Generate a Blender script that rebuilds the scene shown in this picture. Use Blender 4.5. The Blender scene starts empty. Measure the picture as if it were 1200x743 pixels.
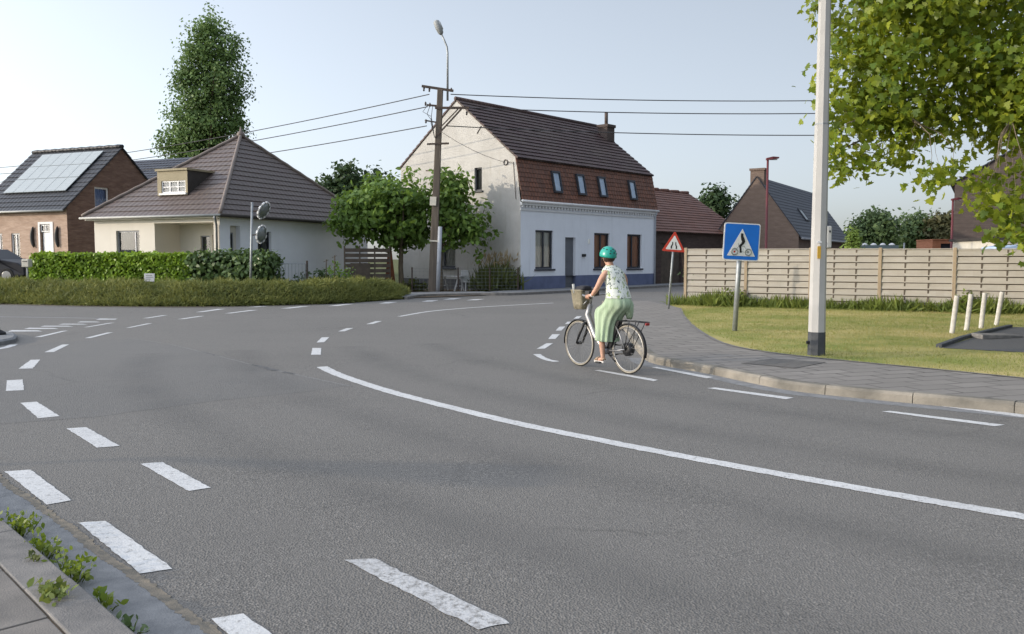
import bpy, bmesh, math, random
import numpy as np
from mathutils import Vector, Matrix
R = math.radians
random.seed(7)
RNG = np.random.default_rng(11)
sc = bpy.context.scene
COL = sc.collection
EYE = 1.62
PITCH = math.atan(68.5 / 1000.0)
CP, SP = math.cos(PITCH), math.sin(PITCH)
Z = Vector((0, 0, 1))

# ------------------------------------------------------------------ survey helpers (read a ground point from a photo measurement)
def ray(px, py):
    u, v = (px - 600) / 1000.0, (371.5 - py) / 1000.0
    return Vector((u, CP + v * SP, -SP + v * CP))
def G(px, py, z=0.0):
    d = ray(px, py); t = (z - EYE) / d.z
    return Vector((d.x * t, d.y * t, z))
def A(px, py, Y):
    d = ray(px, py); t = Y / d.y
    return Vector((d.x * t, Y, EYE + d.z * t))

# ------------------------------------------------------------------ materials
def new_mat(name):
    m = bpy.data.materials.new(name); m.use_nodes = True
    nt = m.node_tree; b = nt.nodes['Principled BSDF']
    return m, nt, b
def N(nt, typ, **kw):
    n = nt.nodes.new(typ)
    for k, v in kw.items():
        if k in n.inputs: n.inputs[k].default_value = v
        else: setattr(n, k, v)
    return n
def c4(c): return (c[0], c[1], c[2], 1.0)
def mixc(nt, fac, a, b, blend='MIX'):
    n = nt.nodes.new('ShaderNodeMix'); n.data_type = 'RGBA'; n.blend_type = blend
    def put(sock, v):
        if isinstance(v, bpy.types.NodeSocket): nt.links.new(v, sock)
        elif isinstance(v, (int, float)): sock.default_value = v
        else: sock.default_value = c4(v)
    put(n.inputs[0], fac); put(n.inputs[6], a); put(n.inputs[7], b)
    return n.outputs[2]
def ramp(nt, src, p0, p1, c0=(0, 0, 0), c1=(1, 1, 1)):
    r = nt.nodes.new('ShaderNodeValToRGB')
    r.color_ramp.elements[0].position = p0; r.color_ramp.elements[1].position = p1
    r.color_ramp.elements[0].color = c4(c0); r.color_ramp.elements[1].color = c4(c1)
    nt.links.new(src, r.inputs[0]); return r.outputs[0]
def coords(nt, kind='Object', scale=(1, 1, 1)):
    tc = nt.nodes.new('ShaderNodeTexCoord'); mp = nt.nodes.new('ShaderNodeMapping')
    mp.inputs['Scale'].default_value = scale
    nt.links.new(tc.outputs[kind], mp.inputs[0]); return mp.outputs[0]
def noise(nt, vec, scale, detail=4, rough=.6):
    n = N(nt, 'ShaderNodeTexNoise'); n.inputs['Scale'].default_value = scale
    n.inputs['Detail'].default_value = detail; n.inputs['Roughness'].default_value = rough
    nt.links.new(vec, n.inputs['Vector']); return n.outputs['Fac']
def bump(nt, b, h, strength=.3, dist=.01, prev=None):
    n = N(nt, 'ShaderNodeBump'); n.inputs['Strength'].default_value = strength; n.inputs['Distance'].default_value = dist
    nt.links.new(h, n.inputs['Height'])
    if prev is not None: nt.links.new(prev, n.inputs['Normal'])
    nt.links.new(n.outputs[0], b.inputs['Normal']); return n.outputs[0]

def plain(name, col, rough=.7, col2=None, scale=3.0, bs=0.0, bscale=60.0, metal=0.0, spec=.4, stretch=(1, 1, 1)):
    m, nt, b = new_mat(name)
    v = coords(nt, 'Object', stretch)
    c2 = col2 or tuple(x * .75 for x in col)
    f = ramp(nt, noise(nt, v, scale, 5), .35, .68)
    c = mixc(nt, f, col, c2)
    nt.links.new(c, b.inputs['Base Color'])
    b.inputs['Roughness'].default_value = rough; b.inputs['Metallic'].default_value = metal
    b.inputs['Specular IOR Level'].default_value = spec
    if bs: bump(nt, b, noise(nt, v, bscale, 3), bs, .01)
    return m

def brick_mat(name, c1, c2, mortar, w=.22, h=.07, stain=.35):
    m, nt, b = new_mat(name)
    v = coords(nt, 'UV')
    br = N(nt, 'ShaderNodeTexBrick'); br.inputs['Scale'].default_value = 1.0
    br.inputs['Color1'].default_value = c4(c1); br.inputs['Color2'].default_value = c4(c2); br.inputs['Mortar'].default_value = c4(mortar)
    br.inputs['Brick Width'].default_value = w; br.inputs['Row Height'].default_value = h; br.inputs['Mortar Size'].default_value = .008
    br.inputs['Bias'].default_value = 0.0
    nt.links.new(v, br.inputs['Vector'])
    v2 = coords(nt, 'UV', (.8, 3.5, 1))
    n1 = ramp(nt, noise(nt, v2, 1.6, 6, .7), .3, .7)
    c = mixc(nt, n1, br.outputs['Color'], tuple(x * (1 - stain) for x in c1))
    nt.links.new(c, b.inputs['Base Color']); b.inputs['Roughness'].default_value = .9; b.inputs['Specular IOR Level'].default_value = .2
    bump(nt, b, br.outputs['Fac'], -.4, .006)
    return m

def tile_mat(name, c1, c2, gap, w=.25, moss=None, rough=.65):
    """roof tiles: u in metres along the row, v counts the rows"""
    m, nt, b = new_mat(name)
    v = coords(nt, 'UV')
    br = N(nt, 'ShaderNodeTexBrick'); br.offset = 0.5; br.inputs['Scale'].default_value = 1.0
    br.inputs['Color1'].default_value = c4(c1); br.inputs['Color2'].default_value = c4(c2); br.inputs['Mortar'].default_value = c4(gap)
    br.inputs['Brick Width'].default_value = w; br.inputs['Row Height'].default_value = 1.0; br.inputs['Mortar Size'].default_value = .018
    nt.links.new(v, br.inputs['Vector'])
    v2 = coords(nt, 'Object')
    n1 = ramp(nt, noise(nt, v2, .9, 6, .7), .42, .7)
    c = mixc(nt, n1, br.outputs['Color'], moss or tuple(x * .6 for x in c1))
    nt.links.new(c, b.inputs['Base Color']); b.inputs['Roughness'].default_value = rough; b.inputs['Specular IOR Level'].default_value = .35
    wv = N(nt, 'ShaderNodeTexWave'); wv.inputs['Scale'].default_value = .314 / w
    wv.bands_direction = 'X'; nt.links.new(v, wv.inputs['Vector'])
    bump(nt, b, wv.outputs['Fac'], .6, .03)
    return m

def leaf_mat(name, c1, c2, trans=.45, rough=.45, ctrans=None, big=.6):
    m, nt, b = new_mat(name)
    g = nt.nodes.new('ShaderNodeNewGeometry')
    v = coords(nt, 'Object')
    f = ramp(nt, noise(nt, v, big, 3), .35, .65)
    mid = mixc(nt, g.outputs['Random Per Island'], c1, c2)
    c = mixc(nt, f, mid, tuple(x * .75 for x in c2))
    nt.links.new(c, b.inputs['Base Color']); b.inputs['Roughness'].default_value = rough; b.inputs['Specular IOR Level'].default_value = .3
    tr = N(nt, 'ShaderNodeBsdfTranslucent')
    ct = mixc(nt, .5, c, ctrans or (c1[0] * 2.2, c1[1] * 2.0, c1[2] * .6))
    nt.links.new(ct, tr.inputs['Color'])
    mx = N(nt, 'ShaderNodeMixShader'); mx.inputs[0].default_value = trans
    nt.links.new(b.outputs[0], mx.inputs[1]); nt.links.new(tr.outputs[0], mx.inputs[2])
    nt.links.new(mx.outputs[0], nt.nodes['Material Output'].inputs['Surface'])
    return m

def glass_mat(name, refl=.3, tint=(.97, .985, 1)):
    m, nt, b = new_mat(name)
    nt.nodes.remove(b)
    t = N(nt, 'ShaderNodeBsdfTransparent'); t.inputs[0].default_value = c4(tuple(x * .92 for x in tint))
    g = N(nt, 'ShaderNodeBsdfGlossy'); g.inputs['Roughness'].default_value = .03; g.inputs['Color'].default_value = c4(tint)
    lw = N(nt, 'ShaderNodeLayerWeight'); lw.inputs['Blend'].default_value = refl
    mx = N(nt, 'ShaderNodeMixShader')
    nt.links.new(lw.outputs['Fresnel'], mx.inputs[0]); nt.links.new(t.outputs[0], mx.inputs[1]); nt.links.new(g.outputs[0], mx.inputs[2])
    nt.links.new(mx.outputs[0], nt.nodes['Material Output'].inputs['Surface'])
    return m

def asphalt_mat(name, base, dark, light, tone=0.0):
    m, nt, b = new_mat(name)
    v = coords(nt, 'Object')
    vo = N(nt, 'ShaderNodeTexVoronoi'); vo.inputs['Scale'].default_value = 85.0; nt.links.new(v, vo.inputs['Vector'])
    vc = nt.nodes.new('ShaderNodeSeparateColor'); nt.links.new(vo.outputs['Color'], vc.inputs[0])
    spk = ramp(nt, vc.outputs[0], .15, .95)
    c = mixc(nt, spk, dark, light)
    fine = ramp(nt, noise(nt, v, 38, 4, .75), .38, .62)
    c = mixc(nt, fine, tuple(x * .78 for x in base), c)
    big = ramp(nt, noise(nt, v, .35, 5, .6), .3, .72)
    c = mixc(nt, big, c, tuple(x * 1.0 for x in base), 'MIX') if False else mixc(nt, mixc(nt, big, (.0, .0, .0), (.35, .35, .35)), c, base)
    st = ramp(nt, noise(nt, coords(nt, 'Object', (.25, 1.2, 1)), .8, 6, .7), .45, .75)
    c = mixc(nt, mixc(nt, st, (0, 0, 0), (.3, .3, .3)), c, tuple(x * .72 for x in base))
    gm_ = ramp(nt, noise(nt, v, 1.3, 4, .6), .35, .65, (.15, .15, .15), (.75, .75, .75)); c = mixc(nt, gm_, c, tuple(x * .97 for x in base))
    ln = ramp(nt, noise(nt, coords(nt, 'Object', (.10, .10, 1)), 1.6, 3, .5), .42, .6)
    c = mixc(nt, mixc(nt, ln, (0, 0, 0), (.28, .28, .28)), c, tuple(x * 1.22 for x in base))
    cr = N(nt, 'ShaderNodeTexVoronoi'); cr.feature = 'DISTANCE_TO_EDGE'; cr.inputs['Scale'].default_value = .33
    wv = N(nt, 'ShaderNodeVectorMath', operation='MULTIPLY_ADD'); wv.inputs[1].default_value = (.5, .5, 0); nz = N(nt, 'ShaderNodeTexNoise'); nz.inputs['Scale'].default_value = 1.7; nz.inputs['Detail'].default_value = 5
    nt.links.new(v, nz.inputs['Vector']); nt.links.new(nz.outputs['Color'], wv.inputs[0]); nt.links.new(v, wv.inputs[2]); nt.links.new(wv.outputs[0], cr.inputs['Vector'])
    ck = ramp(nt, cr.outputs['Distance'], .0, .010, (.5, .5, .5), (0, 0, 0)); msk = ramp(nt, noise(nt, v, .28, 2, .5), .55, .66)
    ckm = mixc(nt, 1.0, ck, msk, 'MULTIPLY'); c = mixc(nt, ckm, c, tuple(x * .35 for x in base))
    # scattered darker blotches where the surface has worn
    vo2 = ramp(nt, noise(nt, v, 6.0, 6, .8), .58, .72)
    c = mixc(nt, mixc(nt, vo2, (0, 0, 0), (.35, .35, .35)), c, tuple(x * .7 for x in base))
    nt.links.new(c, b.inputs['Base Color']); b.inputs['Roughness'].default_value = .82; b.inputs['Specular IOR Level'].default_value = .35
    p = bump(nt, b, vo.outputs['Distance'], .7, .009)
    bump(nt, b, noise(nt, v, 34, 5, .7), .22, .010, p)
    return m

def paint_mat(name, col, under, wear=.5):
    m, nt, b = new_mat(name)
    v = coords(nt, 'Object')
    f = ramp(nt, noise(nt, v, 22, 8, .8), wear + .06, wear + .22)
    f2 = ramp(nt, noise(nt, v, 2.2, 4, .6), .35, .8)
    c = mixc(nt, f2, col, tuple(x * .8 for x in col))
    c = mixc(nt, f, c, under)
    nt.links.new(c, b.inputs['Base Color']); b.inputs['Roughness'].default_value = .7
    bump(nt, b, noise(nt, v, 70, 3), .5, .008)
    return m

def paving_mat(name, c1, c2, gap, w, h, rot=0.0, mortar=.012, offset=.5):
    m, nt, b = new_mat(name)
    tc = nt.nodes.new('ShaderNodeTexCoord'); mp = nt.nodes.new('ShaderNodeMapping'); mp.inputs['Rotation'].default_value = (0, 0, rot)
    nt.links.new(tc.outputs['Object'], mp.inputs[0]); v0 = mp.outputs[0]
    wob = N(nt, 'ShaderNodeTexNoise'); wob.inputs['Scale'].default_value = 1.1; nt.links.new(v0, wob.inputs['Vector'])
    vm = N(nt, 'ShaderNodeVectorMath', operation='MULTIPLY_ADD'); vm.inputs[1].default_value = (.06, .06, 0)
    nt.links.new(wob.outputs['Color'], vm.inputs[0]); nt.links.new(v0, vm.inputs[2]); v = vm.outputs[0]
    br = N(nt, 'ShaderNodeTexBrick'); br.offset = offset; br.inputs['Scale'].default_value = 1.0
    br.inputs['Color1'].default_value = c4(c1); br.inputs['Color2'].default_value = c4(c2); br.inputs['Mortar'].default_value = c4(gap)
    br.inputs['Brick Width'].default_value = w; br.inputs['Row Height'].default_value = h; br.inputs['Mortar Size'].default_value = mortar
    nt.links.new(v, br.inputs['Vector'])
    f = ramp(nt, noise(nt, v0, 1.4, 6, .7), .35, .7)
    c = mixc(nt, f, br.outputs['Color'], tuple(x * .72 for x in c1))
    fine = ramp(nt, noise(nt, v0, 60, 3), .3, .7)
    c = mixc(nt, mixc(nt, fine, (0, 0, 0), (.3, .3, .3)), c, tuple(x * .6 for x in c1))
    nt.links.new(c, b.inputs['Base Color']); b.inputs['Roughness'].default_value = .9; b.inputs['Specular IOR Level'].default_value = .2
    bump(nt, b, br.outputs['Fac'], -.5, .012)
    return m

M = {}
AS = (.164, .154, .141)
M['asphalt'] = asphalt_mat('asphalt', AS, (.052, .05, .048), (.34, .318, .29))
M['asphalt_b'] = asphalt_mat('asphalt_old', (.160, .152, .141), (.085, .082, .079), (.255, .248, .24))
M['asphalt_c'] = asphalt_mat('asphalt_lot', (.10, .098, .098), (.05, .05, .05), (.16, .155, .15))
M['asphalt_l'] = asphalt_mat('asphalt_light_edge', (.205, .198, .19), (.125, .12, .116), (.275, .27, .262))
M['tar'] = plain('tar_seam', (.06, .06, .06), .85, (.13, .128, .126), 6)
M['paint'] = paint_mat('road_paint', (.60, .595, .585), AS, .46)
M['paint_w'] = paint_mat('road_paint_worn', (.52, .515, .51), AS, .41)
M['paint_f'] = paint_mat('road_paint_faded', (.36, .36, .37), AS, .42)
M['slab'] = plain('paving_slab', (.225, .205, .185), .9, (.15, .14, .13), 4, .5, 130, spec=.2)
M['kerbL'] = plain('kerb_grey', (.23, .215, .20), .9, (.14, .135, .13), 5, .5, 110, spec=.2)
M['gutter'] = plain('gutter_concrete', (.25, .25, .25), .9, (.17, .172, .175), 7, .6, 90, spec=.15)
M['grit'] = plain('sandy_grit', (.27, .23, .18), .95, (.15, .14, .12), 14, .6, 120, spec=.1)
M['kerbR'] = plain('kerb_lichen', (.29, .262, .22), .9, (.12, .113, .098), 1.5, .5, 60, spec=.2)
M['pave'] = paving_mat('block_paving', (.285, .262, .238), (.215, .198, .18), (.08, .074, .066), .60, .30, R(-18), .02)
M['pave_dark'] = paving_mat('block_paving_dark', (.175, .163, .15), (.15, .142, .132), (.08, .075, .07), .22, .11, R(-18))
M['dirt'] = plain('dirt', (.16, .12, .085), .95, (.10, .08, .055), 3, .5, 40, spec=.1)
M['ground'] = plain('ground_grass', (.09, .11, .04), .95, (.13, .12, .06), .6, .5, 30, spec=.1)
M['lawn'] = plain('lawn_soil', (.44, .36, .155), .95, (.17, .215, .05), .5, .5, 60, spec=.1)
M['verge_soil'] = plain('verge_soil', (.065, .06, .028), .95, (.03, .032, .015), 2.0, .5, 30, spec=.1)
def stained(name, base, stain, seed=0.0):
    m, nt, b = new_mat(name); v = coords(nt, 'Object')
    f = ramp(nt, noise(nt, v, .9, 6, .65), .3, .75); c = mixc(nt, f, base, tuple(x * .91 for x in base))
    st = ramp(nt, noise(nt, coords(nt, 'Object', (2.2, 2.2, .22)), 1.1, 7, .7), .54, .78); c = mixc(nt, mixc(nt, st, (0, 0, 0), (.55, .55, .55)), c, stain)
    sp = ramp(nt, noise(nt, v, 2.4, 7, .75), .64, .74); c = mixc(nt, mixc(nt, sp, (0, 0, 0), (.5, .5, .5)), c, stain)
    nt.links.new(c, b.inputs['Base Color']); b.inputs['Roughness'].default_value = .88; b.inputs['Specular IOR Level'].default_value = .18
    bump(nt, b, noise(nt, v, 9, 6, .7), .3, .02); return m
M['white_wall'] = stained('white_render', (.80, .83, .885), (.56, .58, .62))
M['blue_plinth'] = plain('blue_plinth', (.14, .165, .265), .8, (.11, .13, .21), 2.0, .15, 40, spec=.2)
M['grey_plinth'] = plain('tarred_plinth', (.10, .10, .11), .9, (.16, .155, .15), 2.0, .2, 40, spec=.2)
def gable_mat():
    m, nt, b = new_mat('weathered_whitewash')
    v = coords(nt, 'Object')
    f = ramp(nt, noise(nt, v, .7, 7, .7), .38, .68)
    c = mixc(nt, f, (.49, .475, .45), (.40, .385, .36))
    st = ramp(nt, noise(nt, coords(nt, 'Object', (2.5, 2.5, .35)), 1.3, 6, .7), .56, .70)
    c = mixc(nt, st, c, (.40, .38, .34))
    sp = ramp(nt, noise(nt, v, 3.2, 6, .75), .66, .72)
    c = mixc(nt, sp, c, (.33, .305, .27))
    nt.links.new(c, b.inputs['Base Color']); b.inputs['Roughness'].default_value = .9; b.inputs['Specular IOR Level'].default_value = .15
    bump(nt, b, noise(nt, v, 7, 6, .7), .5, .03)
    return m
M['gable'] = gable_mat()
M['cream_wall'] = stained('cream_render', (.68, .64, .57), (.55, .515, .45))
M['pale_wall'] = stained('pale_render', (.88, .89, .95), (.76, .77, .82))
M['brick_pink'] = brick_mat('brick_pinkish', (.47, .33, .255), (.53, .385, .30), (.50, .42, .36))
M['brick_dark'] = brick_mat('brick_brown', (.19, .115, .09), (.27, .17, .125), (.20, .16, .135), stain=.45)
M['brick_brown'] = brick_mat('brick_old_brown', (.205, .15, .12), (.16, .115, .095), (.21, .17, .14), stain=.3)
M['brick_right'] = brick_mat('brick_dark_brown', (.125, .098, .088), (.082, .066, .06), (.12, .105, .095), .45, .14, stain=.45)
M['brick_barn'] = brick_mat('brick_barn', (.09, .065, .058), (.12, .085, .07), (.10, .085, .08))
M['brick_orange'] = brick_mat('brick_orange', (.48, .20, .11), (.42, .17, .09), (.4, .25, .18))
M['tile_dark'] = tile_mat('tiles_dark_brown', (.062, .036, .035), (.09, .052, .049), (.022, .015, .015), .28, (.095, .07, .06))
M['tile_red'] = tile_mat('tiles_red_brown', (.225, .095, .058), (.125, .06, .042), (.05, .028, .022), .24, (.15, .08, .058))
M['tile_barn'] = tile_mat('tiles_old_red', (.20, .085, .055), (.14, .06, .042), (.045, .03, .025), .26, (.17, .09, .07))
M['tile_bung'] = tile_mat('tiles_mauve_brown', (.104, .083, .073), (.115, .091, .08), (.082, .065, .058), .30, (.11, .083, .076), .5)
M['tile_slate'] = tile_mat('tiles_black', (.020, .022, .028), (.028, .03, .036), (.01, .01, .013), .3, (.03, .031, .036), .5)
M['tile_navy'] = tile_mat('slates_navy', (.028, .032, .045), (.036, .04, .055), (.016, .018, .026), .3, (.032, .036, .05), .5)
M['hip'] = plain('ridge_tile', (.20, .163, .142), .7, (.16, .13, .112), 3)
M['trim_white'] = plain('white_trim', (.70, .70, .70), .55, (.62, .62, .63), 3)
M['trim_cream'] = plain('cream_trim', (.62, .58, .50), .6, (.55, .52, .45), 3)
M['zinc'] = plain('zinc', (.30, .31, .33), .5, (.22, .23, .25), 4, metal=.4)
M['frame_dark'] = plain('dark_blue_grey_frame', (.040, .044, .055), .5, (.03, .033, .042), 5)
M['door_dark'] = plain('dark_door', (.13, .14, .16), .5, (.11, .118, .135), 2)
M['frame_white'] = plain('white_frame', (.74, .74, .75), .4)
M['glass'] = glass_mat('window_glass', .35)
M['glass_sky'] = glass_mat('skylight_glass', .2)
M['curtain_white'] = plain('net_curtain', (.92, .91, .84), .95, (.66, .65, .60), 7, stretch=(3, 3, .3))
M['curtain_rust'] = plain('rust_curtain', (.72, .36, .22), .95, (.55, .38, .28), 6, stretch=(4, 4, .3))
M['curtain_grey'] = plain('grey_blind', (.24, .24, .22), .95, (.11, .11, .105), 3, stretch=(3, 3, .4))
M['curtain_blue'] = plain('blue_blind', (.20, .31, .55), .9, (.16, .25, .45), 4, stretch=(4, 4, .3))
M['blind_pale'] = plain('pale_blue_blind', (.75, .85, .98), .8, (.66, .78, .92), 4)  # sky reflection of the skylights, put into a pale blue colour
M['curtain_bright'] = plain('bright_blind', (.80, .78, .74), .9, (.6, .58, .54), 6)
M['black'] = plain('black_plastic', (.016, .016, .018), .5, (.024, .024, .026), 8)
M['black_soft'] = plain('black_rubber', (.02, .02, .021), .8, (.03, .03, .03), 8)
M['olive_panel'] = plain('olive_cladding', (.30, .255, .165), .7, (.26, .22, .14), 2)
M['dark_panel'] = plain('dark_cladding', (.05, .043, .038), .7)
def solar_mat():
    m, nt, b = new_mat('solar_cells')
    v = coords(nt, 'UV')
    br = N(nt, 'ShaderNodeTexBrick'); br.offset = 0.0; br.inputs['Scale'].default_value = 1.0
    br.inputs['Color1'].default_value = c4((.30, .335, .35)); br.inputs['Color2'].default_value = c4((.32, .355, .37)); br.inputs['Mortar'].default_value = c4((.42, .45, .46))
    br.inputs['Brick Width'].default_value = .16; br.inputs['Row Height'].default_value = .16; br.inputs['Mortar Size'].default_value = .006
    nt.links.new(v, br.inputs['Vector']); nt.links.new(br.outputs['Color'], b.inputs['Base Color'])
    b.inputs['Roughness'].default_value = .45; b.inputs['Specular IOR Level'].default_value = .35
    return m
M['solar'] = solar_mat()
M['alu'] = plain('aluminium', (.55, .57, .58), .4, metal=.6)
M['steel'] = plain('galvanised_steel', (.33, .35, .36), .5, (.24, .255, .265), 9, metal=.5)
M['pole_grey'] = plain('painted_pole_grey', (.43, .42, .40), .65, (.36, .352, .335), 1.6, .15, 30)
M['pole_base'] = plain('bitumen_base', (.045, .05, .058), .8, (.075, .078, .082), 7, .3, 40)
M['box_grey'] = plain('junction_box', (.42, .42, .40), .6, (.36, .36, .345), 6)
M['yellow'] = plain('yellow_sticker', (.55, .33, .03), .6, (.45, .27, .04), 20)
M['oldpole'] = plain('weathered_utility_pole', (.16, .135, .11), .9, (.09, .075, .065), 3, .5, 25, stretch=(3, 3, .25), spec=.15)
M['conduit'] = plain('conduit_grey', (.40, .42, .46), .6, (.34, .355, .39), 4)
M['rust_iron'] = plain('dark_iron', (.06, .05, .045), .8, (.10, .07, .055), 8)
M['porcelain'] = plain('insulator_brown', (.05, .035, .03), .3)
M['wire'] = plain('wire_grey', (.045, .045, .05), .7)
M['lamp_red'] = plain('lamp_maroon', (.13, .028, .032), .5, (.11, .024, .028), 3)
M['lamp_glass'] = plain('lamp_glass', (.5, .5, .48), .3)
M['lamp_grey'] = plain('lamp_grey', (.30, .31, .31), .5, (.25, .26, .26), 5)
def fence_mat():
    m, nt, b = new_mat('weathered_fence_board'); v = coords(nt, 'Object', (.6, .6, 8)); v1 = coords(nt, 'Object')
    oi = nt.nodes.new('ShaderNodeObjectInfo'); g_ = nt.nodes.new('ShaderNodeNewGeometry')
    c = mixc(nt, oi.outputs['Random'], (.43, .40, .355), (.35, .332, .302)); c = mixc(nt, ramp(nt, noise(nt, v, 2.2, 5), .35, .68), c, (.36, .325, .275))
    c = mixc(nt, mixc(nt, g_.outputs['Random Per Island'], (0, 0, 0), (.45, .45, .45)), c, (.34, .31, .265))
    c = mixc(nt, mixc(nt, ramp(nt, noise(nt, v1, 1.1, 6, .7), .5, .7), (0, 0, 0), (.45, .45, .45)), c, (.30, .285, .25))
    sx = nt.nodes.new('ShaderNodeSeparateXYZ'); nt.links.new(v1, sx.inputs[0]); c = mixc(nt, ramp(nt, sx.outputs['Z'], .0, .5, (.55, .55, .55), (0, 0, 0)), c, (.20, .21, .14))
    nt.links.new(c, b.inputs['Base Color']); b.inputs['Roughness'].default_value = .9; b.inputs['Specular IOR Level'].default_value = .15; bump(nt, b, noise(nt, v, 50, 3), .35, .01); return m
M['wood_fence'] = fence_mat()
M['wood_post'] = plain('fence_post_pine', (.36, .285, .20), .9, (.28, .22, .155), 4, .3, 40, stretch=(4, 4, .5), spec=.15)
M['wood_old'] = plain('old_grey_boards', (.13, .105, .085), .9, (.085, .07, .058), 3, .4, 40, spec=.1)
M['wood_red'] = plain('red_brown_boards', (.20, .075, .04), .9, (.15, .06, .035), 4, .4, 40, spec=.1)
M['bollard'] = plain('white_post', (.55, .53, .49), .8, (.40, .38, .345), 9, .2, 40)
M['sign_blue'] = plain('sign_blue', (.010, .155, .62), .4, (.009, .14, .56), 4)
M['sign_white'] = plain('sign_white', (.72, .73, .74), .45, (.66, .67, .68), 6)
M['sign_red'] = plain('sign_red', (.52, .05, .03), .45, (.45, .045, .03), 6)
M['sign_black'] = plain('sign_black', (.012, .012, .013), .5)
M['sign_grey'] = plain('sign_ring_grey', (.25, .27, .27), .5)
M['mirror'] = plain('mirror_face', (.26, .28, .28), .18, (.16, .19, .19), 5, metal=.4)
M['car_paint'] = plain('navy_car_paint', (.006, .007, .013), .38, spec=.25)
M['car_glass'] = plain('car_glass', (.02, .025, .03), .08, spec=.7)
M['van_paint'] = plain('pale_blue_paint', (.42, .53, .68), .3, (.40, .51, .66), 3)
M['tyre'] = plain('tyre_rubber', (.02, .02, .02), .85)
M['chrome'] = plain('alloy', (.30, .30, .30), .35, metal=.8)
M['spoke'] = plain('spoke_steel', (.20, .20, .20), .6)
M['red_glass'] = plain('red_lens', (.28, .02, .02), .3)
M['carport'] = plain('dark_green_sheet', (.035, .055, .05), .5, (.028, .044, .04), 2)
M['bark'] = plain('bark', (.11, .085, .06), .95, (.07, .055, .04), 6, .7, 25, stretch=(2, 2, .5), spec=.1)
M['bark_pale'] = plain('bark_pale', (.20, .165, .12), .95, (.13, .105, .08), 5, .6, 25, stretch=(2, 2, .5), spec=.1)
M['leaf_plane'] = leaf_mat('leaf_plane', (.44, .48, .055), (.10, .175, .025), .45, .36, (.62, .64, .05), 1.0)
M['leaf_garden'] = leaf_mat('leaf_garden', (0.232, 0.358, 0.078), (0.141, 0.244, 0.056), 0.45, .45, (.22, .30, .03), .8)
M['leaf_poplar'] = leaf_mat('leaf_poplar', (0.279, 0.415, 0.141), (0.155, 0.250, 0.086), 0.4, .5, (.10, .14, .03), .35)
M['leaf_dark'] = leaf_mat('leaf_dark', (0.102, 0.160, 0.064), (0.058, 0.102, 0.041), 0.35, .5, (.06, .09, .02), .5)
M['leaf_far'] = leaf_mat('leaf_far', (0.168, 0.239, 0.090), (0.107, 0.168, 0.075), 0.4, .6, (.11, .14, .03), .3)
M['leaf_russet'] = leaf_mat('leaf_russet', (0.178, 0.159, 0.066), (0.104, 0.112, 0.053), 0.4, .6, (.14, .11, .03), .5)
M['leaf_lime'] = leaf_mat('leaf_lime', (0.312, 0.395, 0.083), (0.208, 0.312, 0.062), .35, .5, (.28, .32, .05), .8)
M['leaf_hedge'] = leaf_mat('leaf_hedge', (0.383, 0.539, 0.050), (0.240, 0.397, 0.036), 0.4, .4, (.24, .30, .03), 1.6)
M['leaf_laurel'] = leaf_mat('leaf_laurel', (0.083, 0.140, 0.042), (0.130, 0.199, 0.066), 0.25, .3, (.08, .12, .03), 1.6)
M['leaf_cover'] = leaf_mat('leaf_cover', (0.288, 0.288, 0.080), (0.173, 0.207, 0.055), 0.35, .6, (.22, .20, .05), .8)
M['leaf_weed'] = leaf_mat('leaf_weed', (0.115, 0.192, 0.019), (0.192, 0.240, 0.029), .4, .4, (.3, .4, .04), 4)
M['leaf_reed'] = leaf_mat('leaf_reed', (.13, .15, .035), (.085, .11, .028), .3, .6, (.2, .2, .05), 2)
M['plume'] = leaf_mat('leaf_plume', (.38, .30, .17), (.30, .24, .14), .4, .8, (.5, .4, .2), 2)
M['blade0'] = leaf_mat('grass_blade', (0.338, 0.304, 0.101), (0.176, 0.216, 0.054), .3, .6, (.33, .30, .08), .55)
M['blade_tall'] = leaf_mat('grass_tall', (0.254, 0.288, 0.068), (0.144, 0.203, 0.044), .35, .6, (.25, .27, .05), 1.5)
def blade_mat():
    m = leaf_mat('grass_blade_mixed', (.46, .40, .15), (.34, .31, .10), .3, .6, (.5, .44, .13), .55); nt = m.node_tree; b = nt.nodes['Principled BSDF']
    v = coords(nt, 'Object'); f = ramp(nt, noise(nt, v, .45, 6, .7), .46, .58); f2 = ramp(nt, noise(nt, v, 2.6, 4, .6), .4, .62)
    g_ = nt.nodes.new('ShaderNodeNewGeometry'); r_ = mixc(nt, g_.outputs['Random Per Island'], (.13, .19, .035), (.24, .26, .06)); d_ = mixc(nt, g_.outputs['Random Per Island'], (.37, .315, .12), (.46, .385, .165))
    c = mixc(nt, f, r_, d_); c = mixc(nt, mixc(nt, f2, (0, 0, 0), (.4, .4, .4)), c, (.20, .235, .06)); nt.links.new(c, b.inputs['Base Color']); return m
M['blade'] = blade_mat()
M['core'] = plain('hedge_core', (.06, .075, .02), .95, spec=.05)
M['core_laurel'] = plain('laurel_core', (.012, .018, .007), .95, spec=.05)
M['skin'] = plain('skin', (.50, .29, .20), .55, (.45, .25, .17), 8)
M['hair'] = plain('brown_hair', (.05, .028, .018), .6, (.03, .017, .012), 30)
M['helmet'] = plain('teal_helmet', (.010, .30, .235), .28, (.009, .27, .21), 4, spec=.5)
def skirt_mat():
    m, nt, b = new_mat('mint_skirt'); v = coords(nt, 'Object', (1, 1, .12)); n1 = noise(nt, v, 24, 4, .55)
    c = mixc(nt, ramp(nt, n1, .35, .7), (.39, .48, .34), (.27, .36, .235)); nt.links.new(c, b.inputs['Base Color']); b.inputs['Roughness'].default_value = .9; b.inputs['Specular IOR Level'].default_value = .1
    bump(nt, b, n1, .5, .02); return m
M['skirt'] = skirt_mat()
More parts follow.
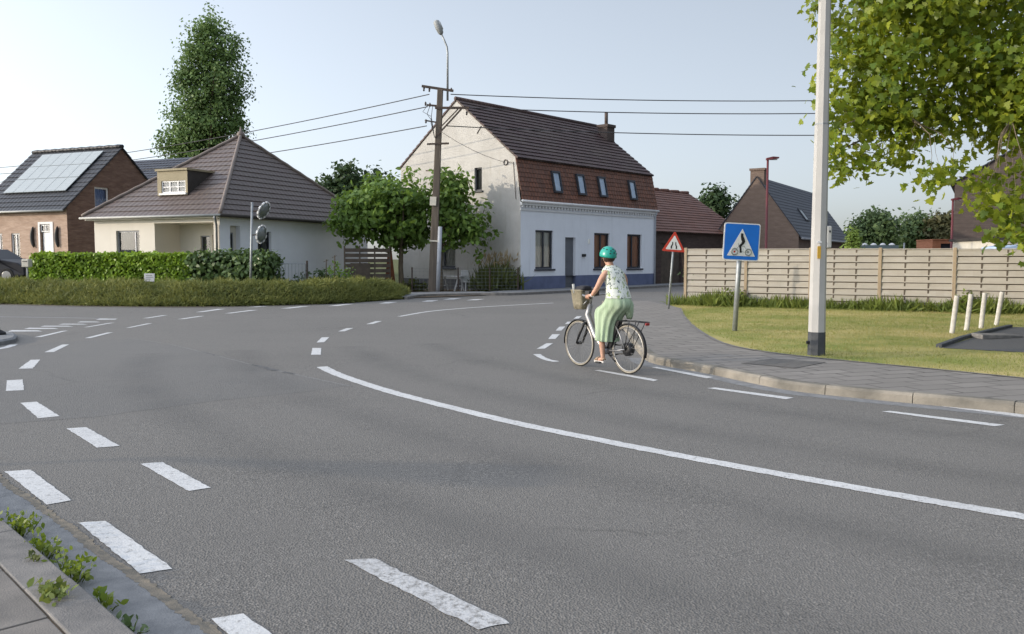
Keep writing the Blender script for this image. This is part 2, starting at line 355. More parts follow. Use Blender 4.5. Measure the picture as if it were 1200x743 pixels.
def blouse_mat():
    m, nt, b = new_mat('floral_blouse')
    v = coords(nt, 'Object')
    f = ramp(nt, noise(nt, v, 19, 3, .6), .545, .60)
    f2 = ramp(nt, noise(nt, coords(nt, 'Object', (1, 1.3, .9)), 27, 4, .6), .56, .62)
    c = mixc(nt, f, (.66, .68, .62), (.30, .37, .17))
    c = mixc(nt, f2, c, (.07, .10, .10))
    nt.links.new(c, b.inputs['Base Color']); b.inputs['Roughness'].default_value = .85
    return m
M['blouse'] = blouse_mat()
M['sandal'] = plain('tan_sandal', (.42, .30, .20), .7)
M['sole'] = plain('white_sole', (.65, .62, .58), .7)
M['bike_silver'] = plain('bike_silver', (.30, .30, .31), .35, metal=.6)
M['bike_dark'] = plain('bike_black', (.018, .018, .02), .4)
M['tyre_cream'] = plain('cream_tyre', (.27, .245, .20), .8, (.21, .19, .16), 14)
M['basket'] = plain('woven_basket', (.26, .23, .165), .85, (.18, .16, .11), 30, .5, 90)
M['bag_inner'] = plain('basket_bag', (.03, .03, .036), .8)

# ------------------------------------------------------------------ mesh builder
class MB:
    def __init__(s): s.v = []; s.f = []; s.uv = {}
    def q(s, pts, uv=None):
        n = len(s.v); s.v += [Vector(p) for p in pts]; s.f.append(tuple(range(n, n + len(pts))))
        if uv: s.uv[len(s.f) - 1] = uv
    def hexa(s, p):                                   # p: 8 points, bottom ring then top ring
        n = len(s.v); s.v += [Vector(x) for x in p]
        for f in ((3, 2, 1, 0), (4, 5, 6, 7), (0, 1, 5, 4), (1, 2, 6, 5), (2, 3, 7, 6), (3, 0, 4, 7)):
            s.f.append(tuple(n + i for i in f))
    def box(s, x0, x1, y0, y1, z0, z1):
        s.hexa([(x0, y0, z0), (x1, y0, z0), (x1, y1, z0), (x0, y1, z0), (x0, y0, z1), (x1, y0, z1), (x1, y1, z1), (x0, y1, z1)])
    def bar(s, a, b, w, h, up=Z):
        a, b = Vector(a), Vector(b); d = (b - a).normalized()
        x = d.cross(up)
        if x.length < 1e-4: x = d.cross(Vector((1, 0, 0)))
        x.normalize(); y = x.cross(d); x = x * w / 2; y = y * h / 2
        s.hexa([a - x - y, a + x - y, a + x + y, a - x + y, b - x - y, b + x - y, b + x + y, b - x + y])
    def tube(s, pts, r, n=10, cap=True, closed=False):
        pts = [Vector(p) for p in pts]; k = len(pts)
        rs = r if isinstance(r, (list, tuple)) else [r] * k
        base = len(s.v); ref = None
        for i, p in enumerate(pts):
            if closed: d = (pts[(i + 1) % k] - pts[i - 1])
            else: d = (pts[min(i + 1, k - 1)] - pts[max(i - 1, 0)])
            d.normalize()
            if ref is None:
                ref = d.cross(Z)
                if ref.length < .05: ref = d.cross(Vector((0, 1, 0)))
            ref = (ref - d * ref.dot(d)).normalized(); o = d.cross(ref)
            for j in range(n):
                t = 2 * math.pi * j / n
                s.v.append(p + (ref * math.cos(t) + o * math.sin(t)) * rs[i])
        m = k if closed else k - 1
        for i in range(m):
            i2 = (i + 1) % k
            for j in range(n):
                s.f.append((base + i * n + j, base + i * n + (j + 1) % n, base + i2 * n + (j + 1) % n, base + i2 * n + j))
        if cap and not closed:
            s.f.append(tuple(base + j for j in range(n))[::-1]); s.f.append(tuple(base + (k - 1) * n + j for j in range(n)))
    def rings(s, rings, cap0=True, cap1=True):        # rings: lists of points, same length
        n = len(rings[0]); base = len(s.v)
        for r_ in rings: s.v += [Vector(p) for p in r_]
        for i in range(len(rings) - 1):
            for j in range(n):
                s.f.append((base + i * n + j, base + i * n + (j + 1) % n, base + (i + 1) * n + (j + 1) % n, base + (i + 1) * n + j))
        if cap0: s.f.append(tuple(base + j for j in range(n))[::-1])
        if cap1: s.f.append(tuple(base + (len(rings) - 1) * n + j for j in range(n)))
    def lathe(s, prof, n=16, c=(0, 0, 0), ax=None):
        c = Vector(c); m = ax or Matrix.Identity(3)
        s.rings([[c + m @ Vector((r * math.cos(2 * math.pi * j / n), r * math.sin(2 * math.pi * j / n), z)) for j in range(n)] for r, z in prof])
    def prism(s, poly, y0, y1, f=None):               # poly in (x,z), extruded in y ; f maps a point
        f = f or (lambda p: p); n = len(poly)
        a = [f(Vector((x, y0, z))) for x, z in poly]; b = [f(Vector((x, y1, z))) for x, z in poly]
        base = len(s.v); s.v += a + b
        s.f.append(tuple(range(base, base + n))); s.f.append(tuple(range(base + n, base + 2 * n))[::-1])
        for i in range(n):
            j = (i + 1) % n; s.f.append((base + i, base + n + i, base + n + j, base + j))
    def build(s, name, m, parent=None, smooth=False, bevel=0, loc=None):
        me = bpy.data.meshes.new(name); me.from_pydata([tuple(p) for p in s.v], [], s.f); me.update()
        if not s.uv and bevel >= 0 and not smooth:
            bm = bmesh.new(); bm.from_mesh(me); bmesh.ops.recalc_face_normals(bm, faces=bm.faces); bm.to_mesh(me); bm.free()
        elif smooth:
            bm = bmesh.new(); bm.from_mesh(me); bmesh.ops.recalc_face_normals(bm, faces=bm.faces); bm.to_mesh(me); bm.free()
        uvl = me.uv_layers.new(name='UVMap')
        for p in me.polygons:
            if p.index in s.uv:
                for li, t in zip(p.loop_indices, s.uv[p.index]): uvl.data[li].uv = t
                continue
            n = p.normal
            u = Z.cross(n)
            u = Vector((1, 0, 0)) if u.length < .05 else u.normalized()
            w = n.cross(u)
            for li in p.loop_indices:
                co = me.vertices[me.loops[li].vertex_index].co
                uvl.data[li].uv = (co.dot(u), co.dot(w))
        me.materials.append(m)
        if smooth:
            for p in me.polygons: p.use_smooth = True
        o = bpy.data.objects.new(name, me); COL.objects.link(o)
        if parent: o.parent = parent
        if loc: o.location = loc
        if bevel > 0:
            bv = o.modifiers.new('bevel', 'BEVEL'); bv.width = bevel; bv.segments = 2; bv.limit_method = 'ANGLE'
        return o

def tag(o, label=None, cat=None, group=None, kind=None):
    if label: o['label'] = label
    if cat: o['category'] = cat
    if group: o['group'] = group
    if kind: o['kind'] = kind
    return o
def root(name, label, cat, loc=(0, 0, 0), rz=0.0, group=None):
    o = bpy.data.objects.new(name, None); COL.objects.link(o); o.empty_display_size = .2
    o.location = loc; o.rotation_euler = (0, 0, rz)
    return tag(o, label, cat, group)
def copy_tree(o, parent=None):
    c = o.copy(); COL.objects.link(c)
    if parent: c.parent = parent
    for ch in list(o.children): copy_tree(ch, c)
    return c
def struct(o, label=None): return tag(o, label, None, None, 'structure')

# ------------------------------------------------------------------ foliage
OVAL = [(0, 0, 0), (.3, .28, .06), (.65, .24, .05), (1, 0, -.05), (.65, -.24, .05), (.3, -.28, .06)]
RHOMB = [(0, 0, 0), (.5, .33, .08), (1, 0, -.08), (.5, -.33, .08)]
BLADE = [(0, .06, 0), (.55, .045, .02), (1, 0, -.1), (.55, -.045, .02), (0, -.06, 0)]
PLANE = [(0, 0, 0), (.02, .30, .05), (-.06, .46, .0), (.26, .34, .04), (.40, .60, -.05), (.52, .26, .05), (.74, .26, 0), (1.0, 0, -.10),
         (.74, -.26, 0), (.52, -.26, .05), (.40, -.60, -.05), (.26, -.34, .04), (-.06, -.46, .0), (.02, -.30, .05)]
def unit(a): return a / np.maximum(np.linalg.norm(a, axis=1, keepdims=True), 1e-6)
def leaves(name, pts, size, m, parent=None, shape=OVAL, nbias=(0, 0, .7), abias=(0, 0, -.5), rng=RNG, normals=None, kw=1.0):
    pts = np.asarray(pts, float); n = len(pts); T = np.array(shape, float); k = len(T)
    nb = np.asarray(nbias if normals is None else normals, float)
    nr = unit(rng.normal(size=(n, 3)) + nb * kw * 1.6)
    ax = rng.normal(size=(n, 3)) + np.asarray(abias) * 1.6
    ax = unit(ax - nr * (ax * nr).sum(1, keepdims=True)); bx = np.cross(nr, ax)
    sz = np.asarray(size, float)
    if sz.ndim == 0: sz = sz * rng.uniform(.65, 1.25, n)
    V = pts[:, None, :] + sz[:, None, None] * (T[None, :, 0:1] * ax[:, None, :] + T[None, :, 1:2] * bx[:, None, :] + T[None, :, 2:3] * nr[:, None, :])
    me = bpy.data.meshes.new(name)
    me.vertices.add(n * k); me.vertices.foreach_set('co', V.reshape(-1).astype(np.float32))
    me.loops.add(n * k); me.loops.foreach_set('vertex_index', np.arange(n * k, dtype=np.int32))
    me.polygons.add(n); me.polygons.foreach_set('loop_start', np.arange(0, n * k, k, dtype=np.int32))
    me.polygons.foreach_set('loop_total', np.full(n, k, dtype=np.int32))
    me.update(calc_edges=True); me.materials.append(m)
    o = bpy.data.objects.new(name, me); COL.objects.link(o)
    if parent: o.parent = parent
    return o

def clump_pts(lobes, nclump, per, spread, rng, rim=.4):
    L = np.array(lobes, float); w = (L[:, 3] * L[:, 4] * L[:, 5]) ** .7; w /= w.sum()
    idx = rng.choice(len(L), nclump, p=w)
    d = unit(rng.normal(size=(nclump, 3))); r = rng.uniform(0, 1, (nclump, 1)) ** rim
    c = L[idx, :3] + d * r * L[idx, 3:6]
    p = np.repeat(c, per, 0) + rng.normal(size=(nclump * per, 3)) * spread * np.array([1, 1, .75])
    return c, p

def tree(name, label, base, trunk, lobes, nclump, per, spread, size, lm, bark='bark', group=None, seed=1, shape=OVAL, limbs=14, cat='tree', abias=(0, 0, -.5), rim=.4, limb_r=.05, extra=None):
    rng = np.random.default_rng(seed)
    t = root(name, label, cat, base, 0, group)
    c, p = clump_pts(lobes, nclump, per, spread, rng, rim)
    if extra is not None:
        e = np.repeat(np.array(extra, float), per, 0); p = np.vstack([p, e + rng.normal(size=e.shape) * spread * .55])
        c = np.vstack([c, np.array(extra, float)])
    th, tr = trunk
    mb = MB()
    mb.tube([(0, 0, -.05), (.02, 0, th * .12), (-.02, .03, th * .5), (.03, 0, th), (.0, .02, th * 1.35)], [tr * 1.35, tr * 1.05, tr * .9, tr * .8, tr * .5], 12)
    pick = rng.choice(nclump, min(limbs, nclump), replace=False)
    ids = list(pick) + (list(range(nclump, len(c))) if extra is not None else [])
    for i in ids:
        q = Vector(c[i]); s0 = Vector((0, 0, th * rng.uniform(.85, 1.25)))
        if i >= nclump: s0 = Vector(c[int(np.linalg.norm(c[:nclump] - c[i], axis=1).argmin())])
        mid = s0.lerp(q, .5) + Vector((rng.normal() * .12, rng.normal() * .12, .14 * (q - s0).length))
        m1 = s0.lerp(mid, .55) + Vector((rng.normal() * .05, rng.normal() * .05, 0)); m2 = mid.lerp(q, .5) + Vector((rng.normal() * .08, rng.normal() * .08, .03))
        rr = limb_r * rng.uniform(.7, 1.3) * (.35 if i >= nclump else 1)
        mb.tube([s0, m1, mid, m2, q], [rr * 1.5, rr * 1.1, rr * .75, rr * .45, rr * .15], 6, False)
    mb.build('trunk', M[bark], t, True)
    La = np.array(lobes, float); dd_ = np.stack([np.linalg.norm((p - l_[:3]) / l_[3:6], axis=1) for l_ in La]); k_ = dd_.argmin(0)
    nn_ = unit((p - La[k_, :3]) / La[k_, 3:6]) + np.array([0, 0, .45])
    leaves('crown', p, size, M[lm], t, shape, abias=abias, rng=rng, normals=nn_, kw=.75)
    return t

# ------------------------------------------------------------------ camera, sun, sky
cam = bpy.data.cameras.new('camera'); co = bpy.data.objects.new('camera', cam); COL.objects.link(co)
cam.lens = 30.0; cam.sensor_width = 36.0; cam.sensor_fit = 'HORIZONTAL'; cam.clip_start = .05; cam.clip_end = 4000
co.location = (0, 0, EYE); co.rotation_euler = (math.pi / 2 - PITCH, 0, 0); sc.camera = co
SAZ = Vector((-.98, -.20, 0)).normalized(); SEL = R(13.5)
to_sun = Vector((SAZ.x * math.cos(SEL), SAZ.y * math.cos(SEL), math.sin(SEL)))
sl = bpy.data.lights.new('sun', 'SUN'); so = bpy.data.objects.new('sun', sl); COL.objects.link(so)
sl.energy = 2.75; sl.angle = R(.55); sl.color = (1.0, .87, .69)
so.rotation_euler = (-to_sun).to_track_quat('-Z', 'Y').to_euler(); so.location = (-30, 10, 30)
w = bpy.data.worlds.new('World'); sc.world = w; w.use_nodes = True; wt = w.node_tree
sky = wt.nodes.new('ShaderNodeTexSky'); sky.sky_type = 'NISHITA'; sky.sun_disc = False
sky.sun_elevation = SEL; sky.sun_rotation = math.atan2(SAZ.x, SAZ.y) % (2 * math.pi)
sky.air_density = .7; sky.dust_density = 2.0; sky.ozone_density = 2.0; sky.altitude = 20
bg = wt.nodes['Background']; bg.inputs['Strength'].default_value = .15
hsv = wt.nodes.new('ShaderNodeHueSaturation'); hsv.inputs['Saturation'].default_value = .56; hsv.inputs['Value'].default_value = 3.05
gm = wt.nodes.new('ShaderNodeGamma'); gm.inputs['Gamma'].default_value = .6; wt.links.new(sky.outputs[0], gm.inputs['Color'])
wt.links.new(gm.outputs[0], hsv.inputs['Color']); wt.links.new(hsv.outputs[0], bg.inputs['Color'])
# haze: the overcast-white veil is brighter overhead and towards the sun's side
wtc = wt.nodes.new('ShaderNodeTexCoord'); wsx = wt.nodes.new('ShaderNodeSeparateXYZ'); wt.links.new(wtc.outputs['Generated'], wsx.inputs[0])
def wmath(op, a, b=None, c=None):
    n = wt.nodes.new('ShaderNodeMath'); n.operation = op
    for i, v_ in enumerate((a, b, c)):
        if v_ is None: continue
        if isinstance(v_, (int, float)): n.inputs[i].default_value = v_
        else: wt.links.new(v_, n.inputs[i])
    return n.outputs[0]
zb = wt.nodes.new('ShaderNodeMapRange'); zb.inputs['From Min'].default_value = .32; zb.inputs['From Max'].default_value = .9; zb.inputs['To Min'].default_value = 1.0; zb.inputs['To Max'].default_value = 2.3
wt.links.new(wsx.outputs['Z'], zb.inputs['Value'])
veil = wmath('MULTIPLY', wmath('MULTIPLY_ADD', wsx.outputs['X'], -.6, 1.0), zb.outputs[0])
wt.links.new(wmath('MULTIPLY', veil, 3.05), hsv.inputs['Value'])
sc.view_settings.view_transform = 'Standard'; sc.view_settings.look = 'None'; sc.view_settings.exposure = 0; sc.view_settings.gamma = 1

# ------------------------------------------------------------------ ground, road, pavements
def sheet(name, pts, m, dz=0.0, jitter=0.0, sub=None):
    mb = MB(); P = [Vector((p[0], p[1], p[2] + dz)) for p in pts]
    if sub:
        out = []
        for i, p in enumerate(P):
            q = P[(i + 1) % len(P)]; k = max(1, int((q - p).length / sub))
            for j in range(k):
                a = p.lerp(q, j / k)
                out.append(a + Vector((random.gauss(0, jitter), random.gauss(0, jitter), 0)))
        P = out
    mb.q(P); o = mb.build(name, m, None, False, -1)
    return struct(o)
def spline(pts, k=8):
    out = []
    for i in range(len(pts) - 1):
        p0, p1, p2, p3 = pts[max(i - 1, 0)], pts[i], pts[i + 1], pts[min(i + 2, len(pts) - 1)]
        for j in range(k):
            t = j / k
            out.append(.5 * ((2 * p1) + (p2 - p0) * t + (2 * p0 - 5 * p1 + 4 * p2 - p3) * t * t + (3 * p1 - p0 - 3 * p2 + p3) * t ** 3))
    out.append(pts[-1]); return out
def offset_line(pts, d):
    out = []
    for i, p in enumerate(pts):
        t = (pts[min(i + 1, len(pts) - 1)] - pts[max(i - 1, 0)]).normalized()
        out.append(p + Vector((-t.y, t.x, 0)) * d)
    return out
def ribbon(name, pts, w0, w1, m, dz, jit=0.0):
    mb = MB(); n = len(pts); a = []; b = []
    for i, p in enumerate(pts):
        t = (pts[min(i + 1, n - 1)] - pts[max(i - 1, 0)]).normalized(); nn = Vector((-t.y, t.x, 0)); wd = (w0 + (w1 - w0) * i / (n - 1)) / 2
        a.append(p + nn * (wd + random.gauss(0, jit)) + Vector((0, 0, dz))); b.append(p - nn * (wd + random.gauss(0, jit)) + Vector((0, 0, dz)))
    for i in range(n - 1): mb.q([b[i], b[i + 1], a[i + 1], a[i]])
    return struct(mb.build(name, m, None, False, -1))

g = MB(); S = 1500
for i in range(24):
    for j in range(24):
        x0, x1 = -S + 2 * S * i / 24, -S + 2 * S * (i + 1) / 24; y0, y1 = -S + 2 * S * j / 24, -S + 2 * S * (j + 1) / 24
        g.q([(x0, y0, -.02), (x1, y0, -.02), (x1, y1, -.02), (x0, y1, -.02)])
struct(g.build('ground', M['ground'], None, False, -1))
far_edge = [G(-900, 357), G(-300, 357), G(0, 357), G(250, 359), G(380, 356), G(478, 350), G(500, 347.5), G(610, 345.5), G(700, 341), G(790, 336), G(900, 330), G(1000, 325)]
road_pts = [Vector((-60, -8, 0))] + far_edge + [Vector((60, 60, 0)), Vector((60, -8, 0))]
sheet('road', road_pts, M['asphalt'])
# older asphalt patch and its seams
pa = [(-120, 505), (0, 497), (120, 488), (250, 470), (360, 459), (410, 452), (330, 436), (240, 412), (160, 397), (70, 401), (0, 408), (-100, 420)]
sheet('road_patch', [G(*p) for p in pa], M['asphalt_b'], .0015, .02, .3)
seam = spline([G(*p) for p in ((150, 396), (200, 404), (250, 416), (310, 431), (360, 442), (412, 453))], 24)
ribbon('road_seam', seam, .02, .05, M['asphalt_l'], .0032, .006)
ribbon('road_seam', seam[66:80], .05, .09, M['tar'], .0045, .02); ribbon('road_seam', seam[82:90], .07, .04, M['tar'], .0045, .02); ribbon('road_seam', seam[40:52], .02, .03, M['tar'], .0045, .01)
seam2 = spline([G(*p) for p in ((-40, 499), (60, 493), (160, 484), (270, 468), (350, 460), (410, 452))], 24)

# --- right pavement: kerb path (outer top edge), inner boundary with the lawn
KH = .12
kerb_px = [(706, 352.5), (712, 357), (722, 366), (733, 384), (748, 404), (762, 415.5), (790, 421.5), (830, 428), (870, 436), (928, 446.5), (1000, 454), (1100, 463), (1200, 472), (1400, 492), (1800, 532)]
kerb = spline([G(x, y, KH) for x, y in kerb_px], 10)
lawn_px = [(797, 361), (803, 372), (815, 384), (835, 396.5), (860, 405.5), (900, 412.5), (950, 418.5), (1000, 423.5), (1100, 433), (1200, 443), (1400, 463), (1800, 503)]
lawn_edge = spline([G(x, y, KH) for x, y in lawn_px], 8)
inner = offset_line(kerb, .13)
pav = inner + list(reversed(lawn_edge)) + [G(760, 352.5, KH)]
sheet('pavement', pav, M['pave'], -.004)
mbk = MB()
L = [0.0]
for i in range(1, len(kerb)): L.append(L[-1] + (kerb[i] - kerb[i - 1]).length)
def at_len(path, Ls, s):
    for i in range(1, len(Ls)):
        if s <= Ls[i]:
            t = (s - Ls[i - 1]) / max(Ls[i] - Ls[i - 1], 1e-6); return path[i - 1].lerp(path[i], t)
    return path[-1].copy()
s = 0.0
while s < L[-1] - .3 and s < 60:
    ln = 1.0 * random.uniform(.97, 1.0); sub = 3
    ra, rb = [], []
    for k in range(sub + 1):
        a = at_len(kerb, L, s + .003 + (ln - .006) * k / sub); a2 = at_len(kerb, L, s + .05 + (ln - .012) * k / sub)
        t = (a2 - a); t.z = 0; t.normalize(); nn = Vector((-t.y, t.x, 0)); dz = random.uniform(-.006, .006) if k == 0 else dz
        ra.append((a, nn, dz))
    rings = []
    for a, nn, dz in ra:
        o_ = Vector((a.x, a.y, 0)); top = KH + dz
        rings.append([o_ - nn * .02 + Vector((0, 0, -.05)), o_ + nn * .13 + Vector((0, 0, -.05)), o_ + nn * .13 + Vector((0, 0, top)), o_ + nn * .012 + Vector((0, 0, top)), o_ - nn * .012 + Vector((0, 0, top - .03))])
    mbk.rings(rings); s += ln
struct(mbk.build('kerb', M['kerbR'], None, False, .006))
gut = [Vector((p.x, p.y, 0)) for p in kerb]
ribbon('gutter', offset_line(gut, -.14)[45:], .26, .26, M['gutter'], .002, .004)
ribbon('lawn_edging', [Vector((p.x, p.y, KH)) for p in lawn_edge], .07, .07, M['kerbL'], .004, .004)
dp = [(858, 425), (900, 418.5), (965, 423), (985, 429), (910, 433)]
sheet('pavement_patch', [G(x, y, KH) for x, y in [(868, 425.5), (905, 420), (968, 424.5), (932, 431.5)]], M['pave_dark'], .002)

# lawn: reaches the fence and beyond
FA, FB = G(803, 357.5, .1), G(1200, 368, .1)
fdir = (FB - FA).normalized(); fn = Vector((fdir.y, -fdir.x, 0))     # fn points to the camera side
lot = [G(1104, 407, KH), G(1128, 397, KH), G(1182, 385, KH), G(1400, 389, KH), G(1500, 420, KH)]
lawn_poly = [p.copy() for p in lawn_edge] + [FA + fdir * 36, FA - fdir * .6]
sheet('lawn', lawn_poly, M['lawn'], .0)
sheet('parking_bay', [G(1102, 408, KH), G(1150, 393, KH), G(1186, 383.5, KH), G(1330, 386, KH), G(1500, 412, KH), G(1400, 424, KH)], M['asphalt_c'], .006)

# bottom-left pavement
ka, kb = G(0, 605, .10), G(160, 743, .10); kd = (kb - ka).normalized(); kn = Vector((kd.y, -kd.x, 0))   # kn to the left/camera side
if kn.x > 0: kn = -kn
mbs, mbk = MB(), MB()
o0 = ka + kd * -8
def obox(mb, o, u, v, u0, u1, v0, v1, z0, z1):
    P = lambda a, b, z: Vector((o.x + u.x * a + v.x * b, o.y + u.y * a + v.y * b, z))
    mb.hexa([P(u0, v0, z0), P(u1, v0, z0), P(u1, v1, z0), P(u0, v1, z0), P(u0, v0, z1), P(u1, v0, z1), P(u1, v1, z1), P(u0, v1, z1)])
kw = .20
for i in range(16):
    dz = random.uniform(-.004, .004)
    obox(mbk, o0, kd, kn, i * 1.0 + .33, i * 1.0 + 1.325, 0, kw, -.05, .10 + dz)
for i in range(24):
    for j in range(8):
        dz = random.uniform(-.004, .004); sh = .37 * (j % 2)
        obox(mbs, o0, kd, kn, i * .75 + sh, i * .75 + sh + .742, kw + .01 + j * .45, kw + .01 + j * .45 + .442, -.02, .096 + dz)
struct(mbk.build('kerb', M['kerbL'], None, False, .008)); struct(mbs.build('pavement', M['slab'], None, False, .004))
mb = MB(); obox(mb, o0, kd, kn, -.2, 16, kw - .01, kw + 3.6, -.03, .086); struct(mb.build('pavement_bed', M['dirt']))
ga = [G(-200, 452), G(0, 560), G(125, 652), G(250, 743)]
gd = [Vector((o0.x, o0.y, 0)) + kd * 0.0 , Vector((o0.x, o0.y, 0)) + kd * 16]
gl = [Vector((p.x, p.y, 0)) for p in gd]
wg = abs((G(125, 652) - Vector((ka.x, ka.y, 0))).dot(kn))
mb = MB(); P0, P1 = gl[0], gl[1]
mb.q([P0 + Z * .002, P1 + Z * .002, P1 - kn * wg + Z * .002, P0 - kn * wg + Z * .002]); struct(mb.build('gutter', M['gutter'], None, False, -1))
grit = [P0.lerp(P1, i / 120) - kn * (wg + .0) for i in range(121)]
grit = [P0.lerp(P1, i / 700) - kn * (wg + .012 * math.sin(i * .11) * math.sin(i * .037)) for i in range(701)]
ribbon('gutter_joint', grit, .055, .055, M['grit'], .0035, .006)
ribbon('gutter_joint', [P0.lerp(P1, i / 500) - kn * (.012 + .008 * math.sin(i * .09)) for i in range(501)], .045, .045, M['dirt'], .0045, .005)

# pavement strip along the white house and its kerb
hk = [G(478, 351), G(500, 347.8), G(555, 346.6), G(610, 345.8), G(700, 341), G(790, 336), G(900, 330)]
hkp = spline(hk, 6)
mb = MB(); n = len(hkp); off = offset_line(hkp, 2.4); off1 = offset_line(hkp, .14)
for i in range(n - 1):
    a, b, c, d = hkp[i], hkp[i + 1], off1[i + 1], off1[i]
    mb.hexa([a - Z * .05, b - Z * .05, c - Z * .05, d - Z * .05, a + Z * .11, b + Z * .11, c + Z * .11, d + Z * .11])
struct(mb.build('kerb', M['kerbL']))
mb = MB()
for i in range(n - 1): mb.q([off1[i] + Z * .10, off1[i + 1] + Z * .10, off[i + 1] + Z * .10, off[i] + Z * .10])
struct(mb.build('pavement', M['gutter'], None, False, -1))

# ------------------------------------------------------------------ painted markings
def mark(pts, m='paint', jit=.0025):
    P = [G(*p) for p in pts]
    o = sheet('road_marking', P, M[m], .0042, jit, .05); return o
Q = [
 [(5, 553), (36, 551), (84, 587), (55, 592)], [(92, 613), (124, 611), (203, 667), (165, 673)], [(247, 726), (284, 720), (340, 759), (296, 768)],
 [(165, 544), (190, 542), (247, 572), (221, 576)], [(78, 502.5), (101, 501), (140, 523), (114, 525)], [(24, 472.5), (43, 471), (70, 488), (45, 490.5)],
 [(8, 446), (26.5, 445), (28, 457.5), (7, 458.5)], [(36, 422), (47, 421.7), (38.5, 432), (21.5, 432.5)], [(73, 404), (81, 403.8), (63, 412.8), (52, 413)],
 [(125, 390), (133, 389.5), (106.5, 396.3), (99, 396.5)], [(73, 388), (80, 387.5), (49, 395), (40.5, 395.3)], [(127, 378.7), (135, 378.2), (104.5, 383.4), (98, 383.8)],
 [(172, 379.3), (179, 379), (153, 384.2), (147, 384.5)], [(232, 370.7), (240, 370.4), (216, 374), (208, 374.2)], [(190, 369.7), (197, 369.4), (174, 373), (167, 373.2)],
 [(255, 362.2), (265, 362), (238, 365.8), (229, 366)], [(293, 363.6), (303, 363.3), (271, 367.3), (263, 367.4)], [(316, 358.1), (328, 357.8), (302, 359.9), (290, 360)],
 [(352, 359.2), (364, 358.9), (340, 361.5), (328, 361.7)], [(402, 356.7), (415, 356.4), (396, 358.6), (384, 358.8)], [(452, 354.2), (466, 354), (456, 355.6), (444, 355.8)],
 [(501, 352.2), (514, 352), (506, 353.4), (494, 353.6)], [(528, 349.8), (541, 349.5), (532, 350.9), (519, 351.2)], [(555, 350.8), (568, 350.5), (559, 351.8), (546, 352.1)],
 [(406, 384.8), (414, 384.6), (404, 388.4), (396, 388.6)], [(440, 376.6), (448, 376.3), (437, 379.8), (429, 380.1)], [(377, 395.6), (386, 395.3), (380, 401.2), (371, 401.6)],
 [(366, 408), (376.5, 408), (376, 415.8), (364.5, 416)],
 [(640, 402.6), (648, 402.4), (638.5, 408.8), (629, 409)], [(647, 392), (656, 391.8), (651, 397.3), (642.5, 397.5)], [(655.5, 383), (662.5, 382.8), (658, 387.5), (651, 387.7)],
 [(665, 377.2), (671, 377), (668, 379.8), (662, 380)], [(676, 370.8), (682, 370.5), (678, 373.5), (672, 373.8)],
 [(697, 434.4), (703, 433.8), (771, 445.4), (766, 447)], [(829, 455.2), (838, 454.4), (930, 466.4), (921, 468.2)], [(1033, 482.6), (1043, 481.8), (1178, 498.3), (1166, 500)],
 [(906, 451.6), (915, 451), (1004, 462.4), (995, 464)], [(1081, 473.4), (1093, 472.8), (1230, 490), (1218, 492)], [(763, 430.6), (770, 430.4), (836, 442.2), (828, 443.6)],
]
for q_ in Q: mark(q_, 'paint' if max(p[1] for p in q_) < 620 else 'paint')
mark([(403, 657), (440, 655), (598, 731), (560, 738)], 'paint_w', .005)
for q_ in ([(14, 387), (44, 387.3), (50, 388.5), (9, 388.8)], [(34, 384.3), (63, 384.6), (69, 385.6), (28, 385.7)], [(52, 381.9), (80, 382), (86, 382.9), (47, 383)],
           [(74, 379.5), (97, 379.7), (103, 380.4), (68, 380.5)], [(95, 376.9), (113, 377.1), (118, 377.8), (90, 377.9)], [(117, 373.6), (138, 373.7), (134, 374.7), (112, 374.8)]):
    mark(q_, 'paint')
ribbon('road_marking', spline([G(*p) for p in ((-120, 370.2), (0, 371.4), (70, 372.4), (126, 373.4))], 10), .10, .10, M['paint_f'], .0042, .008)
ribbon('road_marking', spline([G(*p) for p in ((377, 430), (400, 440.5), (450, 457), (500, 470.6), (600, 495), (700, 515.5), (800, 535), (900, 553.5), (1000, 571.5), (1100, 589), (1200, 606), (1320, 627), (1600, 676))], 16), .165, .14, M['paint'], .0042, .004)
ribbon('road_marking', spline([G(*p) for p in ((468, 371), (502, 365.2), (540, 361.6), (572, 359.4), (610, 357.2), (648, 355.2))], 8), .14, .14, M['paint'], .0042, .006)
ribbon('road_marking', spline([G(*p) for p in ((629, 415.2), (634, 418.5), (641, 421.6), (652, 424))], 5), .12, .12, M['paint'], .0042, .006)
ribbon('road_marking', spline([G(*p) for p in ((-60, 420), (-20, 412), (4, 408), (17, 404))], 6), .14, .14, M['paint'], .0042, .006)
def track_mat():
    m, nt, b = new_mat('tyre_polished_lane'); uv = coords(nt, 'UV'); sx = nt.nodes.new('ShaderNodeSeparateXYZ'); nt.links.new(uv, sx.inputs[0])
    w1 = ramp(nt, sx.outputs['Y'], 0, .5); w2 = ramp(nt, sx.outputs['Y'], .5, 1, (1, 1, 1), (0, 0, 0)); al = mixc(nt, 1.0, w1, w2, 'MULTIPLY')
    n1 = ramp(nt, noise(nt, coords(nt, 'Object'), .7, 6, .7), .3, .75, (.02, .02, .02), (.26, .26, .26)); al = mixc(nt, 1.0, al, n1, 'MULTIPLY')
    b.inputs['Base Color'].default_value = c4((.118, .115, .112)); b.inputs['Roughness'].default_value = .62
    t = N(nt, 'ShaderNodeBsdfTransparent'); mx = N(nt, 'ShaderNodeMixShader'); nt.links.new(al, mx.inputs[0]); nt.links.new(t.outputs[0], mx.inputs[1]); nt.links.new(b.outputs[0], mx.inputs[2])
    nt.links.new(mx.outputs[0], nt.nodes['Material Output'].inputs['Surface']); return m
M['track'] = track_mat()
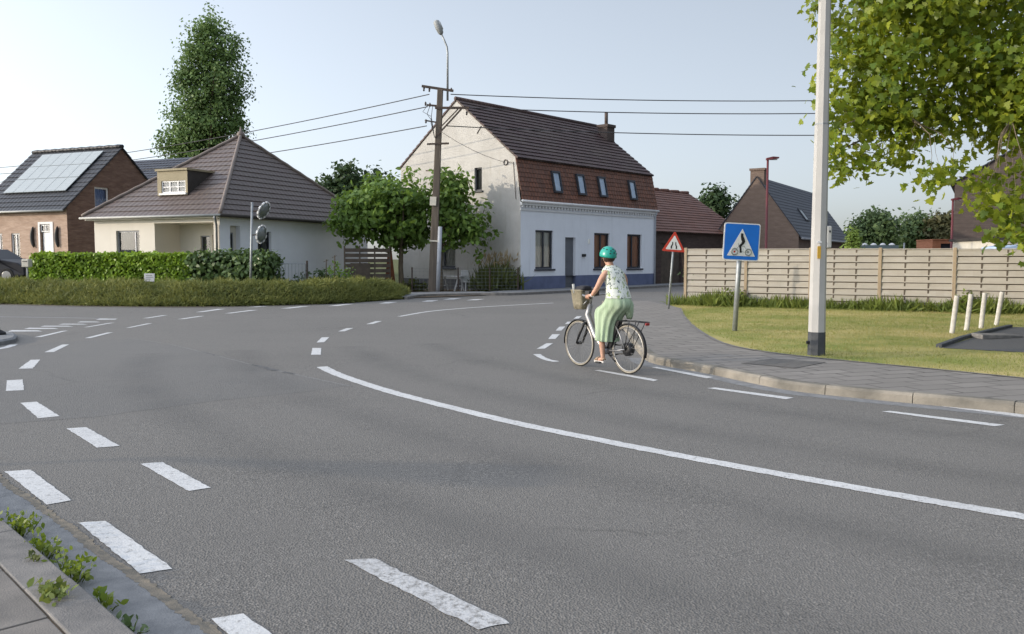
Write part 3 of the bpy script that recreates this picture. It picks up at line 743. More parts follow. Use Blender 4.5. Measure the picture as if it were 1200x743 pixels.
mainl = spline([G(*p) for p in ((352, 408), (377, 430), (400, 440.5), (450, 457), (500, 470.6), (600, 495), (700, 515.5), (800, 535), (900, 553.5), (1000, 571.5), (1100, 589), (1200, 606), (1600, 676))], 12)
for d_ in (.95, 2.45, -1.0, -2.5):
    a_, b_ = offset_line(mainl, d_ - .42), offset_line(mainl, d_ + .42); mb = MB()
    for i in range(len(mainl) - 1): mb.q([a_[i] + Z * .0028, a_[i + 1] + Z * .0028, b_[i + 1] + Z * .0028, b_[i] + Z * .0028], [(i, 0), (i + 1, 0), (i + 1, 1), (i, 1)])
    struct(mb.build('wheel_track', M['track'], None, False, -1))
# traffic island tip at the left edge
isl = [G(-60, 400), G(-20, 394.5), G(4, 392), G(16, 394), (G(20.5, 397.5)), G(18, 401.5), G(6, 404), G(-20, 408), G(-60, 417)]
mb = MB(); mb.rings([[p - Z * .03 for p in isl], [p + Z * .07 for p in isl], [p.lerp(G(-20, 401), .08) + Z * .10 for p in isl]], False, True); struct(mb.build('traffic_island', M['gutter']))
b0 = G(-3, 398)
t = root('island_post', 'black base of a post on the small traffic island at the left edge', 'post', (b0.x, b0.y, .10))
mb = MB(); mb.lathe([(.16, 0), (.15, .05), (.06, .10), (.05, .16)], 14); mb.build('base', M['black'], t, True)

# ------------------------------------------------------------------ building helpers
class WF:
    def __init__(s, o, du): s.o = Vector(o); s.du = Vector(du); s.out = s.du.cross(Z)
    def p(s, u, z, d=0.0): return s.o + s.du * u + s.out * d + Z * z
    def box(s, mb, u0, u1, z0, z1, d0, d1):
        mb.hexa([s.p(u0, z0, d1), s.p(u1, z0, d1), s.p(u1, z0, d0), s.p(u0, z0, d0), s.p(u0, z1, d1), s.p(u1, z1, d1), s.p(u1, z1, d0), s.p(u0, z1, d0)])
def wall(name, parent, wf, L, H, ops, m, clips=(), u00=0.0, z00=0.0):
    us = sorted({u00, L, *[o[0] for o in ops], *[o[1] for o in ops]}); zs = sorted({z00, H, *[o[2] for o in ops], *[o[3] for o in ops]})
    bm = bmesh.new()
    def face(pts): bm.faces.new([bm.verts.new(p) for p in pts])
    for i in range(len(us) - 1):
        for j in range(len(zs) - 1):
            uc, zc = (us[i] + us[i + 1]) / 2, (zs[j] + zs[j + 1]) / 2
            if any(o[0] < uc < o[1] and o[2] < zc < o[3] for o in ops): continue
            face([(us[i], 0, zs[j]), (us[i + 1], 0, zs[j]), (us[i + 1], 0, zs[j + 1]), (us[i], 0, zs[j + 1])])
    for (a, b, c, d) in clips:                         # keep the side below the line (a,b)->(c,d), drawn left to right
        n = Vector((-(d - b), 0, (c - a)))
        bmesh.ops.bisect_plane(bm, geom=bm.verts[:] + bm.edges[:] + bm.faces[:], plane_co=(a, 0, b), plane_no=n, clear_outer=True)
    for o in ops:
        u0, u1, z0, z1 = o[:4]; dp = o[4] if len(o) > 4 else .14
        face([(u0, 0, z0), (u0, -dp, z0), (u0, -dp, z1), (u0, 0, z1)]); face([(u1, 0, z0), (u1, 0, z1), (u1, -dp, z1), (u1, -dp, z0)])
        face([(u0, 0, z1), (u0, -dp, z1), (u1, -dp, z1), (u1, 0, z1)]); face([(u0, 0, z0), (u1, 0, z0), (u1, -dp, z0), (u0, -dp, z0)])
    mb = MB()
    for f in bm.faces: mb.q([wf.p(v.co.x, v.co.z, v.co.y) for v in f.verts])
    bm.free()
    return mb.build(name, m, parent, False, -1)
def window(parent, wf, u0, u1, z0, z1, mf, curt, depth=.14, nx=1, ny=1, fw=.07, sill=None, glass='glass', name='window', split=None):
    mb = MB(); d0, d1 = -depth, -depth + .06
    wf.box(mb, u0, u0 + fw, z0, z1, d0, d1); wf.box(mb, u1 - fw, u1, z0, z1, d0, d1)
    wf.box(mb, u0 + fw, u1 - fw, z0, z0 + fw, d0, d1); wf.box(mb, u0 + fw, u1 - fw, z1 - fw, z1, d0, d1)
    xs = split or [i / nx for i in range(1, nx)]
    for x in xs: uc = u0 + (u1 - u0) * x; wf.box(mb, uc - fw * .5, uc + fw * .5, z0 + fw, z1 - fw, d0, d1 - .004)
    for i in range(1, ny): zc = z0 + (z1 - z0) * i / ny; wf.box(mb, u0 + fw, u1 - fw, zc - fw * .3, zc + fw * .3, d0, d1 - .008)
    o = mb.build(name, M[mf], parent, False, 0)
    mb = MB(); mb.q([wf.p(u0 + fw * .8, z0 + fw * .8, d0 + .025), wf.p(u1 - fw * .8, z0 + fw * .8, d0 + .025), wf.p(u1 - fw * .8, z1 - fw * .8, d0 + .025), wf.p(u0 + fw * .8, z1 - fw * .8, d0 + .025)])
    mb.build('pane', M[glass], o, False, -1)
    mb = MB(); k = 24
    for i in range(k):
        a, b = u0 + (u1 - u0) * i / k, u0 + (u1 - u0) * (i + 1) / k; da, db = .02 * math.sin(i * 1.9), .02 * math.sin((i + 1) * 1.9)
        mb.q([wf.p(a, z0, d0 - .08 + da), wf.p(b, z0, d0 - .08 + db), wf.p(b, z1, d0 - .08 + db), wf.p(a, z1, d0 - .08 + da)])
    mb.build('curtain', M[curt], o, False, -1)
    if sill:
        mb = MB(); wf.box(mb, u0 - .08, u1 + .08, z0 - .09, z0 - .003, -.02, .09); mb.build('sill', M[sill], o, False, .01)
    return o
def door(parent, wf, u0, u1, z0, z1, m, depth=.16, panel=True, hm='chrome'):
    mb = MB(); wf.box(mb, u0, u1, z0, z1, -depth - .05, -depth)
    if panel:
        w_ = u1 - u0; h_ = z1 - z0
        for a, b in ((.08, .45), (.52, .92)): wf.box(mb, u0 + w_ * .16, u1 - w_ * .16, z0 + h_ * a, z0 + h_ * b, -depth - .001, -depth + .018)
    o = mb.build('door', M[m], parent, False, 0)
    mb = MB(); mb.tube([wf.p(u0 + .12, z0 + 1.05, -depth), wf.p(u0 + .12, z0 + 1.05, -depth + .06), wf.p(u0 + .22, z0 + 1.05, -depth + .06)], .012, 8); mb.build('handle', M[hm], o, True)
    return o
def slope(mb, p0, p1, p2, p3, rows, th=.03, base=.08):
    p0, p1, p2, p3 = map(Vector, (p0, p1, p2, p3)); n = (p1 - p0).cross(p3 - p0)
    if n.length < 1e-5: n = (p1 - p0).cross(p2 - p0)
    n.normalize()
    if n.z < 0: n = -n
    U = (p1 - p0).normalized()
    for i in range(rows):
        t0, t1 = i / rows, (i + 1) / rows
        a, b, c, d = p0.lerp(p3, t0), p1.lerp(p2, t0), p1.lerp(p2, t1), p0.lerp(p3, t1)
        A_, B_, C_, D_ = a + n * (base + th), b + n * (base + th), c + n * base, d + n * base
        uu = lambda p, v: ((p - p0).dot(U), v)
        mb.q([A_, B_, C_, D_], [uu(a, i), uu(b, i), uu(c, i + .98), uu(d, i + .98)])
        lo = base if i else 0.0
        mb.q([a + n * lo, b + n * lo, B_, A_], [uu(a, i), uu(b, i), uu(b, i + .02), uu(a, i + .02)])
        mb.q([a + n * 0, A_, D_, d + n * 0], [uu(a, i), uu(a, i), uu(d, i + .9), uu(d, i + .9)]); mb.q([b + n * 0, c + n * 0, C_, B_], [uu(b, i), uu(c, i + .9), uu(c, i + .9), uu(b, i)])
    mb.q([p0, p3, p2, p1], [(0, 0), (0, rows), (4, rows), (4, 0)])

# ------------------------------------------------------------------ white house with the mansard roof
hx = Vector((.663, .749, 0)).normalized(); HRZ = math.atan2(hx.y, hx.x)
HO = G(610, 342); HO.z = 0
house = root('mansard_house', 'white house with blue plinth, dark tiled mansard roof and weathered gable', 'house', HO, HRZ)
HL, HD, EZ, KZ, PZ = 12.1, 8.74, 4.38, 6.5, 9.72
fw_ = WF((0, 0, 0), (1, 0, 0)); gw = WF((0, HD, 0), (0, -1, 0)); rw = WF((HL, 0, 0), (0, 1, 0)); bw = WF((HL, HD, 0), (-1, 0, 0))
W3 = [(1.12, 2.54, 1.10, 3.03), (6.05, 7.50, 1.08, 3.0), (9.22, 10.72, 1.05, 3.0)]
D1 = (3.52, 4.40, .12, 2.72)
PL = .72
wall('front_wall', house, fw_, HL, EZ, [(*q_, .16) for q_ in W3] + [(*D1, .18)], M['white_wall'], (), 0, PL) if False else None
wall('front_wall', house, fw_, HL, EZ, [(*q_, .16) for q_ in W3] + [(D1[0], D1[1], PL, D1[3], .18)], M['white_wall'], (), 0, PL)
wall('plinth', house, WF((0, -.025, 0), (1, 0, 0)), HL, PL, [(D1[0], D1[1], .0, PL, .2)], M['blue_plinth'])
mb = MB(); fw_.box(mb, 0, D1[0], PL, PL + .02, -.01, .025); fw_.box(mb, D1[1], HL, PL, PL + .02, -.01, .025); mb.build('plinth_cap', M['blue_plinth'], house)
g_clip = [(0, KZ + .05, .0 + 4.37, PZ), (4.37, PZ, HD - .3, KZ), (HD - .3, KZ, HD, EZ)]
gu = lambda t_: HD - t_
GW = [(gu(3.10), gu(2.58), 5.05, 6.2, .16), (gu(5.75), gu(4.5), 1.15, 2.5, .14)]
wall('gable_wall', house, gw, HD, PZ + .1, GW, M['gable'], g_clip)
mb = MB(); gw.box(mb, 0, HD - .01, 0, .55, .0, .03); mb.build('gable_plinth', M['grey_plinth'], house)
wall('side_wall', house, rw, HD, PZ + .1, [], M['gable'], [(0, EZ, .3, KZ), (.3, KZ, 4.37, PZ), (4.37, PZ, HD, KZ)])
wall('rear_wall', house, bw, HL, KZ, [], M['gable'])
window(house, fw_, *W3[0], 'frame_dark', 'curtain_white', .16, 2, 1, .10, 'frame_dark', split=[.52])
window(house, fw_, *W3[1], 'frame_dark', 'curtain_rust', .16, 2, 1, .10, 'frame_dark', split=[.5])
window(house, fw_, *W3[2], 'frame_dark', 'curtain_rust', .16, 2, 1, .10, 'frame_dark', split=[.42])
window(house, gw, *GW[0][:4], 'frame_dark', 'curtain_grey', .16, 1, 1, .06, 'frame_dark')
window(house, gw, *GW[1][:4], 'frame_dark', 'curtain_bright', .14, 2, 1, .08, 'frame_dark', split=[.28])
door(house, fw_, D1[0], D1[1], D1[2], D1[3], 'door_dark')
mb = MB(); fw_.box(mb, D1[0] - .1, D1[1] + .1, 0, .118, -.2, .22); mb.build('doorstep', M['kerbL'], house, False, .01)
mb = MB(); fw_.box(mb, 4.95, 5.22, 1.72, 1.86, .001, .09); fw_.box(mb, 4.98, 5.19, 1.80, 1.815, .088, .095); mb.build('letterbox', M['black'], house)
mb = MB(); fw_.box(mb, 5.50, 5.64, 2.42, 2.66, .001, .03); mb.build('house_number_plate', M['curtain_white'], house)
# cornice and gutter
mb = MB()
fw_.box(mb, -.05, HL + .05, EZ - .42, EZ - .34, .001, .05); fw_.box(mb, -.05, HL + .05, EZ - .16, EZ - .02, .001, .14)
for i in range(48): fw_.box(mb, .05 + i * .252, .17 + i * .252, EZ - .27, EZ - .163, .001, .10)
mb.build('cornice', M['trim_white'], house)
mb = MB(); mb.tube([fw_.p(-.1, EZ + .02, .19), fw_.p(HL + .12, EZ + .02, .19)], .065, 10); mb.build('gutter', M['trim_white'], house, True)
mb = MB(); mb.tube([fw_.p(HL - .08, EZ - .02, .19), fw_.p(HL - .08, EZ - .3, .09), fw_.p(HL - .08, .1, .09)], .05, 8); mb.build('downpipe', M['conduit'], house, True)
# roof: lower (red) slope with skylights, upper (dark) slope, rear slopes
mb = MB(); e0, e1 = (-.06, -.14, EZ + .06), (HL + .06, -.14, EZ + .06); k0, k1 = (-.06, .3, KZ), (HL + .06, .3, KZ)
slope(mb, e0, e1, k1, k0, 9, .025, .03); mb.build('mansard_slope', M['tile_red'], house, False, -1)
mb = MB(); r0, r1 = (-.06, 4.37, PZ), (HL + .06, 4.37, PZ)
slope(mb, (-.06, .18, KZ - .05), (HL + .06, .18, KZ - .05), r1, r0, 15, .045, .06); mb.build('roof', M['tile_dark'], house, False, -1)
mb = MB(); slope(mb, (HL + .06, HD + .1, KZ), (-.06, HD + .1, KZ), r0, r1, 15, .045, .06); mb.build('roof', M['tile_dark'], house, False, -1)
mb = MB(); mb.tube([(-.08, 4.37, PZ + .1), (HL + .08, 4.37, PZ + .1)], .11, 8); mb.build('ridge', M['tile_dark'], house, True)
md = Vector((0, .44, KZ - EZ - .06)).normalized()
def on_mansard(x, z, off=0.0):
    t_ = (z - EZ - .06) / (KZ - EZ - .06); return Vector((x, -.14 + .44 * t_, z)) + Vector((0, -md.z, md.y)) * off
for xs in (2.45, 4.5, 6.42, 9.35):
    a, b, z0, z1 = xs, xs + .66, 4.92, 6.02
    mb = MB()
    for (x0_, x1_, za, zb) in ((a, a + .07, z0, z1), (b - .07, b, z0, z1), (a + .07, b - .07, z0, z0 + .09), (a + .07, b - .07, z1 - .09, z1)):
        mb.hexa([on_mansard(x0_, za, .17), on_mansard(x1_, za, .17), on_mansard(x1_, za, .0), on_mansard(x0_, za, .0), on_mansard(x0_, zb, .17), on_mansard(x1_, zb, .17), on_mansard(x1_, zb, .0), on_mansard(x0_, zb, .0)])
    o = mb.build('skylight', M['frame_dark'], house)
    mb = MB(); mb.q([on_mansard(a + .06, z0 + .08, .13), on_mansard(b - .06, z0 + .08, .13), on_mansard(b - .06, z1 - .08, .13), on_mansard(a + .06, z1 - .08, .13)]); mb.build('pane', M['glass_sky'], o, False, -1)
    mb = MB(); mb.q([on_mansard(a + .06, z0 + .08, .09), on_mansard(b - .06, z0 + .08, .09), on_mansard(b - .06, z1 - .08, .09), on_mansard(a + .06, z1 - .08, .09)]); mb.build('blind', M['blind_pale'], o, False, -1)  # pale blue sheet under the pane stands in for reflected sky
mb = MB(); cx, cy = HL - .35, 3.3; mb.box(cx - .38, cx + .38, cy - .35, cy + .35, 8.2, 9.55); mb.box(cx - .44, cx + .44, cy - .41, cy + .41, 9.55, 9.72)
ch = mb.build('chimney', M['brick_right'], house)
mb = MB(); mb.tube([(cx, cy, 9.70), (cx, cy, 10.5)], .11, 10); mb.build('chimney_pipe', M['rust_iron'], ch, True)
# iron anchors, small bar and cable insulator on the gable
mb = MB(); gw.box(mb, 2.05, 3.0, 6.28, 6.33, .001, .03)
mb.build('wall_anchor', M['rust_iron'], house)
for (u, z, h) in ((HD - .75, 5.35, .0), ):
    mb = MB(); c_ = gw.p(HD - .95, 6.32, .03); mb.tube([c_ + Vector((0, .13 * math.cos(t_ * .63), .13 * math.sin(t_ * .63))) for t_ in range(10)], .022, 6, closed=True); mb.build('wall_anchor', M['rust_iron'], house)
mb = MB(); mb.tube([gw.p(HD - .8, 6.33, .03), gw.p(HD - .45, 6.3, .03), gw.p(HD - .28, 4.5, .03)], .014, 6); mb.build('wall_cable', M['rust_iron'], house)
mb = MB(); mb.bar(gw.p(HD - 2.6, 8.25, .02), gw.p(HD - 2.9, 7.9, .02), .03, .03); mb.build('wall_anchor', M['rust_iron'], house)

# barn attached to its right end
barn = root('brick_barn', 'low brick barn with old red tile roof beyond the white house', 'barn', HO, HRZ)
BX0, BX1, BE, BR, BD = HL + .12, HL + 12.0, 3.3, 6.3, 4.4
bf = WF((BX0, .35, 0), (1, 0, 0))
BLn = BX1 - BX0
wall('front_wall', barn, bf, BLn, BE, [(1.2, 3.6, 0, 2.55, .2), (6.2, 7.2, 1.2, 2.2, .15)], M['brick_barn'])
bg_ = WF((BX1, .35, 0), (0, 1, 0))
wall('gable_wall', barn, bg_, BD * 2, BR + .1, [], M['brick_barn'], [(0, BE, BD, BR), (BD, BR, BD * 2, BE)])
mb = MB(); bf.box(mb, 0, BLn, 0, .5, .001, .03) if False else None
mb = MB(); slope(mb, (BX0, .1, BE - .1), (BX1 + .15, .1, BE - .1), (BX1 + .15, .35 + BD, BR), (BX0, .35 + BD, BR), 17, .035, .05); mb.build('roof', M['tile_barn'], barn, False, -1)
mb = MB(); slope(mb, (BX1 + .15, .6 + 2 * BD, BE - .1), (BX0, .6 + 2 * BD, BE - .1), (BX0, .35 + BD, BR), (BX1 + .15, .35 + BD, BR), 17, .035, .05); mb.build('roof', M['tile_barn'], barn, False, -1)
mb = MB()
for i in range(26):
    a_ = BX0 + (BX1 - BX0) * i / 26; zz = BR + .07 + .03 * math.sin(i * 2.1); mb.tube([(a_, .35 + BD, zz), (a_ + (BX1 - BX0) / 26 + .03, .35 + BD, zz + .02)], .12, 8)
mb.build('ridge', M['tile_barn'], barn, True)
mb = MB()
for i in range(8): bf.box(mb, 1.2 + i * .3, 1.2 + i * .3 + .29, .04, 2.55, -.2, -.16)
mb.build('door', M['wood_old'], barn)
window(barn, bf, 6.2, 7.2, 1.2, 2.2, 'frame_dark', 'curtain_grey', .15, 2, 2, .06)

# ------------------------------------------------------------------ bungalow with pyramid roof
GZ = .55
bx = Vector((.92, -.39, 0)).normalized(); BRZ = math.atan2(bx.y, bx.x); bs = Vector((.39, .92, 0)).normalized()
EC = A(258, 252, 36); BUL, BUD = 8.0, 12.2
ins = .35
B0 = Vector((EC.x, EC.y, GZ)) - bx * BUL
bung = root('bungalow', 'cream bungalow with brown pyramid tiled roof and box dormer', 'house', B0, BRZ)
bez = EC.z - GZ; bap = A(281, 161, 43).z - GZ
bfw = WF((ins, ins, 0), (1, 0, 0)); bsw = WF((BUL - ins, ins, 0), (0, 1, 0)); WL, WD = BUL - 2 * ins, BUD - 2 * ins
def bu(px):      # photo column -> distance along the bungalow front
    u = (px - 600) / 1000; o = B0 + bs * ins; return ((u * o.y - o.x) / (bx.x - u * bx.y)) - ins
def bsu(px):
    u = (px - 600) / 1000; o = B0 + bx * (BUL - ins); return ((u * o.y - o.x) / (bs.x - u * bs.y)) - ins
w0, w1 = bu(138), bu(165); p0, p1 = bu(183), bu(252)
zf = bez - .02
wall('front_wall', bung, bfw, WL, zf, [(w0, w1, .75, 2.32, .16), (p0, p1, 0, 2.62, .02)], M['cream_wall'])
window(bung, bfw, w0, w1, .75, 2.32, 'zinc', 'curtain_grey', .16, 2, 1, .07, 'zinc', split=[.76])
# porch recess
mb = MB(); PD = 1.5
mb.q([bfw.p(p0, 0, -.02), bfw.p(p0, 2.62, -.02), bfw.p(p0, 2.62, -PD), bfw.p(p0, 0, -PD)]); mb.q([bfw.p(p1, 0, -.02), bfw.p(p1, 2.62, -.02), bfw.p(p1, 2.62, -PD), bfw.p(p1, 0, -PD)])
mb.q([bfw.p(p0, 2.62, -.02), bfw.p(p1, 2.62, -.02), bfw.p(p1, 2.62, -PD), bfw.p(p0, 2.62, -PD)])
mb.build('porch', M['cream_wall'], bung, False, -1)
pfw = WF(tuple(bfw.p(p0, 0, -PD)), (1, 0, 0)); pl = p1 - p0
wall('porch_wall', bung, pfw, pl, 2.62, [(pl * .36, pl * .52, .55, 2.1, .12), (pl * .86, pl * .99, .55, 2.1, .12), (pl * .56, pl * .82, .02, 2.12, .12)], M['cream_wall'])
window(bung, pfw, pl * .36, pl * .52, .55, 2.1, 'zinc', 'curtain_grey', .12, 1, 1, .05)
window(bung, pfw, pl * .86, pl * .99, .55, 2.1, 'zinc', 'curtain_grey', .12, 1, 1, .05)
door(bung, pfw, pl * .56, pl * .82, .02, 2.12, 'frame_white', .08, False)
s0, s1 = bsu(271), bsu(283); s2, s3 = bsu(303), bsu(319)
wall('side_wall', bung, bsw, WD, zf, [(s0, s1, .25, 2.5, .25), (s2, s3, .1, 2.3, .2)], M['pale_wall'])
window(bung, bsw, s0, s0 + (s1 - s0) * .62, .25, 2.2, 'zinc', 'curtain_grey', .25, 1, 1, .05)
mb = MB(); bsw.box(mb, s0 + (s1 - s0) * .62, s1, .25, 2.5, -.3, -.25); bsw.box(mb, s0, s0 + (s1 - s0) * .62, 2.2, 2.5, -.3, -.25); mb.build('niche', M['cream_wall'], bung)
window(bung, bsw, s2, s3, .1, 2.3, 'frame_dark', 'curtain_grey', .2, 2, 1, .06)
wall('rear_wall', bung, WF((BUL - ins, BUD - ins, 0), (-1, 0, 0)), WL, zf, [], M['pale_wall'])
wall('left_wall', bung, WF((ins, BUD - ins, 0), (0, -1, 0)), WD, zf, [], M['cream_wall'])
mb = MB(); mb.box(.08, BUL - .08, .08, BUD - .08, bez - .10, bez - .02); mb.build('soffit', M['trim_cream'], bung)
E = [Vector((0, 0, bez)), Vector((BUL, 0, bez)), Vector((BUL, BUD, bez)), Vector((0, BUD, bez))]
AP = Vector((BUL / 2 + .15, BUD / 2 - .2, bap)); rd = Vector((0, .08, 0))
for a, b in ((0, 1), (1, 2), (2, 3), (3, 0)):
    mb = MB(); slope(mb, E[a], E[b], AP + (rd if b in (2, 3) and a != 1 else Vector()), AP, 17, .03, .04); mb.build('roof', M['tile_bung'], bung, False, -1)
for k in range(4):
    mb = MB(); n_ = 22
    mb.tube([E[k].lerp(AP, i / n_) + Z * (.10 + .02 * (i % 2)) for i in range(n_ + 1)], .085, 8); mb.build('hip_ridge', M['hip'], bung, True)
mb = MB(); mb.lathe([(.2, -.1), (.18, .1), (.06, .2), (.03, .4)], 10, AP + Z * .1); mb.build('finial', M['hip'], bung, True)
mb = MB(); mb.tube([(-.05, -.09, bez + .0), (BUL + .09, -.09, bez + .0)], .05, 8); mb.build('gutter', M['box_grey'], bung, True)
mb = MB(); mb.tube([(BUL + .09, -.09, bez), (BUL + .09, BUD + .1, bez)], .075, 8); mb.build('gutter', M['dark_panel'], bung, True)
mb = MB(); mb.tube([(BUL - .22, -.09, bez - .03), (BUL - .22, -.08, bez - .12), (BUL - .45, ins - .09, bez - .4), (BUL - .45, ins - .09, .0)], .05, 8); mb.build('downpipe', M['zinc'], bung, True)
# dormer: flat-roofed box on the front slope
dnx0, dnx1 = None, None
def slope_y(z): return (z - bez) / (AP.z - bez) * (AP.y)
def px_on_front(px, py):
    d = ray(px, py); o = Vector((0, 0, EYE)); nrm = Vector((0, -(AP.z - bez), AP.y)).normalized()
    rot = Matrix.Rotation(BRZ, 3, 'Z'); nw = rot @ nrm; c_ = Vector(B0) + rot @ Vector((0, 0, bez))
    t_ = (c_ - o).dot(nw) / d.dot(nw); return rot.transposed() @ (o + d * t_ - Vector(B0))
q0, q1 = px_on_front(186, 231), px_on_front(222.5, 228.5)
dz0 = (q0.z + q1.z) / 2 + .02; dx0, dx1 = q0.x, q1.x; dy = slope_y(dz0) - .12
dh = A(222, 197, 37.6).z - GZ - dz0
dzt = dz0 + dh
mb = MB(); t_ = .0
dwf = WF((dx0, dy, dz0), (1, 0, 0)); dw = dx1 - dx0
dback = slope_y(dzt) + .2
mb.box(dx0 - .06, dx1 + .06, dy - .08, dback, dz0 + dh, dz0 + dh + .09)
dm = mb.build('dormer', M['olive_panel'], bung)
wall('dormer_front', dm, dwf, dw, dh, [(dw * .13, dw * .93, dh * .10, dh * .60, .10)], M['olive_panel'])
mb = MB(); mb.q([(dx0, dy, dz0), (dx0, dy, dzt), (dx0, dback, dzt), (dx0, slope_y(dz0), dz0)]); mb.build('dormer_cheek', M['dark_panel'], dm, False, -1)
mb = MB(); mb.q([(dx1, dy, dz0), (dx1, dy, dzt), (dx1, dback, dzt), (dx1, slope_y(dz0), dz0)])
mb.build('dormer_cheek', M['dark_panel'], dm, False, -1)
window(bung, dwf, dw * .13, dw * .93, dh * .10, dh * .60, 'frame_white', 'curtain_bright', .10, 3, 2, .06, 'frame_white')

# ------------------------------------------------------------------ brick house with solar panels (far left)
RC = A(78, 241, 45); RZ0 = .9
R0 = Vector((RC.x, RC.y, RZ0)) - bx * 6.9
bh = root('brick_house', 'brick house with black roof carrying a large solar array', 'house', R0, BRZ)
rL, rD, rE = 6.9, 7.3, RC.z - RZ0; rP = A(143, 174, 48.4).z - RZ0
rf = WF((.0, 0, 0), (1, 0, 0)); rg = WF((rL, 0, 0), (0, 1, 0))
def ru(px):
    u = (px - 600) / 1000; return (u * R0.y - R0.x) / (bx.x - u * bx.y)
def rgu(px):
    u = (px - 600) / 1000; o = R0 + bx * rL; return (u * o.y - o.x) / (bs.x - u * bs.y)
zt = lambda py, Y: A(0, py, Y).z - RZ0
wd0, wd1 = ru(49.5), ru(61.5)
wz0, wz1 = zt(303, 46), zt(273, 46)
ops = [(ru(15.5), ru(25.5), wz0, wz1, .12), (ru(-3), ru(5), wz0, wz1, .12), (wd0, wd1, .03, zt(263, 46), .15)]
wall('front_wall', bh, rf, rL, rE, ops, M['brick_pink'])
for o_ in ops[:2]: window(bh, rf, *o_[:4], 'frame_white', 'curtain_grey', .12, 2, 1, .07, 'trim_white')
door(bh, rf, wd0 + .1, wd1 - .08, .03, zt(272.5, 46), 'frame_white', .1, False)
mb = MB(); rf.box(mb, wd0 - .12, wd0, .0, zt(263, 46) + .12, .001, .03); rf.box(mb, wd1, wd1 + .22, .0, zt(263, 46) + .12, .001, .03); rf.box(mb, wd0, wd1, zt(263, 46), zt(263, 46) + .12, .001, .03); mb.build('door_surround', M['trim_white'], bh)
window(bh, rf, wd0 + .02, wd1 - .02, zt(272, 46), zt(263.5, 46), 'frame_white', 'curtain_grey', .1, 2, 1, .05, name='transom')
for px in (41, 69.5):
    mb = MB(); c_ = rf.p(ru(px), zt(278, 46), .03); mb.tube([c_ + Vector((.12 * (abs(i - 4) / 4.0) ** 2, -.04, .55 * (i - 4) / 4)) for i in range(9)], [.03, .07, .09, .1, .1, .1, .09, .07, .03], 8); mb.build('wall_lamp', M['black'], bh, True)
gcl = [(0, rE, rD / 2, rP), (rD / 2, rP, rD, rE)]
a0, a1 = rgu(114.5), rgu(131); gz0, gz1 = zt(244, 47), zt(219.5, 47)
wall('gable_wall', bh, rg, rD, rP + .1, [(a0, a1, gz0, gz1, .14)], M['brick_dark'], gcl)
window(bh, rg, a0, a1, gz0, gz1, 'frame_white', 'curtain_blue', .14, 1, 1, .09, 'trim_white')
wall('gable_wall', bh, WF((0, rD, 0), (0, -1, 0)), rD, rP + .1, [], M['brick_dark'], gcl)
wall('rear_wall', bh, WF((rL, rD, 0), (-1, 0, 0)), rL, rE, [], M['brick_dark'])
ov = .12; so_ = (rP - rE) / (rD / 2)
mb = MB(); slope(mb, (-ov, -.3, rE - .3 * so_), (rL + ov, -.3, rE - .3 * so_), (rL + ov, rD / 2, rP), (-ov, rD / 2, rP), 14, .03, .05); mb.build('roof', M['tile_slate'], bh, False, -1)
mb = MB(); slope(mb, (rL + ov, rD + .3, rE - .3 * so_), (-ov, rD + .3, rE - .3 * so_), (-ov, rD / 2, rP), (rL + ov, rD / 2, rP), 14, .03, .05); mb.build('roof', M['tile_slate'], bh, False, -1)
mb = MB(); mb.tube([(-ov + i * (rL + 2 * ov) / 20, rD / 2, rP + .1 + .03 * (i % 2)) for i in range(21)], .11, 8); mb.build('ridge', M['tile_slate'], bh, True)
mb = MB(); mb.tube([(-ov, -.36, rE - .26), (rL + ov, -.36, rE - .26)], .055, 8); mb.build('gutter', M['box_grey'], bh, True)
sn = Vector((0, -(rP - rE), rD / 2)).normalized()
def on_roof(x, t_, off): return Vector((x, rD / 2 * t_, rE + (rP - rE) * t_)) + sn * off
sol = root('solar_array', 'pale grey solar panels in rows on the black roof of the brick house', 'solar panels', R0, BRZ)
nC, nR = 6, 3; x0s, x1s, t0s, t1s = 1.15, 6.0, .22, .93
for r_ in range(nR):
    for c_ in range(nC):
        xa, xb = x0s + (x1s - x0s) * c_ / nC + .015, x0s + (x1s - x0s) * (c_ + 1) / nC - .015; ta, tb = t0s + (t1s - t0s) * r_ / nR + .004, t0s + (t1s - t0s) * (r_ + 1) / nR - .004
        mb = MB(); mb.hexa([on_roof(xa, ta, .13), on_roof(xb, ta, .13), on_roof(xb, tb, .13), on_roof(xa, tb, .13), on_roof(xa, ta, .17), on_roof(xb, ta, .17), on_roof(xb, tb, .17), on_roof(xa, tb, .17)])
        mb.build('panel', M['solar'], sol)
# dark roofed house between the two
nb = A(160, 213, 58); nbh = root('gabled_house', 'house with blue-black roof showing between the brick house and the bungalow', 'house', Vector((nb.x - 1.5, nb.y, 0)), BRZ)
nz = A(160, 213, 58).z; nzt = A(160, 188, 61).z
mb = MB(); slope(mb, (-2, -.2, nz - .6), (7, -.2, nz - .6), (7, 3.2, nzt), (-2, 3.2, nzt), 12, .03, .05); mb.build('roof', M['tile_navy'], nbh, False, -1)
mb = MB(); slope(mb, (7, 6.6, nz - .6), (-2, 6.6, nz - .6), (-2, 3.2, nzt), (7, 3.2, nzt), 12, .03, .05); mb.build('roof', M['tile_navy'], nbh, False, -1)
wall('front_wall', nbh, WF((-2, 0, 0), (1, 0, 0)), 9, nz - .5, [], M['brick_brown']); wall('gable_wall', nbh, WF((7, 0, 0), (0, 1, 0)), 6.4, nzt, [], M['brick_brown'], [(0, nz - .4, 3.2, nzt), (3.2, nzt, 6.4, nz - .4)])

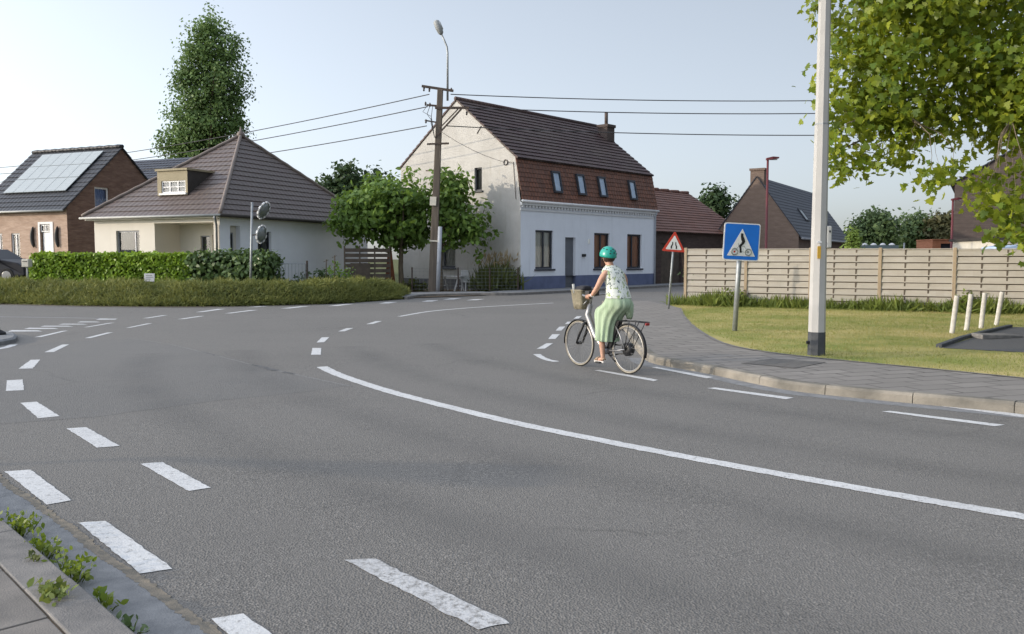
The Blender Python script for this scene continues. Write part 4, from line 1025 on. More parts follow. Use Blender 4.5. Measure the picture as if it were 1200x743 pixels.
# raised garden ground on the left
mb = MB(); gx, gy = 40, 24
hgt = lambda x, y: GZ * max(0, min(1, (y - 33.0) / 2.5)) * max(0, min(1, (-5.5 - x) / 3.0)) + .35 * max(0, min(1, (y - 40) / 4)) * max(0, min(1, (-14 - x) / 3.0))
for i in range(gx):
    for j in range(gy):
        c_ = [(-70 + 65 * (i + a) / gx, 31.5 + 40 * (j + b) / gy) for a, b in ((0, 0), (1, 0), (1, 1), (0, 1))]
        mb.q([(x, y, hgt(x, y) - .01) for x, y in c_])
struct(mb.build('garden_ground', M['ground'], None, False, -1))
dr = [(-70, 31.6), (-22.6, 31.6), (-21.6, 34), (-22.5, 40), (-70, 40)]
mb = MB()
for j in range(20):
    y0, y1 = 31.6 + 9 * j / 20, 31.6 + 9 * (j + 1) / 20
    mb.q([(-70, y0, hgt(-30, y0) + .01), (-21.9, y0, hgt(-30, y0) + .01), (-21.9, y1, hgt(-30, y1) + .01), (-70, y1, hgt(-30, y1) + .01)])
struct(mb.build('driveway', M['gutter'], None, False, -1))
mb = MB(); mb.q([G(476, 350) + Z * .03, G(610, 345) + Z * .03, Vector((HO.x, HO.y, .03)), Vector((HO.x - 9, HO.y + 8, .03)), Vector((-12, 37, .03))]) ; struct(mb.build('garden_soil', M['dirt'], None, False, -1))

# ------------------------------------------------------------------ houses and things behind the fence
br_ = Vector((.52, .855, 0)).normalized(); bg2 = Vector((-br_.y, br_.x, 0))
GC = A(936, 275, 55); brh = root('gabled_house', 'brown brick house with chimney and navy slate roof behind the fence', 'house', Vector((GC.x, GC.y, 0)), math.atan2(br_.y, br_.x))
bE, bP, bW, bLn = GC.z, A(886, 207, 56.4).z, 2.76, 17.3
gwf = WF((0, 2 * bW, 0), (0, -1, 0))
wall('gable_wall', brh, gwf, 2 * bW, bP + .1, [], M['brick_brown'], [(0, bE, bW, bP), (bW, bP, 2 * bW, bE)])
bff = WF((0, 0, 0), (1, 0, 0))
wall('front_wall', brh, bff, bLn, bE, [(2, 3.2, 1, 2.3, .12), (7, 8.2, 1, 2.3, .12)], M['brick_brown'])
for u in (2, 7): window(brh, bff, u, u + 1.2, 1, 2.3, 'frame_white', 'curtain_grey', .12, 2)
wall('gable_wall', brh, WF((bLn, 0, 0), (0, 1, 0)), 2 * bW, bP + .1, [], M['brick_brown'], [(0, bE, bW, bP), (bW, bP, 2 * bW, bE)])
bsl = (bP - bE) / bW
mb = MB(); slope(mb, (-.06, -.2, bE - .2 * bsl), (bLn + .06, -.2, bE - .2 * bsl), (bLn + .06, bW, bP), (-.06, bW, bP), 18, .02, .04); mb.build('roof', M['tile_navy'], brh, False, -1)
mb = MB(); slope(mb, (bLn + .06, 2 * bW + .2, bE - .2 * bsl), (-.06, 2 * bW + .2, bE - .2 * bsl), (-.06, bW, bP), (bLn + .06, bW, bP), 18, .02, .04); mb.build('roof', M['tile_navy'], brh, False, -1)
mb = MB(); mb.box(.1, .75, bW - .45, bW + .45, bP - .6, bP + .42); mb.box(.04, .81, bW - .51, bW + .51, bP + .42, bP + .56); mb.build('chimney', M['brick_brown'], brh)
mb = MB(); mb.tube([(-.1, -.25, bE - .25), (bLn + .1, -.25, bE - .25)], .07, 8); mb.build('gutter', M['zinc'], brh, True)
bn = Vector((0, -(bP - bE), bW)).normalized()
for (xa, ta) in ((5.2, .28), (12.0, .30)):
    P_ = lambda x, t__, o__: Vector((x, bW * t__, bE + (bP - bE) * t__)) + bn * o__
    mb = MB()
    for (x0_, x1_, t0_, t1_) in ((xa, xa + .1, ta, ta + .22), (xa + 1.0, xa + 1.1, ta, ta + .22), (xa + .1, xa + 1.0, ta, ta + .02), (xa + .1, xa + 1.0, ta + .2, ta + .22)):
        mb.hexa([P_(x0_, t0_, .03), P_(x1_, t0_, .03), P_(x1_, t1_, .03), P_(x0_, t1_, .03), P_(x0_, t0_, .13), P_(x1_, t0_, .13), P_(x1_, t1_, .13), P_(x0_, t1_, .13)])
    o = mb.build('skylight', M['frame_dark'], brh)
    mb = MB(); mb.q([P_(xa + .08, ta + .015, .10), P_(xa + 1.02, ta + .015, .10), P_(xa + 1.02, ta + .205, .10), P_(xa + .08, ta + .205, .10)]); mb.build('pane', M['solar'], o, False, -1)
# right brick house
RB = A(1119, 214, 55); rbh = root('brick_house', 'tall dark brown brick gable house at the right edge behind the leaves', 'house', Vector((RB.x, RB.y, 0)), R(-29))
e_ = RB.z; rwf = WF((0, 0, 0), (1, 0, 0)); RW = 9.0; rpk = e_ + 2.7
wall('gable_wall', rbh, rwf, RW, rpk + .1, [(5.2, 6.3, 3.6, 4.8, .12)], M['brick_right'], [(0, e_, RW / 2, rpk), (RW / 2, rpk, RW, e_)])
window(rbh, rwf, 5.2, 6.3, 3.6, 4.8, 'frame_white', 'curtain_grey', .12, 2)
wall('side_wall', rbh, WF((0, 10, 0), (0, -1, 0)), 10, e_, [], M['brick_right']); wall('side_wall', rbh, WF((RW, 0, 0), (0, 1, 0)), 10, e_, [], M['brick_right'])
sl_ = 2.7 / (RW / 2)
mb = MB(); slope(mb, (-.25, 10.1, e_ - .25 * sl_), (-.25, -.15, e_ - .25 * sl_), (RW / 2, -.15, rpk), (RW / 2, 10.1, rpk), 14, .03, .05); mb.build('roof', M['tile_navy'], rbh, False, -1)
mb = MB(); slope(mb, (RW + .25, -.15, e_ - .25 * sl_), (RW + .25, 10.1, e_ - .25 * sl_), (RW / 2, 10.1, rpk), (RW / 2, -.15, rpk), 14, .03, .05); mb.build('roof', M['tile_navy'], rbh, False, -1)
# white garage in front of it
WG = A(1165, 281, 46); wgr = root('garage', 'low white garage with dark flat roof edge at the right', 'garage', Vector((WG.x, WG.y, 0)), R(-4))
gwf2 = WF((0, 0, 0), (1, 0, 0))
wall('front_wall', wgr, gwf2, 6, WG.z, [(1.2, 3.8, 0, 2.0, .15)], M['trim_cream']); wall('side_wall', wgr, WF((0, 5, 0), (0, -1, 0)), 5, WG.z, [], M['trim_cream'])
mb = MB(); gwf2.box(mb, -.15, 6.15, WG.z, WG.z + .14, -5.2, .15); mb.build('roof', M['dark_panel'], wgr)
mb = MB()
for i in range(10): gwf2.box(mb, 1.2, 3.8, i * .2 + .005, i * .2 + .195, -.15, -.12)
mb.build('door', M['trim_white'], wgr)
# orange brick shed
OB = A(1093, 281.5, 64); obs = root('brick_shed', 'small orange brick shed with dark blue opening left of the dark brick house', 'shed', Vector((OB.x, OB.y, 0)), R(-4))
owf = WF((0, 0, 0), (1, 0, 0))
wall('front_wall', obs, owf, 3.4, OB.z, [(.6, 2.7, 0, OB.z - .26, .2)], M['brick_orange']); wall('side_wall', obs, WF((0, 3, 0), (0, -1, 0)), 3, OB.z, [], M['brick_orange'])
mb = MB(); owf.box(mb, -.05, 3.45, OB.z, OB.z + .08, -3, .06); mb.build('roof', M['brick_orange'], obs)
mb = MB(); owf.box(mb, .6, 2.7, 0, OB.z - .26, -.25, -.2); mb.build('door', M['frame_dark'], obs)
# carport roof with four pale domes
CPt = A(1008, 296, 58); cpz = A(1030, 287, 58).z
cpr = root('carport', 'dark green sheet roof with four pale ridge lights behind the fence', 'carport', Vector((CPt.x, CPt.y, 0)), R(-3))
z0c, z1c = A(1008, 297, 58).z, cpz
mb = MB(); mb.hexa([(0, 0, z0c), (2.6, 0, z0c), (2.6, 3.2, z0c), (0, 3.2, z0c), (.6, 1.2, z1c), (3.0, 1.2, z1c), (3.0, 2.4, z1c), (.6, 2.4, z1c)]); mb.build('roof', M['carport'], cpr)
for x in (.1, 2.5): 
    mb = MB(); mb.box(x, x + .1, .1, .2, 0, z0c); mb.build('post', M['steel'], cpr)
for i in range(4):
    mb = MB(); mb.lathe([(.22, -.02), (.2, .06), (.12, .12), (.02, .15)], 10, (.8 + i * .62, 1.5, z1c)); mb.build('roof_light', M['trim_white'], cpr, True)
mb = MB(); mb.tube([(3.3, 1.0, 0), (3.3, 1.0, z1c + .15)], .06, 8); mb.build('drain_pipe', M['steel'], cpr, True)

# maroon street lamps behind the fence
def maroon_lamp(px, ytop, Y, arm, label):
    b_ = A(px, 300, Y); zt_ = A(px, ytop, Y).z
    t = root('street_lamp', label, 'street lamp', (b_.x, Y, 0), 0, 'maroon street lamps behind the fence')
    mb = MB(); mb.tube([(0, 0, 0), (0, 0, 1.2), (0, 0, 1.25), (0, 0, zt_)], [.11, .11, .075, .06], 10); mb.build('pole', M['lamp_red'], t, True)
    mb = MB(); mb.rings([[(x, y, z) for x, y, z in r_] for r_ in ([(-.08, -.1, zt_ - .03), (-.08, .1, zt_ - .03), (-.08, .1, zt_ + .08), (-.08, -.1, zt_ + .08)], [(arm * .4, -.15, zt_), (arm * .4, .15, zt_), (arm * .4, .15, zt_ + .15), (arm * .4, -.15, zt_ + .15)], [(arm, -.1, zt_ + .06), (arm, .1, zt_ + .06), (arm, .1, zt_ + .13), (arm, -.1, zt_ + .13)])])
    h = mb.build('lamp_head', M['lamp_red'], t)
    mb = MB(); mb.box(arm * .25, arm * .85, -.09, .09, zt_ - .02, zt_ + .02); mb.build('lens', M['lamp_glass'], h)
maroon_lamp(897.5, 187, 46, .58, 'maroon street lamp with slim flat head in front of brown house')
maroon_lamp(1114.5, 234.5, 52, .5, 'thinner maroon street lamp close to the dark brick house corner')

# ------------------------------------------------------------------ fence of wooden panels
fence = root('wooden_fence', 'weathered wooden panel fence with pine posts behind the lawn', 'fence', FA)
pw = 1.86; fh0 = 1.84
npan = 14
for i in range(npan + 1):
    p_ = fdir * (i * (pw + .09)); h_ = fh0 - .010 * i
    mb = MB(); c_ = p_
    a = c_ - fdir * .045; b = c_ + fdir * .045; k = fn * .05
    mb.hexa([a + k, b + k, b - k, a - k, a + k + Z * (h_ + .03), b + k + Z * (h_ + .03), b - k + Z * (h_ + .03), a - k + Z * (h_ + .03)])
    mb.build('post', M['wood_post'], fence, False, .008)
    if i == npan: break
    o_ = p_ + fdir * .045; h_ = fh0 - .010 * i - .005
    mb = MB(); nb_ = 9; bhh = (h_ - .06) / nb_
    fr = lambda u, z, d: o_ + fdir * u + Z * z + fn * d
    for r_ in range(nb_):
        z0_ = .05 + r_ * bhh; ph = (r_ % 2)
        for s_ in range(9):
            u0_, u1_ = pw * s_ / 9, pw * (s_ + 1) / 9
            f0 = .0035 * math.cos(math.pi * (s_ / 3.0) + math.pi * ph); f1 = .0035 * math.cos(math.pi * ((s_ + 1) / 3.0) + math.pi * ph)
            zj = .004 * math.sin(i * 3 + r_ * 1.7); tl = .022
            mb.hexa([fr(u0_, z0_ + zj, f0 + .005 + tl), fr(u1_, z0_ + zj, f1 + .005 + tl), fr(u1_, z0_ + zj, f1 - .005 + tl), fr(u0_, z0_ + zj, f0 - .005 + tl),
                     fr(u0_, z0_ + bhh * .86 + zj, f0 + .005), fr(u1_, z0_ + bhh * .86 + zj, f1 + .005), fr(u1_, z0_ + bhh * .86 + zj, f1 - .005), fr(u0_, z0_ + bhh * .86 + zj, f0 - .005)])
    mb.build('panel', M['wood_fence'], fence, False, 0)
    mb = MB(); mb.hexa([fr(.02, .05, -.022), fr(pw - .02, .05, -.022), fr(pw - .02, .05, -.03), fr(.02, .05, -.03), fr(.02, h_ - .03, -.022), fr(pw - .02, h_ - .03, -.022), fr(pw - .02, h_ - .03, -.03), fr(.02, h_ - .03, -.03)]); mb.build('backing', M['wood_old'], fence)  # dark sheet behind the board gaps, stands in for the shadow lines
    for k_ in (1 / 3, 2 / 3):
        mb = MB(); u_ = pw * k_ + .01
        mb.hexa([fr(u_ - .02, .06, .020), fr(u_ + .02, .06, .020), fr(u_ + .02, .06, -.045), fr(u_ - .02, .06, -.045), fr(u_ - .02, h_ - .035, .020), fr(u_ + .02, h_ - .035, .020), fr(u_ + .02, h_ - .035, -.045), fr(u_ - .02, h_ - .035, -.045)])
        mb.build('batten', M['wood_old'], fence, False, 0)
    mb = MB(); a, b = fr(0, h_ - .012, 0), fr(pw, h_ - .012, 0); mb.bar(a, b, .055, .03); mb.build('top_rail', M['wood_fence'], fence)

# ------------------------------------------------------------------ signs
def sign_frame(base, tip, yaw):   # local x right, y away, z along pole
    pass
b_ = G(862, 388, KH); Yb = b_.y
t_ = A(868.5, 262, Yb)
sg = root('cycle_crossing_sign', 'blue square sign with white triangle and cyclist on a leaning grey pole', 'road sign', b_)
ax = (t_ - b_); lean = math.atan2(ax.x, ax.z); sg.rotation_euler = (0, lean + R(.8), R(6))
Hs = ax.length
mb = MB(); mb.tube([(0, .05, -.1), (0, .05, Hs - .03)], .052, 14); mb.build('pole', M['steel'], sg, True)
sw = .385; zc = Hs - sw + .01
def rrect(w_, r_, n=5):
    out = []
    for (cx_, cz_, a0_) in ((w_ - r_, w_ - r_, 0), (-w_ + r_, w_ - r_, 90), (-w_ + r_, -w_ + r_, 180), (w_ - r_, -w_ + r_, 270)):
        for i in range(n + 1): a_ = R(a0_ + 90 * i / n); out.append((cx_ + r_ * math.cos(a_), cz_ + r_ * math.sin(a_)))
    return out
def plate(poly, y0, y1, m, name, par, cx_=0, cz_=0):
    mb = MB(); mb.prism([(x + cx_, z + cz_) for x, z in poly], y0, y1); return mb.build(name, M[m], par)
pl_ = plate(rrect(sw, .05), -.02, -.006, 'sign_white', 'plate', sg, 0, zc)
plate(rrect(sw - .022, .04), -.024, -.0215, 'sign_blue', 'face', pl_, 0, zc)
plate([(-.30, -.29), (.30, -.29), (.0, .27)], -.028, -.0255, 'sign_white', 'triangle', pl_, 0, zc)
for s_, nm in ((-1, 'sign_grey'), (1, 'sign_grey')):
    mb = MB(); cc = Vector((.145 * s_, -.031, zc - .205)); mb.tube([cc + Vector((.065 * math.cos(R(20 * i)), 0, .065 * math.sin(R(20 * i)))) for i in range(18)], .013, 6, closed=True); mb.build('symbol_wheel', M[nm], pl_, True)
    mb = MB(); mb.tube([cc + Vector((0, .002, 0)), cc + Vector((0, -.004, 0))], .022, 10); mb.build('symbol_hub', M['sign_red' if s_ < 0 else 'sign_grey'], pl_)
mb = MB()
rider = [(-.03, .17), (.0, .18), (.025, .16), (.02, .13), (.055, .06), (.07, .01), (.055, -.03), (.01, -.075), (-.005, -.10), (.01, -.22), (-.03, -.225), (-.045, -.10), (-.055, -.075), (-.01, -.03), (.0, .01), (-.015, .05), (-.03, .12)]
mb.prism([(x, z + zc) for x, z in rider], -.033, -.0285); mb.build('symbol_rider', M['sign_black'], pl_)
mb = MB()
fr2 = lambda x, z: Vector((x, -.030, zc + z))
for a, b in (((-.145, -.205), (-.06, -.09)), ((-.06, -.09), (.0, -.2)), ((.0, -.2), (.145, -.205)), ((.145, -.205), (.06, -.09)), ((.06, -.09), (-.06, -.09)), ((-.06, -.09), (-.075, -.03))): mb.bar(fr2(*a), fr2(*b), .008, .004, Vector((0, 1, 0)))
mb.build('symbol_frame', M['sign_grey'], pl_)
mb = MB()
for z_ in (zc - .2, zc + .2): mb.box(-.09, .09, -.006, .10, z_ - .02, z_ + .02)
mb.build('bracket', M['steel'], sg)

b_ = G(783.5, 362, KH); Yb = b_.y; t_ = A(791, 271, Yb)
ax = t_ - b_; tg = root('warning_sign', 'red-edged triangular road narrows sign on thin leaning pole', 'road sign', b_)
tg.rotation_euler = (0, math.atan2(ax.x, ax.z), R(2)); Hs = ax.length
mb = MB(); mb.tube([(0, .03, -.1), (0, .03, Hs - .12)], .032, 10); mb.build('pole', M['steel'], tg, True)
def tri(r_, rr=.03):
    pts = []
    for k in range(3):
        a_ = R(90 + 120 * k); c_ = Vector((math.cos(a_), math.sin(a_))) * (r_ - rr * 1.6)
        for i in range(5): b2 = a_ + R(-60 + 30 * i); pts.append((c_.x + rr * math.cos(b2), c_.y + rr * math.sin(b2)))
    return pts
tr_ = .40; zc = Hs - tr_
pl_ = plate(tri(tr_), -.02, -.006, 'sign_red', 'plate', tg, 0, zc)
plate(tri(tr_ * .70, .02), -.024, -.0215, 'sign_white', 'face', pl_, 0, zc - .002)
for s_ in (-1, 1):
    plate([(.035 * s_, .08), (.06 * s_, .08), (.06 * s_, .01), (.095 * s_, -.05), (.095 * s_, -.12), (.055 * s_, -.12), (.055 * s_, -.05), (.03 * s_, .01)], -.028, -.0255, 'sign_black', 'symbol_bar', pl_, 0, zc)

# ------------------------------------------------------------------ big steel pole on the right
b_ = G(956.5, 416, KH); pz = .12
bp = root('lamp_pole', 'tall pale octagonal steel pole with black base and junction box', 'lamp pole', b_, R(12))
b_.z = KH
def octa(r_, z): return [(r_ * math.cos(R(22.5 + 45 * i)), r_ * math.sin(R(22.5 + 45 * i)), z) for i in range(8)]
mb = MB(); mb.rings([octa(.129, .36), octa(.117, 1.9), octa(.105, 3.55)]); mb.build('shaft', M['pole_grey'], bp)
mb = MB(); mb.rings([octa(.101, 3.55), octa(.072, 9.0)]); mb.build('shaft', M['pole_grey'], bp)
mb = MB(); mb.rings([octa(.108, 3.54), octa(.108, 3.56)]); mb.build('joint_ring', M['steel'], bp)
mb = MB(); mb.rings([octa(.135, -.05), octa(.132, .362)]); mb.build('base', M['pole_base'], bp)
box_r = Matrix.Rotation(-R(12), 3, 'Z')
def bx_(mb, x0, x1, y0, y1, z0, z1): mb.hexa([box_r @ Vector(p) for p in ((x0, y0, z0), (x1, y0, z0), (x1, y1, z0), (x0, y1, z0), (x0, y0, z1), (x1, y0, z1), (x1, y1, z1), (x0, y1, z1))])
mb = MB(); bx_(mb, .085, .165, -.10, .07, 1.66, 2.0); jb = mb.build('junction_box', M['box_grey'], bp, False, .02)
mb = MB(); bx_(mb, .115, .14, -.106, -.099, 1.90, 1.93); mb.build('lock', M['black'], jb)
mb = MB(); bx_(mb, -.062, -.010, -.122, -.11, 1.50, 1.69); mb.build('sticker', M['yellow'], bp)
mb = MB(); bx_(mb, -.07, .0, -.121, -.11, 1.74, 1.765); mb.build('strap', M['trim_white'], bp)
for z_ in (5.45, 5.78):
    mb = MB(); mb.tube([(-.10, 0, z_), (-.17, 0, z_ - .03), (-.18, 0, z_ + .06)], .02, 6); mb.build('hook', M['black'], bp, True)
mb = MB(); mb.tube([box_r @ Vector((-.165, -.02, .20)), box_r @ Vector((-.12, -.02, .20))], .025, 8); mb.build('bolt', M['black'], bp)
mb = MB(); mb.tube([(0, 0, 8.95), (0, 0, 9.6), (-.4, 0, 10.1), (-1.6, 0, 10.3)], [.07, .06, .05, .045], 8); mb.build('arm', M['pole_grey'], bp, True)
mb = MB(); mb.hexa([(-1.5, -.12, 10.24), (-2.2, -.16, 10.26), (-2.2, .16, 10.26), (-1.5, .12, 10.24), (-1.5, -.1, 10.36), (-2.2, -.1, 10.38), (-2.2, .1, 10.38), (-1.5, .1, 10.36)]); mb.build('lamp_head', M['lamp_grey'], bp, False, .03)

# white bollards
posts = [((1115.5, 390.5), (1121.5, 346.5)), ((1132.5, 387), (1138, 345)), ((1149.5, 384.5), (1154, 345.5)), ((1167.5, 381), (1174, 345))]
bl = ['leftmost of the four leaning white bollards beside the parking bay', 'second from left of the four leaning white bollards', 'third from left of four white bollards, the most upright one', 'rightmost of the four leaning white bollards near the fence weeds']
proto = None
for (bp_, tp_), lab in zip(posts, bl):
    b_ = G(*bp_, KH); t_ = A(*tp_, b_.y); ax = t_ - b_
    if proto is None:
        proto = root('bollard', lab, 'bollard', b_, 0, 'white bollards beside the parking bay'); h_ = ax.length
        mb = MB(); mb.lathe([(.048, -.1), (.048, h_ - .012), (.042, h_)], 14); mb.build('post', M['bollard'], proto, False, .004)
        mb = MB(); mb.lathe([(.040, h_ - .001), (.035, h_ + .004)], 12); mb.build('cap', M['wood_old'], proto)
        o = proto
    else:
        o = copy_tree(proto); o['label'] = lab; o.location = b_
    o.rotation_euler = (0, math.atan2(ax.x, ax.z), 0)
# bay edging
mb = MB(); ep = [G(1100, 407.5, KH), G(1126, 398, KH), G(1152, 391, KH), G(1184, 383.5, KH)]
for i in range(3):
    a, b = ep[i], ep[i + 1]; d = (b - a).normalized(); mb.bar(a + d * .02, b - d * .02, .10, .12)
struct(mb.build('bay_edging', M['pole_base'], None, False, .012))
b_ = G(1165, 396, KH); sl2 = root('paving_slab', 'broken grey paving slab lying at the corner of the parking bay', 'slab', b_, R(20))
mb = MB(); mb.hexa([(-.5, -.18, .0), (.5, -.2, .0), (.45, .2, .0), (-.4, .16, .0), (-.5, -.18, .09), (.5, -.2, .05), (.45, .2, .06), (-.4, .16, .10)]); mb.build('slab', M['kerbL'], sl2, False, .015)

# ------------------------------------------------------------------ utility pole with street lamp and wires
b_ = G(506.5, 344); UY = b_.y; t_ = A(516, 105, UY); ax = t_ - b_
up = root('utility_pole', 'weathered leaning utility pole with crossarms, insulators and a street lamp', 'utility pole', b_)
up.rotation_euler = (0, math.atan2(ax.x, ax.z), 0); UH = ax.length
sqr = lambda w_, z: [(-w_, -w_ * .8, z), (w_, -w_ * .8, z), (w_, w_ * .8, z), (-w_, w_ * .8, z)]
mb = MB(); mb.rings([sqr(.185, -.1), sqr(.178, 2), sqr(.15, UH * .6), sqr(.13, UH)]); mb.build('shaft', M['oldpole'], up, False, .03)
mb = MB(); mb.tube([(.26, -.1, 0), (.25, -.1, 3.1)], .10, 10); mb.build('conduit', M['conduit'], up, True)
mb = MB(); mb.box(-.26, .03, -.2, -.135, 4.05, 4.45); mb.build('notice_plate', M['trim_cream'], up)
mb = MB(); mb.box(-.205, .205, -.172, -.16, 2.4, 2.46); mb.build('band', M['trim_cream'], up)
mb = MB(); mb.bar((-.85, 0, UH + .12), (.60, 0, UH - .03), .12, .10); mb.build('crossarm', M['rust_iron'], up)
mb = MB(); mb.bar((-.2, -.1, UH - .85), (1.35, -.1, UH - .78), .10, .10); mb.bar((1.0, -.1, UH - .85), (-.15, -.1, UH - 2.2), .07, .07); mb.bar((.85, -.1, UH - .86), (.05, -.1, UH - 1.75), .05, .05); mb.build('crossarm', M['rust_iron'], up)
mb = MB(); mb.bar((-.5, -.1, UH - 2.5), (.5, -.1, UH - 2.42), .08, .08); mb.build('crossarm', M['rust_iron'], up)
mb = MB(); mb.bar((-.6, 0, UH - .72), (.1, 0, UH - .75), .08, .08); mb.build('crossarm', M['rust_iron'], up)
for (x, z) in ((-.75, UH - .01), (-.50, UH - .03), (-.65, UH - .66), (-.45, UH - .7), (-.6, UH - 1.45), (1.25, UH - 1.0), (.5, UH + .02)):
    mb = MB(); mb.lathe([(.02, -.10), (.045, -.07), (.032, -.02), (.055, .015), (.032, .06), (.014, .09)], 10, (x, 0, z)); mb.build('insulator', M['porcelain'], up, True)
mb = MB(); mb.bar((-.65, 0, UH - 1.42), (.05, 0, UH - 1.5), .06, .06); mb.build('crossarm', M['rust_iron'], up)
for k in range(3):
    mb = MB(); mb.tube([(-.55 + .12 * k, -.08, UH - .75), (-.75 + .2 * k, -.1, UH - 1.05 - .1 * k), (-.35, -.14, UH - 1.25 - .15 * k), (-.16, -.16, UH - 2.2)], .014, 5, False); mb.build('jumper_cable', M['wire'], up, True)
lb = A(524.5, 118, UY) - b_; l1 = A(524.5, 62, UY) - b_; l2 = A(521, 48, UY) - b_; l3 = A(517.5, 40.5, UY) - b_; l4 = A(510.5, 24, UY) - b_
inv = up.rotation_euler.to_matrix().transposed()
mb = MB(); mb.tube([inv @ v for v in (lb, l1, l1.lerp(l2, .5) + Vector((.04, 0, 0)), l2, l3)], [.05, .045, .042, .04, .04], 8); mb.build('lamp_arm', M['steel'], up, True)
hd = MB(); a, b = inv @ l3, inv @ l4; d = (b - a).normalized(); sd = Vector((0, 1, 0)); upv = d.cross(sd)
def rr_(p, w_, h_): return [p + sd * w_ * math.cos(R(45 * i + 22)) + upv * h_ * math.sin(R(45 * i + 22)) for i in range(8)]
hd.rings([rr_(a, .06, .06), rr_(a.lerp(b, .12), .13, .13), rr_(a.lerp(b, .5), .16, .17), rr_(a.lerp(b, .9), .14, .15), rr_(b, .07, .08)])
lh = hd.build('lamp_head', M['lamp_grey'], up, True)
hd = MB(); hd.rings([rr_(a.lerp(b, .3) - upv * .08, .11, .10), rr_(a.lerp(b, .8) - upv * .08, .11, .10)]); hd.build('lens', M['lamp_glass'], lh, True)

def wire(p, q, sag, label, group='overhead wires', r_=.023):
    mb = MB(); n_ = 24
    mb.tube([p.lerp(q, i / n_) - Z * sag * 4 * (i / n_) * (1 - i / n_) for i in range(n_ + 1)], r_, 5, False)
    o = mb.build('overhead_wire', M['wire'], None, True); tag(o, label, 'wire', group)
LW = [((503, 110.5), 187), ((501, 125), 194.5), ((500, 147.5), 204)]
for ((px, py), yl), lab in zip(LW, ('topmost of the three wires running left from the utility pole', 'middle of the three wires running left from the utility pole', 'lowest of the three wires running left from the utility pole')):
    p = A(px, py, UY); q = A(0, yl, 67); q2 = p + (q - p) * 1.35; wire(p, q2, .8, lab)
RWs = [((528, 110.5), 109), ((528, 125.5), 124), ((522, 147.5), 150.5)]
for ((px, py), yr), lab in zip(RWs, ('topmost of the three wires running right above the mansard roof', 'middle of the three wires running right above the mansard roof', 'lowest of the three wires running right past the chimney')):
    p = A(px, py, UY); q = A(1060, yr, UY + 1); q2 = p + (q - p) * 1.4; wire(p, q2, .35, lab)
rotH = Matrix.Rotation(HRZ, 3, 'Z')
wire(A(518, 155, UY), HO + rotH @ gw.p(HD - .95, 6.32, .05), .15, 'thin service cable from the utility pole to the gable', 'overhead wires', .010)

# unseen shadow caster added at the left, its blade shaped for the road streak
H_ = 3.0; sh0, sh1 = G(170, 537), G(634, 559); off_ = Vector((SAZ.x, SAZ.y, 0)) * (H_ / math.tan(SEL)) + Z * H_
la, lb_ = sh0 + off_, sh1 + off_; ld = (lb_ - la).normalized(); lw = Vector((-ld.y, ld.x, 0))
lt = root('street_lamp', 'street lamp with long tapering arm out at the left', 'street lamp', (la.x, la.y, 0))
mb = MB(); mb.tube([(0, 0, 0), (0, 0, 1.0), (0, 0, 1.05), (0, 0, H_)], [.09, .09, .05, .035], 12); mb.build('pole', M['steel'], lt, True)
mb = MB(); rel_ = lb_ - la; L_ = rel_.length
mb.rings([[ld * (L_ * k) + lw * w_ + Z * (H_ + .04), ld * (L_ * k) - lw * w_ + Z * (H_ + .04), ld * (L_ * k) - lw * w_ + Z * (H_ - .03), ld * (L_ * k) + lw * w_ + Z * (H_ - .03)] for k, w_ in ((0, .03), (.3, .08), (.6, .20), (.85, .30), (.98, .31), (1, .27))]); mb.build('arm', M['lamp_grey'], lt)

# ------------------------------------------------------------------ traffic mirrors on a pole in the verge
b_ = G(293, 347); mY = 31.5; b_ = A(293, 337, mY); b_.z = .1
mp = root('traffic_mirror', 'pole with two round convex traffic mirrors standing in the verge', 'traffic mirror', b_)
tp = A(295.5, 237, mY); ax = tp - b_; mp.rotation_euler = (0, math.atan2(ax.x, ax.z), 0)
mb = MB(); mb.tube([(0, 0, -.2), (0, 0, ax.length)], .045, 10); mb.build('pole', M['steel'], mp, True)
for (px, py, rl) in ((305, 246, 28), (303.5, 274, 12)):
    c_ = inv @ (A(px, py, mY) - b_) if False else (A(px, py, mY) - b_)
    nrm = Vector((.95, -.25, .05)).normalized(); u_ = Z.cross(nrm).normalized(); v_ = nrm.cross(u_)
    rot_ = Matrix.Rotation(R(rl), 3, Vector((0, 1, 0))); u_, v_, nrm = rot_ @ u_, rot_ @ v_, rot_ @ nrm
    rr2 = .31; mb = MB(); n_ = 24
    mb.rings([[c_ + (u_ * math.cos(2 * math.pi * i / n_) + v_ * math.sin(2 * math.pi * i / n_)) * rr2 * k_ + nrm * h_ for i in range(n_)] for k_, h_ in ((.92, -.05), (.95, .0), (.7, .05), (.35, .08), (.02, .09))])
    f_ = mb.build('mirror_face', M['mirror'], mp, True)
    for i in range(20):
        a0_, a1_ = 2 * math.pi * i / 20, 2 * math.pi * (i + .96) / 20; mb = MB(); pts = []
        ro = rr2 * (1.13 if i % 2 else 1.05)
        for h_ in (-.04, .02):
            for (k_, a_) in ((rr2 * .93, a0_), (ro, a0_), (ro, a1_), (rr2 * .93, a1_)): pts.append(c_ + (u_ * math.cos(a_) + v_ * math.sin(a_)) * k_ + nrm * h_)
        mb.hexa(pts); mb.build('rim_segment', M['sign_white' if i % 2 else 'lamp_grey'], f_)
    mb = MB(); mb.tube([c_ - nrm * .05, Vector((0, 0, c_.z - .05))], .025, 6); mb.build('bracket', M['rust_iron'], mp, True)

